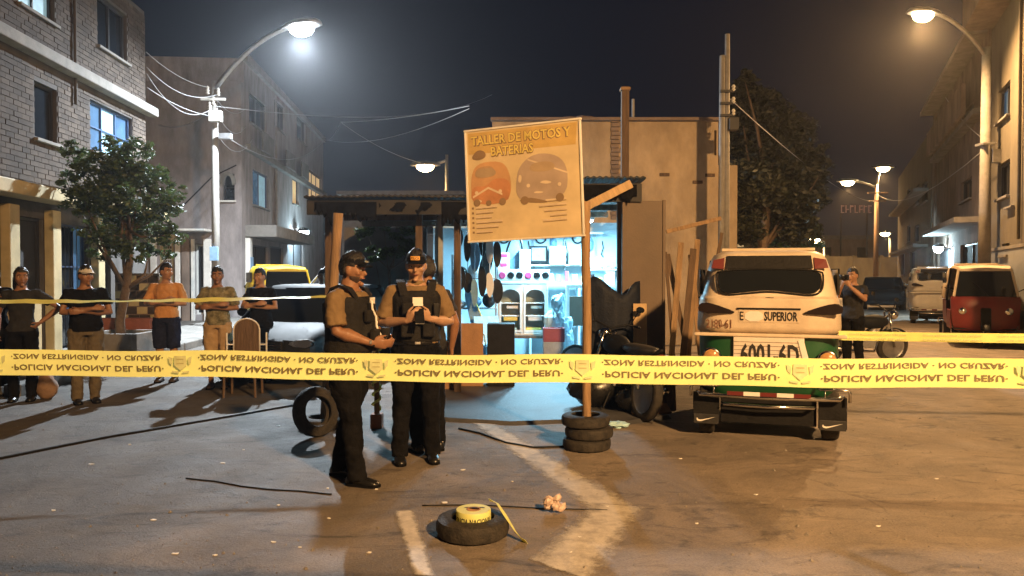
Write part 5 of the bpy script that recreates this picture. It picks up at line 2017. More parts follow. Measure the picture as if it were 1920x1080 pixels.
def motorcycle(label, loc, rz, paint, s=1.0, lean=0.14, group=None):
    """points along local +X"""
    r = thing('motorcycle', label, 'motorcycle', loc, rz, group, rx=lean)
    for x in (-0.62, 0.64):
        wheel(r, (x, 0, 0.30), 0.30, 0.10, axis='Y', rim=0.72)
    f = MB()
    f.tube([(0.50, 0, 0.86), (0.15, 0, 0.62), (-0.12, 0, 0.34), (-0.62, 0, 0.30)], 0.026, 8)
    f.tube([(0.50, 0, 0.80), (0.25, 0, 0.34), (-0.1, 0, 0.30)], 0.022, 8)
    f.tube([(0.15, 0, 0.66), (-0.60, 0, 0.72), (-0.85, 0, 0.80)], 0.022, 8)
    f.build('frame', M_BLACKPL, r, smooth=True)
    for sy in (-1, 1):
        MB().tube([(0.64, sy * 0.075, 0.30), (0.47, sy * 0.075, 0.92)], 0.019, 8).build('fork', M_CHROME, r, smooth=True)
        MB().tube([(-0.60, sy * 0.09, 0.34), (-0.46, sy * 0.09, 0.68)], 0.026, 8).build('shock', M_CHROME, r, smooth=True)
    MB().ball((0.22, 0, 0.76), (0.30, 0.14, 0.13), 16, 10, lambda p: Vector((p.x, p.y * (1.0 if p.x > 0 else 1 + 0.35 * p.x), p.z))).build('tank', paint, r, smooth=True)
    MB().ball((-0.36, 0, 0.76), (0.40, 0.125, 0.07), 16, 10, lambda p: Vector((p.x, p.y, p.z + 0.35 * max(0, -p.x) ** 2))).build('seat', M_SEAT, r, smooth=True)
    e = MB()
    e.box((0.10, 0, 0.40), (0.30, 0.24, 0.22))
    e.tube([(0.16, 0, 0.45), (0.26, 0, 0.62)], 0.075, 10)
    e.build('engine', M_STEEL, r, bevel=0.02)
    MB().tube([(0.28, -0.10, 0.44), (0.20, -0.14, 0.24), (-0.25, -0.15, 0.26), (-0.75, -0.16, 0.36)], [0.022, 0.024, 0.04, 0.045], 10).build('exhaust', M_CHROME, r, smooth=True)
    h = MB()
    h.tube([(0.38, -0.36, 1.00), (0.44, -0.22, 1.02), (0.47, 0, 0.95), (0.44, 0.22, 1.02), (0.38, 0.36, 1.00)], 0.014, 8)
    ho = h.build('handlebar', M_BLACKPL, r, smooth=True)
    for sy in (-1, 1):
        MB().tube([(0.42, sy * 0.24, 1.02), (0.40, sy * 0.32, 1.20)], 0.007, 6).build('mirror_stem', M_BLACKPL, ho)
        MB().ball((0.40, sy * 0.34, 1.22), (0.015, 0.06, 0.04), 10, 7).build('mirror', M_CGLASS, ho, smooth=True)
    MB().ball((0.60, 0, 0.88), (0.09, 0.09, 0.09), 14, 9).build('headlight', M_CHROME, r, smooth=True)
    for (cx, a0, a1) in ((0.64, 40, 160), (-0.62, 20, 150)):
        MB().tube([(cx + 0.335 * math.cos(R(a)), 0, 0.30 + 0.335 * math.sin(R(a))) for a in range(a0, a1 + 1, 15)], 0.062, 8, flat=0.3).build('mudguard', paint, r, smooth=True)
    MB().ball((-0.86, 0, 0.72), (0.03, 0.06, 0.04), 10, 6).build('tail_light', M_REDREF, r, smooth=True)
    tb('stand', [(0.0, 0.10, 0.32), (-0.06, 0.22, 0.03)], 0.012, M_BLACKPL, r)
    return r


q = gnd(1610, 680)
motorcycle('black motorcycle parked beside the man with the camera', (q.x, q.y, 0.0), R(8), M_BLACKP)
q = gnd(1150, 772)
motorcycle('dark motorcycle crowded behind the right board post', (q.x + 0.05, q.y, 0.0), R(108), M_BLACKP)
# ================================================================== the open workshop
M_SHEET = mat('dark_roof_sheet', (0.035, 0.033, 0.032), 0.7, metal=0.2, var=0.4, scale=5, bump=0.2)
M_WALLW = mat('white_shop_wall', (0.50, 0.64, 0.70), 0.8, var=0.12, scale=2.5, bump=0.15)
M_BROWND = mat('brown_steel_door', (0.13, 0.092, 0.062), 0.65, var=0.25, scale=2.0, bump=0.12)
M_BLUEP = mat('blue_paint', (0.16, 0.30, 0.42), 0.5, var=0.25, scale=6)
M_CYAN = mat('pale_cyan_cloth', (0.42, 0.66, 0.74), 0.8, var=0.2, scale=10, bump=0.4, bscale=20)
M_MAG = mat('magenta_print', (0.55, 0.05, 0.16), 0.6, var=0.1)
M_REDC = mat('red_plastic', (0.26, 0.05, 0.07), 0.5, var=0.1)
M_CARD = mat('cardboard', (0.36, 0.20, 0.10), 0.9, var=0.2, scale=6, bump=0.15)
M_YEL = mat('yellow_print', (0.75, 0.55, 0.12), 0.6, var=0.15)
M_PLY = mat('pale_plywood', (0.52, 0.36, 0.19), 0.8, var=0.2, scale=4, bump=0.2, streak=(5, 5, 0.6))
M_GREYP = mat('grey_plastic', (0.28, 0.30, 0.32), 0.5, var=0.2)

ORD = ['first', 'second', 'third', 'fourth', 'fifth', 'sixth', 'seventh', 'eighth', 'ninth', 'tenth', 'eleventh', 'twelfth']
shop = thing('workshop', 'open-fronted motorcycle workshop shed with dark sheet roof and bright interior', 'building', (0, 0, 0))


def quad_wall(name, a, b, z0, z1, th, m, parent):
    a, b = Vector((a[0], a[1], 0)), Vector((b[0], b[1], 0))
    d = b - a
    return MB().box(((a.x + b.x) / 2, (a.y + b.y) / 2, (z0 + z1) / 2), (d.length, th, z1 - z0), Matrix.Rotation(math.atan2(d.y, d.x), 3, 'Z')).build(name, m, parent)


quad_wall('back_wall', (-1.55, 14.75), (2.35, 14.75), 0, 2.62, 0.12, M_WALLW, shop)
quad_wall('side_wall', (1.62, 10.15), (2.25, 14.68), 0, 2.9, 0.08, M_WALLW, shop)
quad_wall('bay_back_wall', (-3.2, 14.3), (-1.63, 14.3), 0, 2.5, 0.10, M_CONC_D, shop)
# floor of the shop, a thin slab with a broken front edge
m = MB()
edge = [(-1.25, 8.55), (-0.7, 8.15), (0.0, 7.95), (0.5, 8.05), (1.1, 7.9), (1.75, 8.3), (2.35, 14.68), (-1.55, 14.68)]
n_ = len(edge)
m.add([(x, y, 0.035) for x, y in edge] + [(x + (0.02 if i < 6 else 0), y - (0.05 if i < 6 else 0), 0.0) for i, (x, y) in enumerate(edge)],
      [list(range(n_))] + [[i, n_ + i, n_ + (i + 1) % n_, (i + 1) % n_] for i in range(n_)])
m.build('floor_slab', mat('oily_concrete', (0.075, 0.075, 0.08), 0.6, var=0.5, scale=1.6, bump=0.25, bscale=30), shop)
# glazed partition between the dark bay and the lit bay
prt = thing('glazed_partition', 'blue-grey framed glazed partition at the left of the lit bay', 'partition', (-0.98, 10.25, 0.035), math.atan2(4.35, -0.5))
for s_ in (0.0, 0.85, 1.7, 2.55, 3.4, 4.3):
    bx('post', (s_, 0, 1.22), (0.07, 0.07, 2.40), M_GREYP, prt)
for z in (0.9, 1.55, 2.35):
    bx('rail', (2.15, 0.002, z), (4.3, 0.055, 0.06), M_GREYP, prt)
for i in range(5):
    bx('lower_board', (0.43 + i * 0.855, 0, 0.44), (0.77, 0.02, 0.84), M_GREYB, prt)
    if i != 2:
        bx('pane', (0.43 + i * 0.855, 0, 1.94), (0.77, 0.008, 0.72), mat('dusty_glass', (0.20, 0.28, 0.33), 0.5, var=0.4, scale=5), prt, bevel=0)
# front posts
for nm, x, y, hh in (('post', px(858, 0, 10).x, 10.0, 2.46), ('post', px(1163, 0, 9.95).x, 9.95, 2.72), ('post', px(617, 0, 10.1).x, 10.1, 2.42), ('post', -1.25, 10.05, 2.46)):
    bx(nm, (x, y, hh / 2), (0.09, 0.09, hh), M_WOODD, shop)
# roofs: left lower, right higher; sheets side by side
rfl = MB()
def corr(name, x0, x1, y0, y1, zf, zb, parent, m, pitch=0.076, th=0.02):
    nx = int((x1 - x0) / (pitch / 2))
    vs, fs = [], []
    for j, (y, z) in enumerate(((y0, zf), (y1, zb))):
        for k in (0, 1):
            for i in range(nx + 1):
                vs.append((x0 + (x1 - x0) * i / nx, y, z + (0.018 if i % 2 else 0) - k * th))
    N = nx + 1
    for i in range(nx):
        fs += [[i, i + 1, 2 * N + i + 1, 2 * N + i], [N + i, 3 * N + i, 3 * N + i + 1, N + i + 1], [i, N + i, N + i + 1, i + 1]]
    b = MB()
    b.add(vs, fs)
    return b.build(name, m, parent)
for i, (x0, x1) in enumerate(((-2.66, -1.90), (-1.92, -1.15), (-1.17, -0.40), (-0.42, 0.36))):
    corr('roof_sheet', x0, x1, 9.55 + 0.03 * (i % 2), 14.5, 2.60 + 0.012 * (i % 2), 2.56, shop, M_SHEET)
for i, (x0, x1) in enumerate(((0.22, 0.95), (0.93, 1.72))):
    corr('roof_sheet', x0, x1, 9.6, 14.6, 2.84 + 0.012 * i, 2.74, shop, M_SHEET)
bx('fascia', (-1.15, 9.68, 2.47), (3.0, 0.05, 0.19), M_SHEET, shop)
bx('fascia', (0.97, 9.70, 2.66), (1.42, 0.05, 0.24), M_SHEET, shop)
for y in (10.4, 11.8, 13.2):
    bx('rafter', (-1.15, y, 2.50), (3.0, 0.06, 0.09), M_WOODD, shop)
    bx('rafter', (0.97, y, 2.66), (1.45, 0.06, 0.09), M_WOODD, shop)
pl = bx('hanging_plank', (0, 0, 0), (0.62, 0.03, 0.11), M_PLY, None)
pl.location = px(1143, 365, 9.55)
pl.rotation_euler = (0, R(-27), 0)
tag(pl, 'pale loose plank hanging askew under the right roof edge', 'plank')
for k, (x, y, w_, d_) in enumerate(((690, 359, 0.42, 0.5), (845, 362, 0.35, 0.4))):
    p_ = px(x, y, 10.5)
    o_ = corr('scrap_sheet', -w_ / 2, w_ / 2, -d_ / 2, d_ / 2, 0, 0.05, None, M_STEEL)
    o_.location = (p_.x, 10.5, 2.665)
    tag(o_, 'scrap of bright metal sheet lying on the left roof' if k == 0 else 'scrap of metal sheet on the roof beside the board', 'sheet')

# fluorescent tubes inside
for k, (x, y) in enumerate(((0.45, 12.9), (1.35, 13.2))):
    r = thing('tube_light', ('fluorescent tube on the workshop ceiling nearer the partition', 'fluorescent tube on the workshop ceiling nearer the side wall')[k], 'lamp', (x, y, 2.42 if k == 0 else 2.52), R(90))
    bx('housing', (0, 0, 0.03), (1.25, 0.07, 0.04), M_WHITEP, r)
    MB().tube([(-0.6, 0, -0.012), (0.6, 0, -0.012)], 0.016, 10).build('tube', M_EM_T, r, smooth=True)
    d = bpy.data.lights.new('tube_glow', 'AREA')
    d.shape = 'RECTANGLE'
    d.size, d.size_y = 1.2, 0.06
    d.color = (0.38, 0.77, 1.0)
    d.energy = P_SHOP
    lo = bpy.data.objects.new('tube_glow', d)
    link(lo, r)
    lo.location = (0, 0, -0.035)

# brown steel door leaf and the ply strip at the right of the opening
r = thing('steel_door', 'tall brown steel door leaf standing open beside the lit bay', 'door', (px(1166, 0, 9.7).x, 9.72, 0), R(3))
bx('leaf', (0.285, 0, 1.28), (0.56, 0.035, 2.56), M_BROWND, r)
for x in (0.02, 0.55):
    bx('edge_bar', (x, -0.012, 1.28), (0.04, 0.045, 2.58), M_BROWND, r)
bx('bolt', (0.08, -0.04, 1.1), (0.05, 0.04, 0.16), M_IRON, r)
o_ = bx('ply_strip', (0, 0, 0.62), (0.17, 0.02, 1.24), M_PLY, None)
o_.location = (px(1202, 0, 9.3).x, 9.3, 0)
o_.rotation_euler = (R(-4), 0, 0)
tag(o_, 'upright strip of pale plywood leaning at the brown steel door', 'board')
# leaning boards against the tan wall, each its own
rng = random.Random(12)
for k in range(7):
    x = 1256 + k * 12
    p_ = px(x, 500, 11.5)
    hgt = rng.uniform(1.9, 2.35)
    b_ = bx('leaning_board', (0, 0, hgt / 2), (rng.uniform(0.05, 0.11), 0.025, hgt), M_WOODD if k % 3 else M_WOOD, None)
    b_.location = (p_.x, 11.5 + 0.05 * k, 0)
    b_.rotation_euler = (R(-3), R(rng.uniform(-16, 16)), 0)
    tag(b_, '%s of the seven upright boards leaning behind the moto taxi, counted from the steel door' % ORD[k], 'board', 'boards leaning behind the moto taxi')
o_ = bx('roof_pole', (0, 0, 0), (0.85, 0.05, 0.06), M_WOOD, None)
o_.location = px(1300, 422, 11.3)
o_.rotation_euler = (0, R(-14), 0)
tag(o_, 'thin pole laid across the tops of the leaning boards', 'pole')


# ---- contents of the lit bay
def item(name, label, x0, x1, y0, y1, Z, d, m, cat, bevel=0.01, base=None, group=None):
    a, b = px(x0, y1, Z), px(x1, y0, Z)
    z0 = base if base is not None else a.z
    o = bx(name, (0, 0, (b.z - z0) / 2), (b.x - a.x, d, b.z - z0), m, None, bevel=bevel)
    o.location = ((a.x + b.x) / 2, Z, z0)
    return tag(o, label, cat, group)


FZ = 0.035
# table with cabinet
Zc = 13.0
r = thing('work_table', 'dark low table carrying the white cabinet', 'table', (px(980, 0, Zc).x, Zc, FZ))
bx('top', (0, 0, 0.50), (1.02, 0.5, 0.05), M_WOODD, r)
for sx in (-1, 1):
    for sy in (-1, 1):
        bx('leg', (sx * 0.46, sy * 0.2, 0.2375), (0.05, 0.05, 0.475), M_GREYP, r)
cab = thing('cabinet', 'white cabinet with two arched glass doors on the dark table', 'cabinet', (px(980, 0, Zc).x, Zc, FZ + 0.525))
bx('back', (0, 0.2, 0.46), (0.86, 0.03, 0.92), M_WALLW, cab)
for sx in (-1, 0, 1):
    bx('upright', (sx * 0.415, 0, 0.46), (0.035, 0.38, 0.92), M_WHITEP, cab)
for z in (0.018, 0.90):
    bx('board', (0, -0.002, z), (0.86, 0.38, 0.036), M_WHITEP, cab)
for sx in (-1, 1):
    d_ = MB()
    pts_o = [(-0.195, 0.05), (0.195, 0.05), (0.195, 0.87), (-0.195, 0.87)]
    # door frame as strips with an arched head
    M_ = T(sx * 0.21, -0.205, 0)
    for (cx, cz, w_, h_) in ((-0.178, 0.46, 0.034, 0.82), (0.178, 0.46, 0.034, 0.82), (0, 0.07, 0.322, 0.04)):
        q = M_ @ Vector((cx, 0, cz))
        d_.box(q, (w_, 0.02, h_))
    ar = [(-0.161, 0.87), (-0.161, 0.66)] + [(-0.161 * math.cos(t), 0.66 + 0.13 * math.sin(t)) for t in [PI * k / 10 for k in range(1, 10)]] + [(0.161, 0.66), (0.161, 0.87)]
    d_.prism(ar, 0.02, M_ @ T(0, -0.01, 0))
    dd_ = d_.build('door', M_WHITEP, cab)
    for j in range(3):
        bx('shelf_goods', (sx * 0.21 + 0.03 * (j - 1), -0.02, 0.10 + j * 0.19), (0.28 - 0.04 * j, 0.24, 0.05 + 0.04 * (j % 2)), (M_CYAN, M_YEL, M_WPRINT)[(j + (sx > 0)) % 3], cab, bevel=0.01)
bx('shelf', (0, 0, 0.33), (0.80, 0.34, 0.02), M_WHITEP, cab)
bx('shelf', (0, 0, 0.55), (0.80, 0.34, 0.02), M_WHITEP, cab)
st = thing('speaker_bar', 'white panel with a row of six round dark speakers atop the cabinet', 'speaker', (px(982, 0, Zc).x, Zc, FZ + 1.45))
bx('box', (0, 0, 0.105), (0.90, 0.28, 0.20), M_WHITEP, st)
for i in range(6):
    MB().lathe([(0.055, 0), (0.06, 0.008), (0.045, 0.012), (0.02, 0.004), (0.001, 0.008)], 16, T(-0.37 + i * 0.148, -0.141, 0.105, 0, R(90))).build('cone', M_BLACKL if i % 3 else M_MAG, st, smooth=True)
item('carton', 'white carton with magenta marks standing atop the speaker bar', 930, 955, 474, 508, 13.05, 0.2, M_WPRINT, 'box', base=FZ + 1.656)
ct = bpy.data.objects['carton']
for z in (0.08, 0.24):
    bx('magenta_mark', (0.02, -0.103, z), (0.12, 0.006, 0.06), M_MAG, ct, bevel=0.002)
item('white_box', 'narrow white box atop the speaker bar right of the blue shield', 974, 994, 468, 508, 13.05, 0.16, M_WPRINT, 'box', base=FZ + 1.656)
r = thing('fairing_panel', 'blue rounded fairing panel with black rim atop the speaker bar', 'fairing', (px(962, 0, 13.1).x, 13.12, FZ + 1.656))
MB().prism(smooth_poly([(-0.10, 0), (0.16, 0), (0.17, 0.45), (0.08, 0.62), (-0.02, 0.55), (-0.12, 0.25)], 2), 0.04).build('panel', M_BLUEP, r)
lp = smooth_poly([(-0.12, -0.01), (0.16, 0), (0.17, 0.45), (0.08, 0.63), (-0.03, 0.56), (-0.14, 0.25)], 2)
MB().tube([(x, -0.01, max(z, 0.02)) for x, z in lp[2:-1]], 0.018, 6).build('rim', M_BLACKL, r, smooth=True)
# back shelves
r = thing('wall_shelf', 'long white two-tier shelf on the back wall of the workshop', 'shelf', (px(1060, 0, 14.4).x, 14.5, 1.78))
for z in (0.0, 0.62):
    bx('plank', (0, 0, z), (1.45, 0.34, 0.03), M_WHITEP, r)
for sx in (-0.6, 0, 0.6):
    bx('bracket', (sx, 0.06, -0.05), (0.03, 0.2, 0.07), M_GREYP, r)
    bx('upright', (sx, 0.14, 0.31), (0.03, 0.03, 0.59), M_GREYP, r)
r = thing('television', 'small television with black frame on the wall shelf', 'television', (px(1010, 0, 14.4).x, 14.45, 1.795))
bx('frame', (0, 0, 0.19), (0.34, 0.10, 0.34), M_BLACKPL, r)
bx('screen', (0, -0.052, 0.20), (0.27, 0.008, 0.25), M_GREYP, r, bevel=0)
for k, (x0, x1, y0) in enumerate(((1030, 1060, 462), (1066, 1088, 466))):
    item('parts_box', ('white parts box on the wall shelf next to the television', 'shorter white parts box at the end of the wall shelf')[k], x0, x1, y0, 497, 14.4, 0.26, M_WPRINT, 'box', base=1.795)
item('parts_box', 'wide pale box on the upper wall shelf', 1000, 1085, 442, 456, 14.4, 0.28, M_WALLW, 'box', base=2.415)
# counter under the shelves
r = thing('counter', 'pale grey workshop counter below the wall shelf', 'counter', (px(1085, 0, 14.2).x, 14.3, FZ))
bx('top', (0, 0, 1.40), (1.9, 0.5, 0.04), M_WHITEP, r)
for x in (-0.92, 0.0, 0.92):
    bx('side', (x, 0, 0.69), (0.04, 0.46, 1.38), M_WALLW, r)
bx('shelf', (-0.46, 0, 0.7), (0.86, 0.44, 0.03), M_WALLW, r)
bx('shelf', (0.46, 0, 0.7), (0.86, 0.44, 0.03), M_WALLW, r)
rng = random.Random(77)
GOODS = [M_YEL, M_WPRINT, M_CYAN, M_BLUEP, M_REDC, M_GREYP, M_CARD, M_BLACKPL]
for k in range(12):
    x = -0.85 + k * 0.155
    b_ = bx('small_carton', (0, 0, 0), (rng.uniform(0.07, 0.13), 0.12, rng.uniform(0.08, 0.22)), GOODS[k % 8], None)
    zt = b_.dimensions.z if False else max(v.co.z for v in b_.data.vertices)
    b_.location = (px(1085, 0, 14.2).x + x, 14.2 + rng.uniform(-0.06, 0.06), FZ + 1.42 + zt)
    tag(b_, '%s spare-part carton from the left on the workshop counter' % ORD[k], 'box', 'cartons on the counter')
for k in range(8):
    x = -0.80 + k * 0.21
    b_ = MB().lathe([(0.04, 0), (0.045, 0.02), (0.045, 0.13), (0.03, 0.16), (0.018, 0.17), (0.018, 0.21), (0.001, 0.212)], 12).build('oil_bottle', GOODS[(k * 3) % 8], None, auto=40)
    b_.location = (px(1085, 0, 14.2).x + x, 14.25, FZ + 0.716)
    tag(b_, '%s oil bottle from the left on the counter\'s lower shelf' % ORD[k], 'bottle', 'oil bottles under the counter')
# white door frame and mirror
r = thing('door_frame', 'white door frame leaning inside the workshop right of the heap', 'frame', (px(1080, 0, 12.6).x, 12.6, FZ))
for x in (-0.14, 0.30):
    bx('upright', (x, 0, 0.68), (0.06, 0.05, 1.36), M_WHITEP, r)
bx('head', (0.08, -0.002, 1.37), (0.5, 0.045, 0.06), M_WHITEP, r)
bx('panel', (0.08, 0.01, 0.95), (0.38, 0.02, 0.5), M_BROWND, r)
# heap of parts in clear bags, one mass
m = MB()
for k in range(60):
    a = rng.random() * 6.28
    rr = rng.random() ** 0.6 * 0.34
    z = 0.9 * (1 - rr / 0.5) * rng.random()
    sz = rng.uniform(0.06, 0.13)
    m.ball((rr * math.cos(a), rr * math.sin(a) * 0.7, z + 0.06), (sz, sz * 0.9, sz * 0.8), 7, 5, lambda p: p * (1 + 0.5 * noise.noise(p * 3 + Vector((k, 0, 0)))))
hp_ = m.build('parts_heap', M_CYAN, None, smooth=False)
hp_.location = (px(1047, 0, 12.35).x, 12.35, FZ)
hp_.scale = (0.75, 0.8, 1.55)
tag(hp_, 'tall heap of pale blue wrapped parts beside the cabinet', 'heap')
item('drawer_box', 'grey plastic drawer box on the shop floor under the red crate', 1018, 1056, 640, 655, 12.0, 0.3, M_GREYP, 'box', base=FZ)
db = bpy.data.objects['drawer_box']
r = thing('crate', 'red plastic crate standing on the grey drawer box', 'crate', (px(1038, 0, 12.0).x, 12.0, px(0, 640, 12.0).z))
bx('bottom', (0, 0, 0.01), (0.34, 0.26, 0.02), M_REDC, r)
for (x, y, w_, d_) in ((-0.16, 0, 0.02, 0.26), (0.16, 0, 0.02, 0.26), (0, -0.12, 0.30, 0.02), (0, 0.12, 0.30, 0.02)):
    bx('side', (x, y, 0.12), (w_, d_, 0.20), M_REDC, r, bevel=0.004)
r = thing('spare_wheel', 'spoked spare wheel leaning on the floor behind the board post', 'wheel', (px(1080, 0, 11.4).x, 11.4, FZ), 0, rx=R(-10))
wheel(r, (0, 0, 0.25), 0.25, 0.06, axis='Y', rim=0.86)
# chair, speaker cabinet, cardboard
r = thing('plastic_chair', 'pale blue plastic chair among the parts at the left of the shop', 'chair', (px(925, 0, 12.0).x, 12.0, FZ), R(25))
MB().loft([[Vector((x, y, z + 0.02 * math.cos(x * 6))) for x, y, z in ((-0.22, yy, zz), (-0.1, yy, zz - 0.015), (0.1, yy, zz - 0.015), (0.22, yy, zz), (0.22, yy + 0.012, zz - 0.02), (-0.22, yy + 0.012, zz - 0.02))]
           for yy, zz in ((-0.24, 0.43), (-0.1, 0.45), (0.12, 0.44), (0.2, 0.47), (0.25, 0.62), (0.30, 0.88))]).build('seat', M_CYAN, r, auto=40)
for sx in (-1, 1):
    for sy in (-1, 1):
        tb('leg', [(sx * 0.19, sy * 0.19, 0.43), (sx * 0.23, sy * 0.24, 0.0)], 0.02, M_CYAN, r)
    tb('arm', [(sx * 0.22, 0.24, 0.66), (sx * 0.25, 0.0, 0.66), (sx * 0.24, -0.2, 0.62), (sx * 0.22, -0.22, 0.44)], 0.02, M_CYAN, r)
item('speaker_cabinet', 'black box standing on the floor at the front of the lit bay', 914, 965, 606, 672, 10.6, 0.34, M_BLACKPL, 'box', base=FZ)
item('cardboard_sheet', 'tan cardboard sheet leaning beside the black box', 838, 906, 606, 680, 10.45, 0.04, M_CARD, 'cardboard', base=FZ)
item('cardboard_box', 'brown carton standing behind the officer with the phone', 816, 852, 640, 690, 10.3, 0.3, M_CARD, 'box', base=FZ)
# rack with fenders, seats and fairings at the left
r = thing('parts_rack', 'steel rack crowded at the left wall of the lit bay', 'rack', (px(890, 0, 12.6).x, 12.6, FZ))
for sx in (-1, 1):
    for sy in (-1, 1):
        bx('post', (sx * 0.36, sy * 0.2, 0.95), (0.03, 0.03, 1.9), M_GREYP, r)
for z in (0.45, 1.0, 1.5):
    bx('shelf', (0, 0, z), (0.76, 0.44, 0.02), M_GREYP, r)
KINDS_ = [('fuel_tank', 'fuel tank'), ('helmet', 'helmet'), ('seat_pad', 'seat')]
for k in range(11):
    lvl = k % 4
    zz = FZ + (0.0, 0.46, 1.01, 1.51)[lvl]
    x = px(890, 0, 12.6).x + (-0.24, 0.0, 0.24)[k // 4]
    nm, ct_ = KINDS_[k % 3]
    m_ = (M_BLACKPL, M_BLUEP, M_WPRINT, M_BLACKL, M_GREYP)[k % 5]
    b = MB()
    if nm == 'fuel_tank':
        b.ball((0, 0, 0.10), (0.12, 0.16, 0.10), 14, 9, lambda p: Vector((p.x * (1 - 0.3 * p.y), p.y, p.z)))
    elif nm == 'helmet':
        b.ball((0, 0, 0.125), (0.11, 0.135, 0.125), 16, 11, lambda p: Vector((p.x, p.y if not (p.y < -0.4 and -0.35 < p.z < 0.3) else p.y * 0.8, p.z)))
    else:
        b.ball((0, 0, 0.06), (0.11, 0.2, 0.06), 14, 8)
    o_ = b.build(nm, m_, None, smooth=True)
    o_.location = (x, 12.55, zz)
    cname = {'M_BLACKPL': 'black', 'x': ''}
    col_ = ('matt black', 'blue', 'white', 'glossy black', 'grey')[k % 5]
    tag(o_, '%s motorcycle %s on the %s of the steel rack, %s' % (col_, ct_, ('floor', 'lowest shelf', 'middle shelf', 'top shelf')[lvl], ('at its left', 'in its middle', 'at its right')[k // 4]), ct_)
# fairings leaning before the rack
for k, (x, y0, y1, tilt_, m_, lb) in enumerate(((905, 452, 512, 14, M_BLACKL, 'long black seat leaning on top of the rack'), (918, 520, 600, -16, M_BLUEP, 'blue fairing with yellow edge leaning before the rack'),
                                              (935, 530, 590, -24, M_CYAN, 'pale blue fairing leaning next to the blue one'))):
    a, b = px(x, y1, 12.25), px(x, y0, 12.25)
    hgt = b.z - a.z
    base = a.z if k == 0 else FZ + 0.0
    hgt = b.z - base
    poly = smooth_poly([(-0.08, 0), (0.08, 0.0), (0.11, hgt * 0.6), (0.03, hgt), (-0.06, hgt * 0.9), (-0.11, hgt * 0.4)], 2)
    o_ = MB().prism(poly, 0.05).build('leaning_fairing', m_, None, bevel=0.008)
    o_.location = (px(x, 0, 12.25).x, 12.25, base if k else FZ + 1.515)
    o_.rotation_euler = (R(-6), R(tilt_), 0)
    tag(o_, lb, 'fairing')
    if k == 1:
        MB().tube([(0.10, -0.006, hgt * 0.25), (0.11, -0.006, hgt * 0.6), (0.05, -0.006, hgt * 0.9)], 0.012, 6).build('yellow_edge', M_YEL, o_)
# right part of the lit bay
r = thing('side_shelf', 'white side shelf with pale boxes at the right of the lit bay', 'shelf', (px(1130, 0, 13.2).x, 13.2, FZ))
for z in (0.55, 1.12, 1.65):
    bx('plank', (0, 0, z), (0.52, 0.3, 0.03), M_WHITEP, r)
for sx in (-1, 1):
    bx('upright', (sx * 0.245, 0, 0.85), (0.03, 0.3, 1.7), M_WHITEP, r)
for k in range(6):
    lv = k % 3
    b_ = bx('pale_box', (0, 0, 0.10), (0.18, 0.18, 0.2), (M_WPRINT, M_CYAN, M_BLUEP)[(k * 2) % 3], None)
    b_.location = (px(1130, 0, 13.2).x + (-0.12 if k < 3 else 0.12), 13.2, FZ + (0.565, 1.135, 1.665)[lv])
    tag(b_, 'pale storage box on the %s plank of the side shelf, %s' % (('lowest', 'middle', 'top')[lv], 'left one' if k < 3 else 'right one'), 'box')
# dark clutter right of the lit bay, before the steel door
for k, (x, y, Z, s_) in enumerate(((1120, 720, 8.9, 0.34), (1205, 735, 9.0, 0.30), (1175, 700, 9.25, 0.42), (1190, 760, 8.5, 0.22))):
    p_ = px(x, y, Z)
    b_ = MB().ball((0, 0, s_ * 0.62), (s_, s_ * 0.8, s_ * 0.62), 16, 11, lambda p: p * (1 + 0.28 * noise.noise(p * 2.2 + Vector((k * 5.0, 0, 0))) + 0.1 * noise.noise(p * 7))).build('rubbish_bag', M_BLACKL, None, smooth=True)
    b_.location = (p_.x, Z, 0.04 if Z > 8.3 else 0)
    tag(b_, ('glossy black rubbish bag just right of the board post', 'black rubbish bag against the ply strip', 'largest black rubbish bag at the back of the clutter', 'small black rubbish bag at the front of the clutter')[k], 'bag')
for k, (x, y, Z, w_, h_, ry, m_, lb) in enumerate(((1222, 775, 8.7, 0.62, 0.42, 28, M_WOODD, 'dark board propped in the clutter beside the moto taxi'),
                                                  (1225, 788, 8.35, 0.45, 0.16, -12, M_CARD, 'flattened carton lying at the foot of the dark board'))):
    p_ = px(x, y, Z)
    b_ = bx('scrap_board', (0, 0, h_ / 2), (w_, 0.03, h_), m_, None)
    b_.location = (p_.x, Z, 0.03)
    b_.rotation_euler = (R(-25 if k == 0 else -62), R(ry * 0.3), R(10))
    tag(b_, lb, 'board')
b_ = MB().ball((0, 0, 0.03), (0.12, 0.08, 0.035), 14, 8, lambda p: p * (1 + 0.5 * noise.noise(p * 3))).build('plastic_wrapper', M_CYAN, None)
b_.location = gnd(1158, 802)
tag(b_, 'crumpled pale blue plastic wrapper near the stacked tyres', 'wrapper')

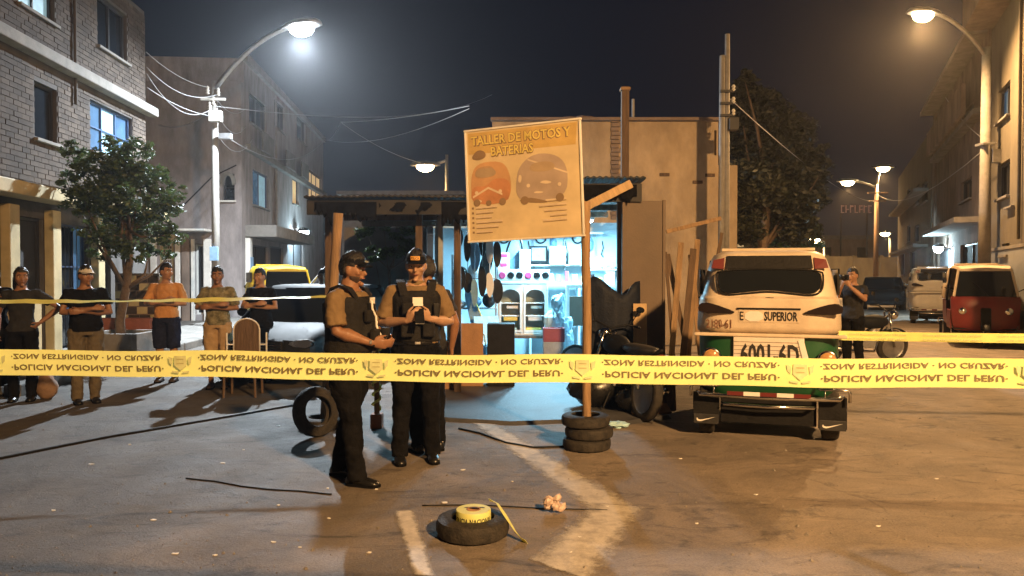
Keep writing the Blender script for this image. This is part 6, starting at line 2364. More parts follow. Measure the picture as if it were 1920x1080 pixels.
# small mixed spare parts crowding the left of the shop floor and hanging on the back wall
rng = random.Random(55)
for k in range(26):
    x = px(rng.uniform(868, 1010), 0, 12).x
    y = rng.uniform(11.0, 12.1)
    b = MB()
    t_ = k % 4
    s_ = rng.uniform(0.05, 0.11)
    if t_ == 0:
        b.lathe([(s_ * .5, 0), (s_, 0.01), (s_, s_ * .5), (s_ * .5, s_ * .6), (s_ * .4, s_ * 1.2), (0.001, s_ * 1.25)], 14)
        nm = 'gear_hub'
    elif t_ == 1:
        b.tube([(0, 0, 0.03), (s_ * 2, 0.02, 0.03), (s_ * 3, 0.0, s_ * 1.2), (s_ * 3.4, 0, s_ * 2.6)], [0.028, 0.03, 0.022, 0.02], 8)
        nm = 'exhaust_pipe'
    elif t_ == 2:
        b.box((0, 0, s_), (s_ * 2, s_ * 1.6, s_ * 2))
        b.tube([(0, 0, s_ * 1.9), (0, 0, s_ * 2.6)], s_ * .5, 8)
        nm = 'engine_block'
    else:
        b.prism(smooth_poly([(-s_, 0), (s_, 0), (s_ * 1.3, s_ * 1.6), (0, s_ * 3.2), (-s_ * .9, s_ * 2)], 2), 0.03)
        nm = 'body_panel'
    o_ = b.build(nm, (M_BLACKPL, M_STEEL, M_GREYP, M_BLUEP, M_BLACKL, M_CYAN)[k % 6], None, auto=40)
    o_.location = (x, y, FZ)
    o_.rotation_euler = (0, 0, rng.random() * 6)
    tag(o_, {'gear_hub': 'round gear hub lying among the spare parts on the shop floor', 'exhaust_pipe': 'bent exhaust pipe lying among the spare parts on the shop floor',
             'engine_block': 'small engine block standing among the spare parts on the shop floor', 'body_panel': 'curved body panel standing among the spare parts on the shop floor'}[nm], nm.split('_')[0], nm.replace('_', ' ') + 's on the shop floor')
for nm in ('gear_hub', 'exhaust_pipe', 'engine_block', 'body_panel'):
    same = sorted((o for o in bpy.data.objects if o.name.split('.')[0] == nm), key=lambda o: o.location.x)
    for i, o in enumerate(same):
        o['label'] = '%s, %s of its kind from the left among the floor parts' % ({'gear_hub': 'round gear hub', 'exhaust_pipe': 'bent exhaust pipe', 'engine_block': 'small engine block', 'body_panel': 'curved body panel'}[nm], ORD[i])
for k in range(9):
    x = px(945 + k * 23, 0, 14.66).x
    z = 2.32 - 0.10 * (k % 3)
    b = MB()
    if k % 3 == 0:
        rr_ = 0.10
        b.tube([(rr_ * math.cos(t), 0, rr_ * math.sin(t)) for t in [2 * PI * i / 16 for i in range(17)]], 0.018, 6)
        nm, lb = 'inner_tube', 'looped inner tube'
    elif k % 3 == 1:
        b.prism(smooth_poly([(-.05, -.16), (.06, -.15), (.08, .02), (.02, .14), (-.07, .1)], 2), 0.03)
        nm, lb = 'mudguard_panel', 'moulded mudguard'
    else:
        b.tube([(0, 0, .14), (.02, 0, 0), (-.02, 0, -.12), (.03, 0, -.18)], 0.012, 6)
        nm, lb = 'control_cable', 'control cable'
    o_ = b.build(nm, (M_BLACKPL, M_BLUEP, M_BLACKL)[k % 3], None, smooth=True)
    o_.location = (x, 14.66, z)
    tag(o_, '%s hanging on the back wall, %s hanging piece from the left' % (lb, ORD[k]), 'spare part', 'parts hanging on the back wall')

# ragged dark tarpaulin scraps hanging from the roof edge
for k, (x0, x1, dz, y) in enumerate(((-2.55, -1.75, 0.30, 9.64), (-1.72, -0.95, 0.20, 9.66), (-0.92, -0.45, 0.34, 9.65), (0.75, 1.6, 0.26, 9.64))):
    zt = 2.54 if k < 3 else 2.76
    n = 26
    rg_ = random.Random(k + 3)
    vs, fs = [], []
    for i in range(n + 1):
        x = x0 + (x1 - x0) * i / n
        d_ = dz * (0.55 + 0.45 * noise.noise(Vector((x * 5, k, 0))) + 0.35 * rg_.random())
        for j in range(4):
            t = j / 3
            vs.append((x + 0.012 * rg_.random(), y + 0.03 * math.sin(x * 19 + t * 2) * t, zt - d_ * t))
    for i in range(n):
        for j in range(3):
            fs.append([i * 4 + j, (i + 1) * 4 + j, (i + 1) * 4 + j + 1, i * 4 + j + 1])
    b = MB()
    b.add(vs, fs)
    o_ = b.build('torn_tarpaulin', M_BLACKC, None, smooth=True, fix=False)
    so_ = o_.modifiers.new('thick', 'SOLIDIFY')
    so_.thickness = 0.004
    tag(o_, ('torn dark tarpaulin hanging at the far left of the roof edge', 'torn dark tarpaulin hanging above the officers', 'torn dark tarpaulin hanging just left of the board', 'torn dark tarpaulin hanging right of the board')[k], 'tarpaulin')
# dark stock hanging and heaped along the left of the lit bay and beside the post
rng = random.Random(91)
for k in range(12):
    x = px(862 + (k % 6) * 14, 0, 11.6).x
    z = (2.30 if k < 6 else 1.72) - 0.10 * (k % 3)
    b = MB()
    h_ = rng.uniform(0.28, 0.5)
    w_ = rng.uniform(0.05, 0.09)
    b.prism(smooth_poly([(-w_, 0), (w_ * .6, 0.02), (w_ * 1.2, -h_ * .5), (w_ * .3, -h_), (-w_ * .8, -h_ * .8)], 2), 0.05)
    b.tube([(0, 0.02, 0), (0.01, 0.02, 2.5 - z)], 0.006, 5)
    o_ = b.build('hanging_fender', (M_BLACKPL, M_BLACKL, M_BLUEP, M_BLACKPL, M_WPRINT, M_BLACKL)[k % 6], None, auto=40)
    o_.location = (x, 11.5 + 0.07 * (k % 4), z)
    tag(o_, 'dangling fender in the %s row by the partition, %s from the left' % ('upper' if k < 6 else 'lower', ORD[k % 6]), 'fender', 'fenders hanging by the partition')
for k in range(7):
    x = px(866 + k * 17, 0, 11.2).x
    b = MB()
    s_ = rng.uniform(0.10, 0.18)
    b.ball((0, 0, s_ * .8), (s_, s_ * .8, s_ * .8), 12, 8, lambda p: p * (1 + 0.35 * noise.noise(p * 2.4 + Vector((k * 4.1, 0, 0)))))
    o_ = b.build('parts_sack', (M_BLACKL, M_BLACKC, M_GREYP, M_BLACKPL)[k % 4], None, smooth=True)
    o_.location = (x, 11.15 + 0.1 * (k % 3), FZ)
    tag(o_, 'lumpy dark sack on the shop floor, %s from the left in its row' % ORD[k], 'sack', 'sacks along the shop floor')

# dark cover hanging over the lower half of the steel door
b = MB()
nx, nz = 14, 12
vs, fs = [], []
for j in range(nz + 1):
    for i in range(nx + 1):
        u, v = i / nx, j / nz
        x = -0.34 + 0.68 * u + 0.05 * noise.noise(Vector((u * 3, v * 2, 1)))
        z = 1.42 * (1 - v) + (0.10 * math.sin(u * 7) + 0.12 * noise.noise(Vector((u * 4, 0, 3)))) * (1 - v)
        y = -0.10 * math.sin(u * 3.1) - 0.07 * v + 0.05 * noise.noise(Vector((u * 6, v * 2, 7)))
        vs.append((x, y, max(0.0, z)))
for j in range(nz):
    for i in range(nx):
        k = j * (nx + 1) + i
        fs.append([k, k + 1, k + nx + 2, k + nx + 1])
b.add(vs, fs)
o_ = b.build('dark_cover', mat('dark_blue_tarp', (0.010, 0.013, 0.022), 0.6, var=0.4, bump=0.3, spec=0.2), None, smooth=True, fix=False)
so_ = o_.modifiers.new('thick', 'SOLIDIFY')
so_.thickness = 0.01
o_.location = (px(1150, 0, 9.45).x, 9.5, 0.036)
tag(o_, 'dark blue-black cover draped over something beside the steel door', 'cover')
# ================================================================== tyres, posts, the board, tapes
def tyre_geo(r=0.225, w=0.105, n=36, bead=0.58):
    """a tyre lying flat: real tread blocks round the outside"""
    m = MB()
    prof = [(r * bead, 0.012), (r * (bead + .02), 0.0), (r * .86, 0.002), (r * .96, 0.012), (r, 0.03), (r, w - 0.03), (r * .96, w - 0.012), (r * .86, w - .002), (r * (bead + .02), w), (r * bead, w - .012),
            (r * (bead + .05), w * .7), (r * .88, w * .6), (r * .88, w * .4), (r * (bead + .05), w * .3), (r * bead, 0.012)]
    vs, fs = [], []
    for i, (rr, z) in enumerate(prof[:-1]):
        for k in range(n):
            q = rr - (0.006 if i in (4, 5) and k % 2 else 0)
            vs.append((q * math.cos(2 * PI * k / n), q * math.sin(2 * PI * k / n), z))
    m_ = len(prof) - 1
    for i in range(m_):
        for k in range(n):
            j, q = (i + 1) % m_, (k + 1) % n
            fs.append([i * n + k, i * n + q, j * n + q, j * n + k])
    m.add(vs, fs)
    return m


def tyre(label, loc, rot=(0, 0, 0), r=0.225, w=0.105, group=None):
    o = tyre_geo(r, w).build('tyre', M_TYRE, None, auto=45)
    o.location = loc
    o.rotation_euler = rot
    return tag(o, label, 'tyre', group)


def timber(mb, a, b, r, n=10, seed=0):
    a, b = Vector(a), Vector(b)
    pts, rr = [], []
    for k in range(9):
        t = k / 8
        p = a.lerp(b, t) + Vector((noise.noise(Vector((t * 3, seed, 0))), noise.noise(Vector((t * 3, seed, 5))), 0)) * 0.012
        pts.append(p)
        rr.append(r * (1 + 0.10 * noise.noise(Vector((t * 6, seed, 9)))))
    mb.tube(pts, rr, n)


# right post with the advertising board
ZB = 6.85
pb = gnd(1102, 842)
xb = px(1101, 0, ZB).x
post = MB()
timber(post, (0.0, 0, 0.02), (-0.012, 0, 2.27), 0.042, seed=2)
po = post.build('timber_post', M_WOOD, None, smooth=True)
po.location = (xb, ZB, 0)
tag(po, 'rough timber post carrying the advertising board, set in stacked tyres', 'post')
for k, (dx, dz) in enumerate(((0.0, 0.0), (0.02, 0.106), (-0.012, 0.212))):
    tyre(('bottom tyre of the stack round the board post', 'middle tyre of the stack round the board post', 'top tyre of the stack round the board post')[k],
         (xb + dx, ZB + 0.005, dz + 0.001), (0, 0, k), 0.222)
bd_a = px(880, 345, ZB + 0.32)
bd_b = px(1096, 330, ZB - 0.06)
ang_ = math.atan2(bd_b.y - bd_a.y, bd_b.x - bd_a.x)
BW = (Vector((bd_b.x, bd_b.y)) - Vector((bd_a.x, bd_a.y))).length
BH = 1.075
board = thing('advert_board', 'weathered printed advertising board for a motorcycle workshop on the timber post', 'sign', (bd_a.x, bd_a.y, 1.905), ang_, ry=R(-2.2))
M_BD = mat('faded_print', (0.60, 0.48, 0.29), 0.55, var=0.16, scale=3.0, bump=0.04, bscale=20)
bx('panel', (BW / 2, 0, BH / 2), (BW, 0.018, BH), M_BD, board, bevel=0.002)
for (c, d) in (((BW / 2, -0.004, 0.008), (BW + 0.02, 0.03, 0.018)), ((BW / 2, -0.004, BH - 0.008), (BW + 0.02, 0.03, 0.018)), ((0.004, -0.005, BH / 2), (0.018, 0.032, BH - 0.04)), ((BW - 0.004, -0.005, BH / 2), (0.018, 0.032, BH - 0.04))):
    bx('frame_strip', c, d, M_WHITEP, board, bevel=0.003)
bx('batten', (BW / 2, 0.03, BH * 0.3), (BW, 0.03, 0.05), M_WOOD, board)
bx('batten', (BW / 2, 0.03, BH * 0.8), (BW, 0.03, 0.05), M_WOOD, board)
FY = -0.0105


def flat(poly, m, name='print', y=FY, par=board):
    b = MB()
    b.add([(x, y, z) for x, z in poly], [list(range(len(poly)))])
    return b.build(name, m, par, fix=False)


def pm(name, c, var=0.15, scale=6):
    return mat(name, c, 0.6, var=var, scale=scale, bump=0.0)


C_YELB = pm('print_yellow', (0.66, 0.52, 0.14))
C_ORED = pm('print_orange_red', (0.50, 0.23, 0.11), 0.3, 4)
C_ROOF = pm('print_salmon', (0.52, 0.30, 0.15), 0.2, 3)
C_GREYV = pm('print_grey_violet', (0.40, 0.31, 0.25), 0.2, 3)
C_PALE = pm('print_pale', (0.62, 0.50, 0.36))
C_BRN = pm('print_brown', (0.24, 0.16, 0.09))
flat([(0.03, 0.84), (BW - 0.05, 0.84), (BW - 0.03, 1.04), (0.03, 1.04)], pm('print_ochre', (0.53, 0.36, 0.12)), y=FY + 0.0004)
# dark-edged yellow lettering in two lines
for dx, dz, mm, yy, bb in ((0.003, -0.003, C_BRN, FY - 0.0006, 0.075), (0, 0, C_YELB, FY - 0.0014, 0.02)):
    lettering('TALLER DE MOTOS Y', T(0.06 + dx, yy, 0.925 + dz), BW - 0.15, 0.085, mm, board, bold=bb)
    lettering('BATERIAS', T(0.26 + dx, yy, 0.81 + dz), 0.42, 0.085, mm, board, bold=bb)
# the two printed vehicles, faded
SM = lambda p: smooth_poly(p, 2)
flat(SM([(0.05, 0.38), (0.40, 0.36), (0.46, 0.48), (0.43, 0.68), (0.34, 0.76), (0.10, 0.75), (0.04, 0.60)]), C_ROOF, y=FY - 0.0004)
flat(SM([(0.04, 0.36), (0.40, 0.35), (0.45, 0.46), (0.43, 0.58), (0.28, 0.60), (0.20, 0.52), (0.05, 0.54)]), C_ORED, y=FY - 0.0010)
flat(SM([(0.08, 0.60), (0.30, 0.61), (0.28, 0.72), (0.10, 0.71)]), pm('print_window', (0.42, 0.27, 0.15)), y=FY - 0.0012)
flat([(0.06, 0.42), (0.22, 0.50), (0.36, 0.43), (0.36, 0.45), (0.22, 0.52), (0.06, 0.44)], C_PALE, y=FY - 0.0018)
flat(SM([(0.08, 0.38), (0.15, 0.375), (0.15, 0.40), (0.08, 0.41)]), C_PALE, y=FY - 0.0018)
flat(SM([(0.05, 0.80), (0.12, 0.88), (0.20, 0.86), (0.21, 0.80), (0.13, 0.775)]), C_BRN, y=FY - 0.0018)
flat(SM([(0.50, 0.40), (0.62, 0.34), (0.98, 0.36), (1.01, 0.62), (0.92, 0.76), (0.70, 0.80), (0.54, 0.70), (0.50, 0.55)]), C_GREYV, y=FY - 0.0006)
flat([(0.62, 0.735), (1.01, 0.58), (1.01, 0.595), (0.62, 0.75)], C_PALE, y=FY - 0.0014)
flat(SM([(0.72, 0.52), (0.80, 0.50), (0.86, 0.515), (0.78, 0.54)]), C_PALE, y=FY - 0.0016)
flat(SM([(0.52, 0.54), (0.55, 0.53), (0.56, 0.60), (0.53, 0.61)]), C_PALE, y=FY - 0.0016)
flat(SM([(0.50, 0.36), (0.72, 0.33), (0.84, 0.335), (0.60, 0.40)]), C_BRN, y=FY - 0.0012)
flat(SM([(0.66, 0.43), (0.72, 0.42), (0.78, 0.43), (0.70, 0.445)]), C_PALE, y=FY - 0.0016)
# wheels, screens and lamps of the printed vehicles
C_SCR = pm('print_screen', (0.38, 0.28, 0.18))
for (cx, cz, w_, h_) in ((0.20, 0.655, 0.22, 0.085), (0.76, 0.665, 0.26, 0.09)):
    flat(SM([(cx - w_ / 2, cz - h_ / 2), (cx + w_ / 2, cz - h_ / 2), (cx + w_ * .42, cz + h_ / 2), (cx - w_ * .42, cz + h_ / 2)]), C_SCR, y=FY - 0.0020)
for (cx, cz, r_) in ((0.10, 0.375, 0.035), (0.36, 0.37, 0.035), (0.22, 0.365, 0.028), (0.58, 0.365, 0.04), (0.92, 0.37, 0.04)):
    flat([(cx + r_ * math.cos(2 * PI * k / 14), cz + r_ * math.sin(2 * PI * k / 14)) for k in range(14)], C_BRN, y=FY - 0.0022)
for (cx, cz) in ((0.10, 0.47), (0.34, 0.47), (0.62, 0.50), (0.92, 0.49)):
    flat([(cx + 0.018 * math.cos(2 * PI * k / 10), cz + 0.018 * math.sin(2 * PI * k / 10)) for k in range(10)], C_PALE, y=FY - 0.0024)
# faded list lines, too worn to read
rng = random.Random(9)
for i in range(6):
    z = 0.315 - i * 0.046
    w_ = rng.uniform(0.16, 0.28)
    flat([(0.045, z), (0.065, z), (0.065, z + 0.02), (0.045, z + 0.02)], C_BRN, 'list_mark', FY - 0.0010)
    flat([(0.085, z - 0.004), (0.085 + w_, z - 0.002), (0.085 + w_, z + 0.004), (0.085, z + 0.002)], C_BRN, 'list_line', FY - 0.0012)
    flat([(0.085, z + 0.006), (0.085 + w_, z + 0.008), (0.085 + w_, z + 0.026), (0.085, z + 0.024)], C_PALE, 'list_line', FY - 0.0010)
    if i < 5:
        w2_ = rng.uniform(0.15, 0.28)
        flat([(0.98 - w2_, z + 0.02), (0.98, z + 0.024), (0.98, z + 0.030), (0.98 - w2_, z + 0.026)], C_BRN, 'list_line', FY - 0.0012)
        flat([(0.98 - w2_, z + 0.032), (0.98, z + 0.036), (0.98, z + 0.050), (0.98 - w2_, z + 0.046)], C_PALE, 'list_line', FY - 0.0010)

# left post and its tyres
pl_ = gnd(606, 800)
post = MB()
timber(post, (0, 0, 0.02), (0.16, -0.02, 2.24), 0.050, seed=7)
po = post.build('timber_post', M_WOOD, None, smooth=True)
po.location = (px(607, 0, 7.8).x, 7.8, 0)
tag(po, 'leaning rough timber post rising behind the side-on officer', 'post')
tyre('tyre lying flat at the foot of the leaning post', (px(603, 0, 7.8).x, 7.82, 0.001), (0, 0, 0.4), 0.25, 0.11)
tyre('tyre leaning upright against the leaning post', (px(583, 0, 7.35).x, 7.40, 0.235), (R(78), 0, R(48)), 0.25, 0.11)

# foreground tyre with the roll of tape
ct = gnd(886, 1005)
tyre('lone worn tyre lying in the foreground', (ct.x, ct.y, 0.001), (0, 0, 0.8), 0.225, 0.115)
M_TAPE = mat('yellow_tape', (0.88, 0.92, 0.36), 0.42, var=0.08, scale=5, bump=0.06, bscale=12)
_nt = M_TAPE.node_tree                                   # thin plastic film: light from behind comes through
_tr = _nt.nodes.new('ShaderNodeBsdfTranslucent')
_tr.inputs['Color'].default_value = (0.95, 0.85, 0.26, 1)
_ms = _nt.nodes.new('ShaderNodeMixShader')
_ms.inputs[0].default_value = 0.30
_nt.links.new(_nt.nodes['Principled BSDF'].outputs[0], _ms.inputs[1])
_nt.links.new(_tr.outputs[0], _ms.inputs[2])
_nt.links.new(_ms.outputs[0], _nt.nodes['Material Output'].inputs['Surface'])
M_TAPEINK = mat('faded_tape_ink', (0.16, 0.13, 0.06), 0.6, var=0.25, scale=60, bump=0)
M_TAPEINK2 = mat('pale_tape_ink', (0.55, 0.60, 0.34), 0.6, var=0.2, scale=30, bump=0)
roll = thing('tape_roll', 'roll of yellow police tape lying on the lone tyre', 'tape roll', (ct.x + 0.005, ct.y - 0.01, 0.075))
MB().lathe([(0.045, 0.001), (0.105, 0.001), (0.107, 0.006), (0.107, 0.082), (0.105, 0.086), (0.045, 0.086), (0.045, 0.001)], 32).build('coil', M_TAPE, roll, auto=40)
MB().lathe([(0.036, 0.003), (0.0445, 0.003), (0.0445, 0.088), (0.036, 0.088), (0.036, 0.003)], 24).build('core', M_CARD, roll, auto=40)


def wrap_text(txt, r, a0, a1, z, h, m, parent, flip=False):
    v_, f_, w_ = text_polys(txt, 0.02)
    b = MB()
    b.add([(r * math.sin(a0 + (a1 - a0) * x / w_), -r * math.cos(a0 + (a1 - a0) * x / w_), z + h * y / 0.72) for x, y in v_], f_)
    return b.build('lettering', m, parent, fix=False)


wrap_text('POLICIA NACIONAL', 0.1085, R(-75), R(75), 0.022, 0.034, M_INK, roll)
q = MB()
q.add([(0.02 + 0.07 * math.cos(t) - 0.015, 0.045 * math.sin(t) * 1.2, 0.0875) for t in (0.3, 0.5, 0.7, 2.4, 2.6, 2.8)], [[0, 1, 2, 3, 4, 5]])
q.build('ink_mark', M_INK, roll, fix=False)


def strip(path, w, th=0.0012, twist=None, name='tape', m=None, label=None, cat='tape', group=None):
    """a thin ribbon along path; across direction mostly vertical, turned by twist(t)"""
    pts = [Vector(p) for p in path]
    rings = []
    for i, p in enumerate(pts):
        t = (pts[min(i + 1, len(pts) - 1)] - pts[max(i - 1, 0)]).normalized()
        up = Vector((0, 0, 1)) - t * t.z
        up.normalize()
        a = twist(i / (len(pts) - 1)) if twist else 0
        n = t.cross(up)
        ac = up * math.cos(a) + n * math.sin(a)
        nn = t.cross(ac).normalized() * th / 2
        rings.append([p - ac * w / 2 - nn, p + ac * w / 2 - nn, p + ac * w / 2 + nn, p - ac * w / 2 + nn])
    b = MB()
    b.loft(rings)
    o = b.build(name, m or M_TAPE, None, auto=60)
    return tag(o, label, cat, group)


strip([(ct.x + 0.10, ct.y + 0.05, 0.20), (ct.x + 0.15, ct.y + 0.03, 0.185), (ct.x + 0.20, ct.y - 0.02, 0.125), (ct.x + 0.26, ct.y - 0.08, 0.05), (ct.x + 0.30, ct.y - 0.12, 0.012), (ct.x + 0.33, ct.y - 0.16, 0.008)],
      0.045, twist=lambda t: 0.9 + 0.3 * math.sin(t * 5), name='tape_tail', label='loose end of yellow tape hanging off the lone tyre')

# ------------------------------------------------------------------ the taut tape across the picture
XL, XR = -3.45, 3.45


def tape_point(x):
    t = (x - XL) / (XR - XL)
    Y = 2.68 + (2.02 - 2.68) * t
    z = 1.314 - 0.010 * math.sin(PI * t) + 0.0025 * math.sin(x * 5.1) + 0.0015 * math.sin(x * 11.3)
    return Vector((x, Y, z))


def tape_tilt(x):
    return 0.10 * math.sin(x * 1.7 + 0.6) + 0.04 * math.sin(x * 6.0)


TW = 0.088


def on_tape(x, v, lift=0.0):
    """v in -0.5..0.5 across the tape"""
    p = tape_point(x)
    a = tape_tilt(x)
    return p + Vector((0, math.sin(a) * v * TW - lift, math.cos(a) * v * TW))


nx_ = 240
vs, fs = [], []
rows = (-0.5, -0.25, 0.0, 0.25, 0.5)
cur = lambda v, x: 0.0035 * math.cos(v * PI) * math.sin(x * 2.3)
for i in range(nx_ + 1):
    x = XL + (XR - XL) * i / nx_
    for v in rows:
        p = on_tape(x, v)
        vs.append((p.x, p.y - cur(v, x), p.z))
nr = len(rows)
for i in range(nx_):
    for j in range(nr - 1):
        fs.append([i * nr + j, (i + 1) * nr + j, (i + 1) * nr + j + 1, i * nr + j + 1])
mb = MB()
mb.add(vs, fs)
tape = mb.build('police_tape', M_TAPE, None, smooth=True, fix=False)
tag(tape, 'wide yellow police tape stretched across the whole foreground with upside-down lettering', 'tape')


def tape_text(txt, x0, x1, vc, h, m, par, bold=0.028):
    v_, f_, w_ = text_polys(txt, bold, 1.05)
    out = []
    for a, c in v_:
        x = x0 + (x1 - x0) * a / w_
        v = vc + (0.36 - c) / 0.72 * h / TW           # mirrored top to bottom
        p = on_tape(x, v, 0.0012)
        out.append((p.x, p.y - max(0, cur(v, x)) - 0.0004, p.z))
    b = MB()
    b.add(out, f_)
    return b.build('lettering', m, par, fix=False)


def tape_crest(xc):
    """the police crest: shield, wings and scroll, faint"""
    b = MB()

    def poly(pts):
        o = []
        for x, v in pts:
            p = on_tape(xc + x, v, 0.0016)
            o.append((p.x, p.y - 0.0038, p.z))
        b.add(o, [list(range(len(o)))])
    poly([(-0.020, 0.30), (0.020, 0.30), (0.022, -0.05), (0.0, -0.26), (-0.022, -0.05)])
    for s_ in (-1, 1):
        poly([(s_ * 0.026, 0.22), (s_ * 0.040, 0.28), (s_ * 0.038, 0.05), (s_ * 0.028, -0.05)])
        poly([(s_ * 0.006, -0.30), (s_ * 0.030, -0.26), (s_ * 0.030, -0.33), (s_ * 0.006, -0.37)])
    o = b.build('crest', M_TAPEINK2, tape, fix=False)
    c = MB()
    for v in (0.16, 0.0):
        pts = []
        for x, dv in ((-0.012, 0.0), (0.012, 0.0), (0.012, 0.035), (-0.012, 0.035)):
            p = on_tape(xc + x, v + dv, 0.0018)
            pts.append((p.x, p.y - 0.0044, p.z))
        c.add(pts, [[0, 1, 2, 3]])
    c.build('crest_bar', mat('crest_ink', (0.40, 0.40, 0.20), 0.6, bump=0), o, fix=False)


for k in range(-2, 9):
    x0 = -1.685 + 0.655 * k
    if x0 < XL + 0.1 or x0 + 0.55 > XR - 0.1:
        continue
    tape_text('\u00b7ZONA RESTRINGIDA \u00b7 NO CRUZAR\u00b7', x0, x0 + 0.535, 0.235, 0.0165, M_TAPEINK, tape)
    tape_text('\u00b7POLICIA NACIONAL DEL PERU\u00b7', x0, x0 + 0.535, -0.185, 0.0190, M_TAPEINK, tape)
    tape_crest(x0 - 0.060)
# its end stakes, outside the frame
for x, lb in ((XL, 'wooden stake holding the far left end of the police tape'), (XR, 'wooden stake holding the far right end of the police tape')):
    p = tape_point(x)
    s_ = MB()
    timber(s_, (0, 0, 0), (0, 0, 1.42), 0.028, seed=3)
    o = s_.build('stake', M_WOOD, None, smooth=True)
    o.location = (p.x + math.copysign(0.03, x), p.y, 0)
    tag(o, lb, 'stake')

# second tape, behind: from the leaning post to the left, twisted almost edge-on
A = Vector((px(615, 0, 7.75).x, 7.73, px(0, 556, 7.75).z))
B_ = Vector((-6.2, 7.1, 1.36))
path = [A.lerp(B_, k / 60) + Vector((0, 0, -0.03 * math.sin(PI * k / 60) + 0.004 * math.sin(k * 1.3))) for k in range(61)]
strip(path, 0.08, twist=lambda t: 1.25 + 0.18 * math.sin(t * 17), name='police_tape', label='thin twisted yellow tape from the leaning post across the onlookers')
s_ = MB()
timber(s_, (0, 0, 0), (0, 0, 1.46), 0.03, seed=13)
o = s_.build('stake', M_WOOD, None, smooth=True)
o.location = (-6.23, 7.1, 0)
tag(o, 'wooden stake holding the left end of the twisted rear tape', 'stake')
# third tape: from the moto taxi to the right
A = Vector((px(1573, 0, 7.0).x, 7.0, px(0, 629, 7.0).z))
B_ = Vector((6.1, 6.7, px(0, 634, 6.75).z))
path = [A.lerp(B_, k / 60) + Vector((0, 0, -0.012 * math.sin(PI * k / 60))) for k in range(61)]
t3 = strip(path, 0.088, twist=lambda t: 0.22 * math.sin(t * 6), name='police_tape', label='yellow tape running from the moto taxi towards the right edge')
for k in range(5):
    for row, txt, dz in ((0, '\u00b7ZONA RESTRINGIDA \u00b7 NO CRUZAR\u00b7', 0.016), (1, '\u00b7POLICIA NACIONAL DEL PERU\u00b7', -0.022)):
        v_, f_, w_ = text_polys(txt, 0.02)
        b = MB()
        out = []
        for a, c in v_:
            t = (k * 0.66 + 0.08 + 0.53 * a / w_) / (B_ - A).length
            p = A.lerp(B_, t)
            out.append((p.x, p.y - 0.013, p.z - 0.012 * math.sin(PI * t) + dz + (0.36 - c) * 0.022))
        b.add(out, f_)
        b.build('lettering', M_TAPEINK2, t3, fix=False)
s_ = MB()
timber(s_, (0, 0, 0), (0, 0, 1.2), 0.03, seed=14)
o = s_.build('stake', M_WOOD, None, smooth=True)
o.location = (6.13, 6.7, 0)
tag(o, 'wooden stake holding the right end of the moto taxi tape', 'stake')

# orange cone wrapped in tape between the officers
q_ = gnd(706, 803)
r = thing('taped_stake', 'short stake wrapped in yellow tape on an orange block between the officers', 'stake', (q_.x, q_.y, 0))
bx('block', (0, 0, 0.075), (0.12, 0.12, 0.15), mat('orange_clay', (0.42, 0.16, 0.08), 0.8), r)
MB().lathe([(0.030, 0.15), (0.028, 0.95), (0.001, 0.96)], 12).build('shaft', M_WOOD, r, auto=40)
m = MB()
m.tube([(0.034 * math.cos(t), 0.034 * math.sin(t), z) for t, z in [(k * 0.5, 0.20 + k * 0.0085) for k in range(86)]], 0.013, 6, flat=2.2)
m.build('tape_wrap', M_TAPE, r, smooth=True)

# chair with arched back among the onlookers
q_ = gnd(455, 742)
r = thing('wooden_chair', 'brown chair with arched back and pale rails among the onlookers', 'chair', (q_.x, q_.y, 0), R(5))
bx('seat', (0, 0, 0.45), (0.44, 0.42, 0.05), M_WOODD, r)
pts = [(-0.16, 0.48), (0.16, 0.48), (0.16, 0.86)] + [(0.16 * math.cos(t), 0.86 + 0.14 * math.sin(t)) for t in [PI * k / 8 for k in range(1, 8)]] + [(-0.16, 0.86)]
MB().prism(pts, 0.03, T(0, 0.17, 0)).build('backrest', M_WOODD, r, bevel=0.004)
MB().tube([(0.17, 0.18, 0.48), (0.17, 0.18, 0.86)] + [(0.17 * math.cos(t), 0.18, 0.86 + 0.15 * math.sin(t)) for t in [PI * k / 8 for k in range(1, 8)]] + [(-0.17, 0.18, 0.86), (-0.17, 0.18, 0.48)], 0.010, 8).build('back_rail', M_WPRINT, r, smooth=True)
for sx in (-1, 1):
    tb('arm_post', [(sx * 0.26, 0.18, 0.46), (sx * 0.26, 0.18, 0.82)], 0.012, M_WPRINT, r)
    tb('arm_bar', [(sx * 0.17, 0.18, 0.66), (sx * 0.26, 0.18, 0.66)], 0.010, M_WPRINT, r)
    for y in (-0.18, 0.18):
        tb('leg', [(sx * 0.19, y, 0.43), (sx * 0.20, y * 1.05, 0.0)], 0.018, M_WOODD, r)

# bag by the feet of the woman, boxes and notice by the tree
b_ = MB().ball((0, 0, 0.16), (0.14, 0.12, 0.17), 18, 12, lambda p: Vector((p.x * (1 - 0.35 * max(0, p.z)), p.y * (1 - 0.3 * max(0, p.z)), max(p.z, -0.93))) * (1 + 0.14 * noise.noise(p * 3))).build('cloth_bag', mat('tan_sack', (0.27, 0.17, 0.11), 0.8, bump=0.3), None, smooth=True)
b_.location = gnd(85, 748)
tag(b_, 'bulging tan bag on the ground beside the woman at the left edge', 'bag')
r = thing('planter_box', 'low concrete planter under the street tree', 'planter', (px(228, 0, 14).x, 14.0, 0.13))
for (x, y, w_, d_) in ((-0.5, 0, 0.1, 1.1), (0.5, 0, 0.1, 1.1), (0, -0.5, 0.9, 0.1), (0, 0.5, 0.9, 0.1)):
    bx('side', (x, y, 0.2), (w_, d_, 0.4), M_CONC, r)
r = thing('brick_kiosk', 'small brick kiosk with cream post behind the street tree', 'kiosk', (px(268, 0, 15.5).x, 15.5, 0.13))
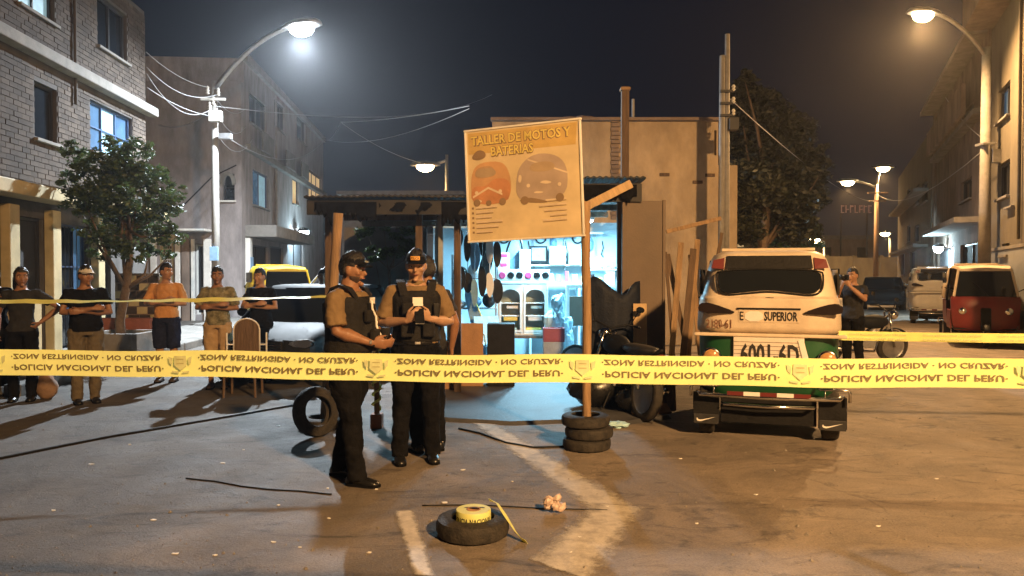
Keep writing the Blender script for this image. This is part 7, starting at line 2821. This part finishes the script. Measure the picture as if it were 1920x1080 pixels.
bx('wall', (0, 0, 0.75), (0.9, 0.5, 1.5), M_BROWNW, r)
for j in range(9):
    for i in range(4):
        bx('brick', (-0.335 + i * 0.222 + (0.05 if j % 2 else 0), -0.255, 0.1 + j * 0.16), (0.205, 0.03, 0.14), M_BRICK if (i + j) % 3 else M_CREAM, r, bevel=0.004)
bx('post', (0.52, -0.2, 0.72), (0.11, 0.11, 1.44), M_CREAM, r)
bx('low_wall', (-0.1, -0.5, 0.3), (1.1, 0.3, 0.6), mat('red_oxide', (0.25, 0.08, 0.05), 0.8), r)


# lamp light between the shadows, painted on the asphalt as pale bars
def lit_band_material():
    m = mat('painted_lamp_light', (0.30, 0.275, 0.24), 0.8, var=0.05, scale=3, bump=0.2, bscale=60)
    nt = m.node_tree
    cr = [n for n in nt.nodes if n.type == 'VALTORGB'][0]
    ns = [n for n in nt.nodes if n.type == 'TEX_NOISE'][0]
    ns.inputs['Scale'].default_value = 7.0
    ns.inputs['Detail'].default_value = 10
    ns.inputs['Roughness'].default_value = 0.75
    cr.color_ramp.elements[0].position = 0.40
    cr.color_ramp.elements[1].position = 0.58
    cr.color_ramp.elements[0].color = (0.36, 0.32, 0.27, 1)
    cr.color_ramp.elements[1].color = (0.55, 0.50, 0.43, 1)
    # the painted light fades at its edges and in patches, asphalt shows through
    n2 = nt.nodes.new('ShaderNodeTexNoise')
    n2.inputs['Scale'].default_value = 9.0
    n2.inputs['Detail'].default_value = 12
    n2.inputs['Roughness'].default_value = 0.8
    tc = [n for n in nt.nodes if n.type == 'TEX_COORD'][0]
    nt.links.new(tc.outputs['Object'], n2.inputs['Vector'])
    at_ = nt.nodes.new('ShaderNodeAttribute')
    at_.attribute_name = 'edge_fade'
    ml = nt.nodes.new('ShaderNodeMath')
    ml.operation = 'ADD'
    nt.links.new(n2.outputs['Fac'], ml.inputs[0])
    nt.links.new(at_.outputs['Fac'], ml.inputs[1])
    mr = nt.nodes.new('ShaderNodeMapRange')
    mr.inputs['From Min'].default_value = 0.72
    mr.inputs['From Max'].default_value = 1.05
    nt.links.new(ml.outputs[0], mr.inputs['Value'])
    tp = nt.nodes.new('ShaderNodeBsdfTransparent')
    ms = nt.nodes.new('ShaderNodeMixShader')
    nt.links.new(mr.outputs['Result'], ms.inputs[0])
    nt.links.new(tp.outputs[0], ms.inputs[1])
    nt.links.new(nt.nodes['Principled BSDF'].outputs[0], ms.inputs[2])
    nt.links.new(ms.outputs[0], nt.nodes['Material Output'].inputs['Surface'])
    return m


M_LITBAND = lit_band_material()
lit_bands = thing('lit_ground_bands', 'pale bands of lamp light painted on the central ground, meeting in a corner', None, (0, 0, 0))
lit_bands['kind'] = 'structure'
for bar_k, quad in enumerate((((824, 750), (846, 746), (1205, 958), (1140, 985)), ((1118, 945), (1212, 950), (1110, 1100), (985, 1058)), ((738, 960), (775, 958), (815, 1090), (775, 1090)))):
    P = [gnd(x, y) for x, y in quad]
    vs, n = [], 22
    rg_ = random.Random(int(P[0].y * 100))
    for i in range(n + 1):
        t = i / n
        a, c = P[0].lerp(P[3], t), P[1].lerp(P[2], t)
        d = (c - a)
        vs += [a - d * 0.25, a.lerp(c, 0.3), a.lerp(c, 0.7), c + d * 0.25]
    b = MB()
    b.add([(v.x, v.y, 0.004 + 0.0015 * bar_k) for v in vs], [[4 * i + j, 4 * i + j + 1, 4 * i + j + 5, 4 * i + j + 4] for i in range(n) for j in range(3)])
    bo_ = b.build('lit_band', M_LITBAND, lit_bands, fix=False)
    wa = bo_.data.attributes.new('edge_fade', 'FLOAT', 'POINT')
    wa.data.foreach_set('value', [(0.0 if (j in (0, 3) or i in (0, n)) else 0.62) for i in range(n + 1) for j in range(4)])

# ------------------------------------------------------------------ cables and litter on the ground
def ground_line(name, label, pts, r, m, cat):
    path = []
    P = [gnd(x, y) for x, y in pts]
    for i in range(len(P) - 1):
        for k in range(6):
            p = P[i].lerp(P[i + 1], k / 6)
            path.append(Vector((p.x + 0.006 * noise.noise(p * 4), p.y + 0.012 * noise.noise(p * 3), r)))
    path.append(Vector((P[-1].x, P[-1].y, r)))
    return tag(MB().tube(path, r, 6).build(name, m, None, smooth=True), label, cat)


ground_line('ground_cable', 'long dark cable lying across the left ground towards the leaning post', [(-40, 870), (60, 850), (200, 822), (330, 800), (440, 781), (548, 762)], 0.012, M_BLACKPL, 'cable')
ground_line('ground_cable', 'short kinked cable lying on the left ground', [(345, 900), (400, 905), (450, 915), (505, 921), (560, 924), (620, 930)], 0.006, M_BLACKPL, 'cable')
ground_line('steel_rod', 'thin dark rod lying on the ground behind the lone tyre', [(790, 951), (900, 950), (1000, 956), (1140, 960)], 0.0045, M_IRON, 'rod')
ground_line('hose', 'thin dark hose running from the stacked tyres towards the officers', [(1060, 840), (1000, 842), (950, 833), (900, 815), (860, 806)], 0.010, M_BLACKPL, 'hose')
rng = random.Random(101)
SCRAPS = [(868, 883), (832, 945), (770, 1008), (1088, 1011), (1309, 985), (1277, 862), (1140, 953), (705, 920), (613, 918), (615, 975), (415, 870), (283, 978), (325, 1042), (168, 872), (400, 1045),
          (510, 1020), (520, 950), (960, 905), (1015, 775), (240, 835), (455, 845), (520, 800), (1070, 1040), (560, 1030), (1420, 930), (1650, 990), (1760, 900), (690, 1040), (95, 960), (905, 775)]
for k, (x, y) in enumerate(SCRAPS):
    s_ = rng.uniform(0.008, 0.017) * (1.5 if k < 4 else 1.0)
    b = MB()
    n = 7
    top = []
    for i in range(n):
        a = 2 * PI * i / n
        rr = s_ * rng.uniform(0.6, 1.2)
        top.append((rr * math.cos(a) * 1.4, rr * math.sin(a) * 0.9, rng.uniform(0.002, 0.007)))
    b.add([(0, 0, 0.006)] + top + [(p[0] * 0.9, p[1] * 0.9, 0.0) for p in top], [[0, 1 + i, 1 + (i + 1) % n] for i in range(n)] + [[1 + i, 1 + n + i, 1 + n + (i + 1) % n, 1 + (i + 1) % n] for i in range(n)])
    o = b.build('paper_scrap', M_WPRINT, None)
    p = gnd(x, y)
    o.location = (p.x, p.y, 0.001)
    tag(o, 'small pale scrap of litter lying flat on the bare ground', 'litter', 'scraps of litter on the ground')
# crumpled wrapper bundle
q_ = gnd(1040, 962)
b = MB()
for k in range(9):
    a = rng.random() * 6.28
    b.ball((0.05 * math.cos(a), 0.04 * math.sin(a), 0.035 + 0.05 * rng.random()), (0.030, 0.022, 0.026), 7, 5, lambda p: p * (1 + 0.6 * noise.noise(p * 2.5 + Vector((k * 3.3, 0, 0)))))
o = b.build('crumpled_paper', mat('crumpled_print', (0.55, 0.42, 0.36), 0.5, var=0.5, scale=30, bump=0.2), None)
o.location = (q_.x, q_.y, 0.0)
tag(o, 'crumpled ball of printed paper on the ground right of the lone tyre', 'litter')
# loose gravel, uncountable
m = MB()
for k in range(2600):
    Y = 3.6 + 8.5 * rng.random() ** 1.7
    x = rng.uniform(-0.72, 0.72) * Y
    s_ = rng.uniform(0.0025, 0.008) * (1 + (rng.random() < 0.05) * 1.3)
    a = rng.random() * 6.28
    ca, sa = math.cos(a) * s_, math.sin(a) * s_
    m.add([(x + ca, Y + sa, 0.001), (x - sa, Y + ca, 0.001), (x - ca, Y - sa, 0.001), (x + sa, Y - ca, 0.001), (x + ca * .2, Y, s_ * 0.9)], [[0, 1, 4], [1, 2, 4], [2, 3, 4], [3, 0, 4]])
tag(m.build('gravel', mat('gravel_stone', (0.22, 0.20, 0.18), 0.9, var=0.5, scale=30, bump=0), None, fix=False), 'loose gravel and grit scattered over the ground', None, kind='stuff')
# ================================================================== the humid night air
hz = MB()
hz.box((0, 170, 7.5), (830, 490, 17.0))
ho_ = hz.build('haze', None, None) if False else None
me = bpy.data.meshes.new('haze')
b8 = MB().box((0, 170, 7.5), (830, 490, 17.0))
me.from_pydata(b8.v, [], b8.f)
ho_ = bpy.data.objects.new('haze', me)
link(ho_)
mv = bpy.data.materials.new('night_haze')
mv.use_nodes = True
mv.node_tree.nodes.clear()
vo = mv.node_tree.nodes.new('ShaderNodeVolumePrincipled')
vo.inputs['Color'].default_value = (0.92, 0.94, 1.0, 1)
vo.inputs['Density'].default_value = HAZE
vo.inputs['Anisotropy'].default_value = 0.74
mo = mv.node_tree.nodes.new('ShaderNodeOutputMaterial')
mv.node_tree.links.new(vo.outputs['Volume'], mo.inputs['Volume'])
me.materials.append(mv)
tag(ho_, 'thin humid night haze round the lamps', None, kind='stuff')
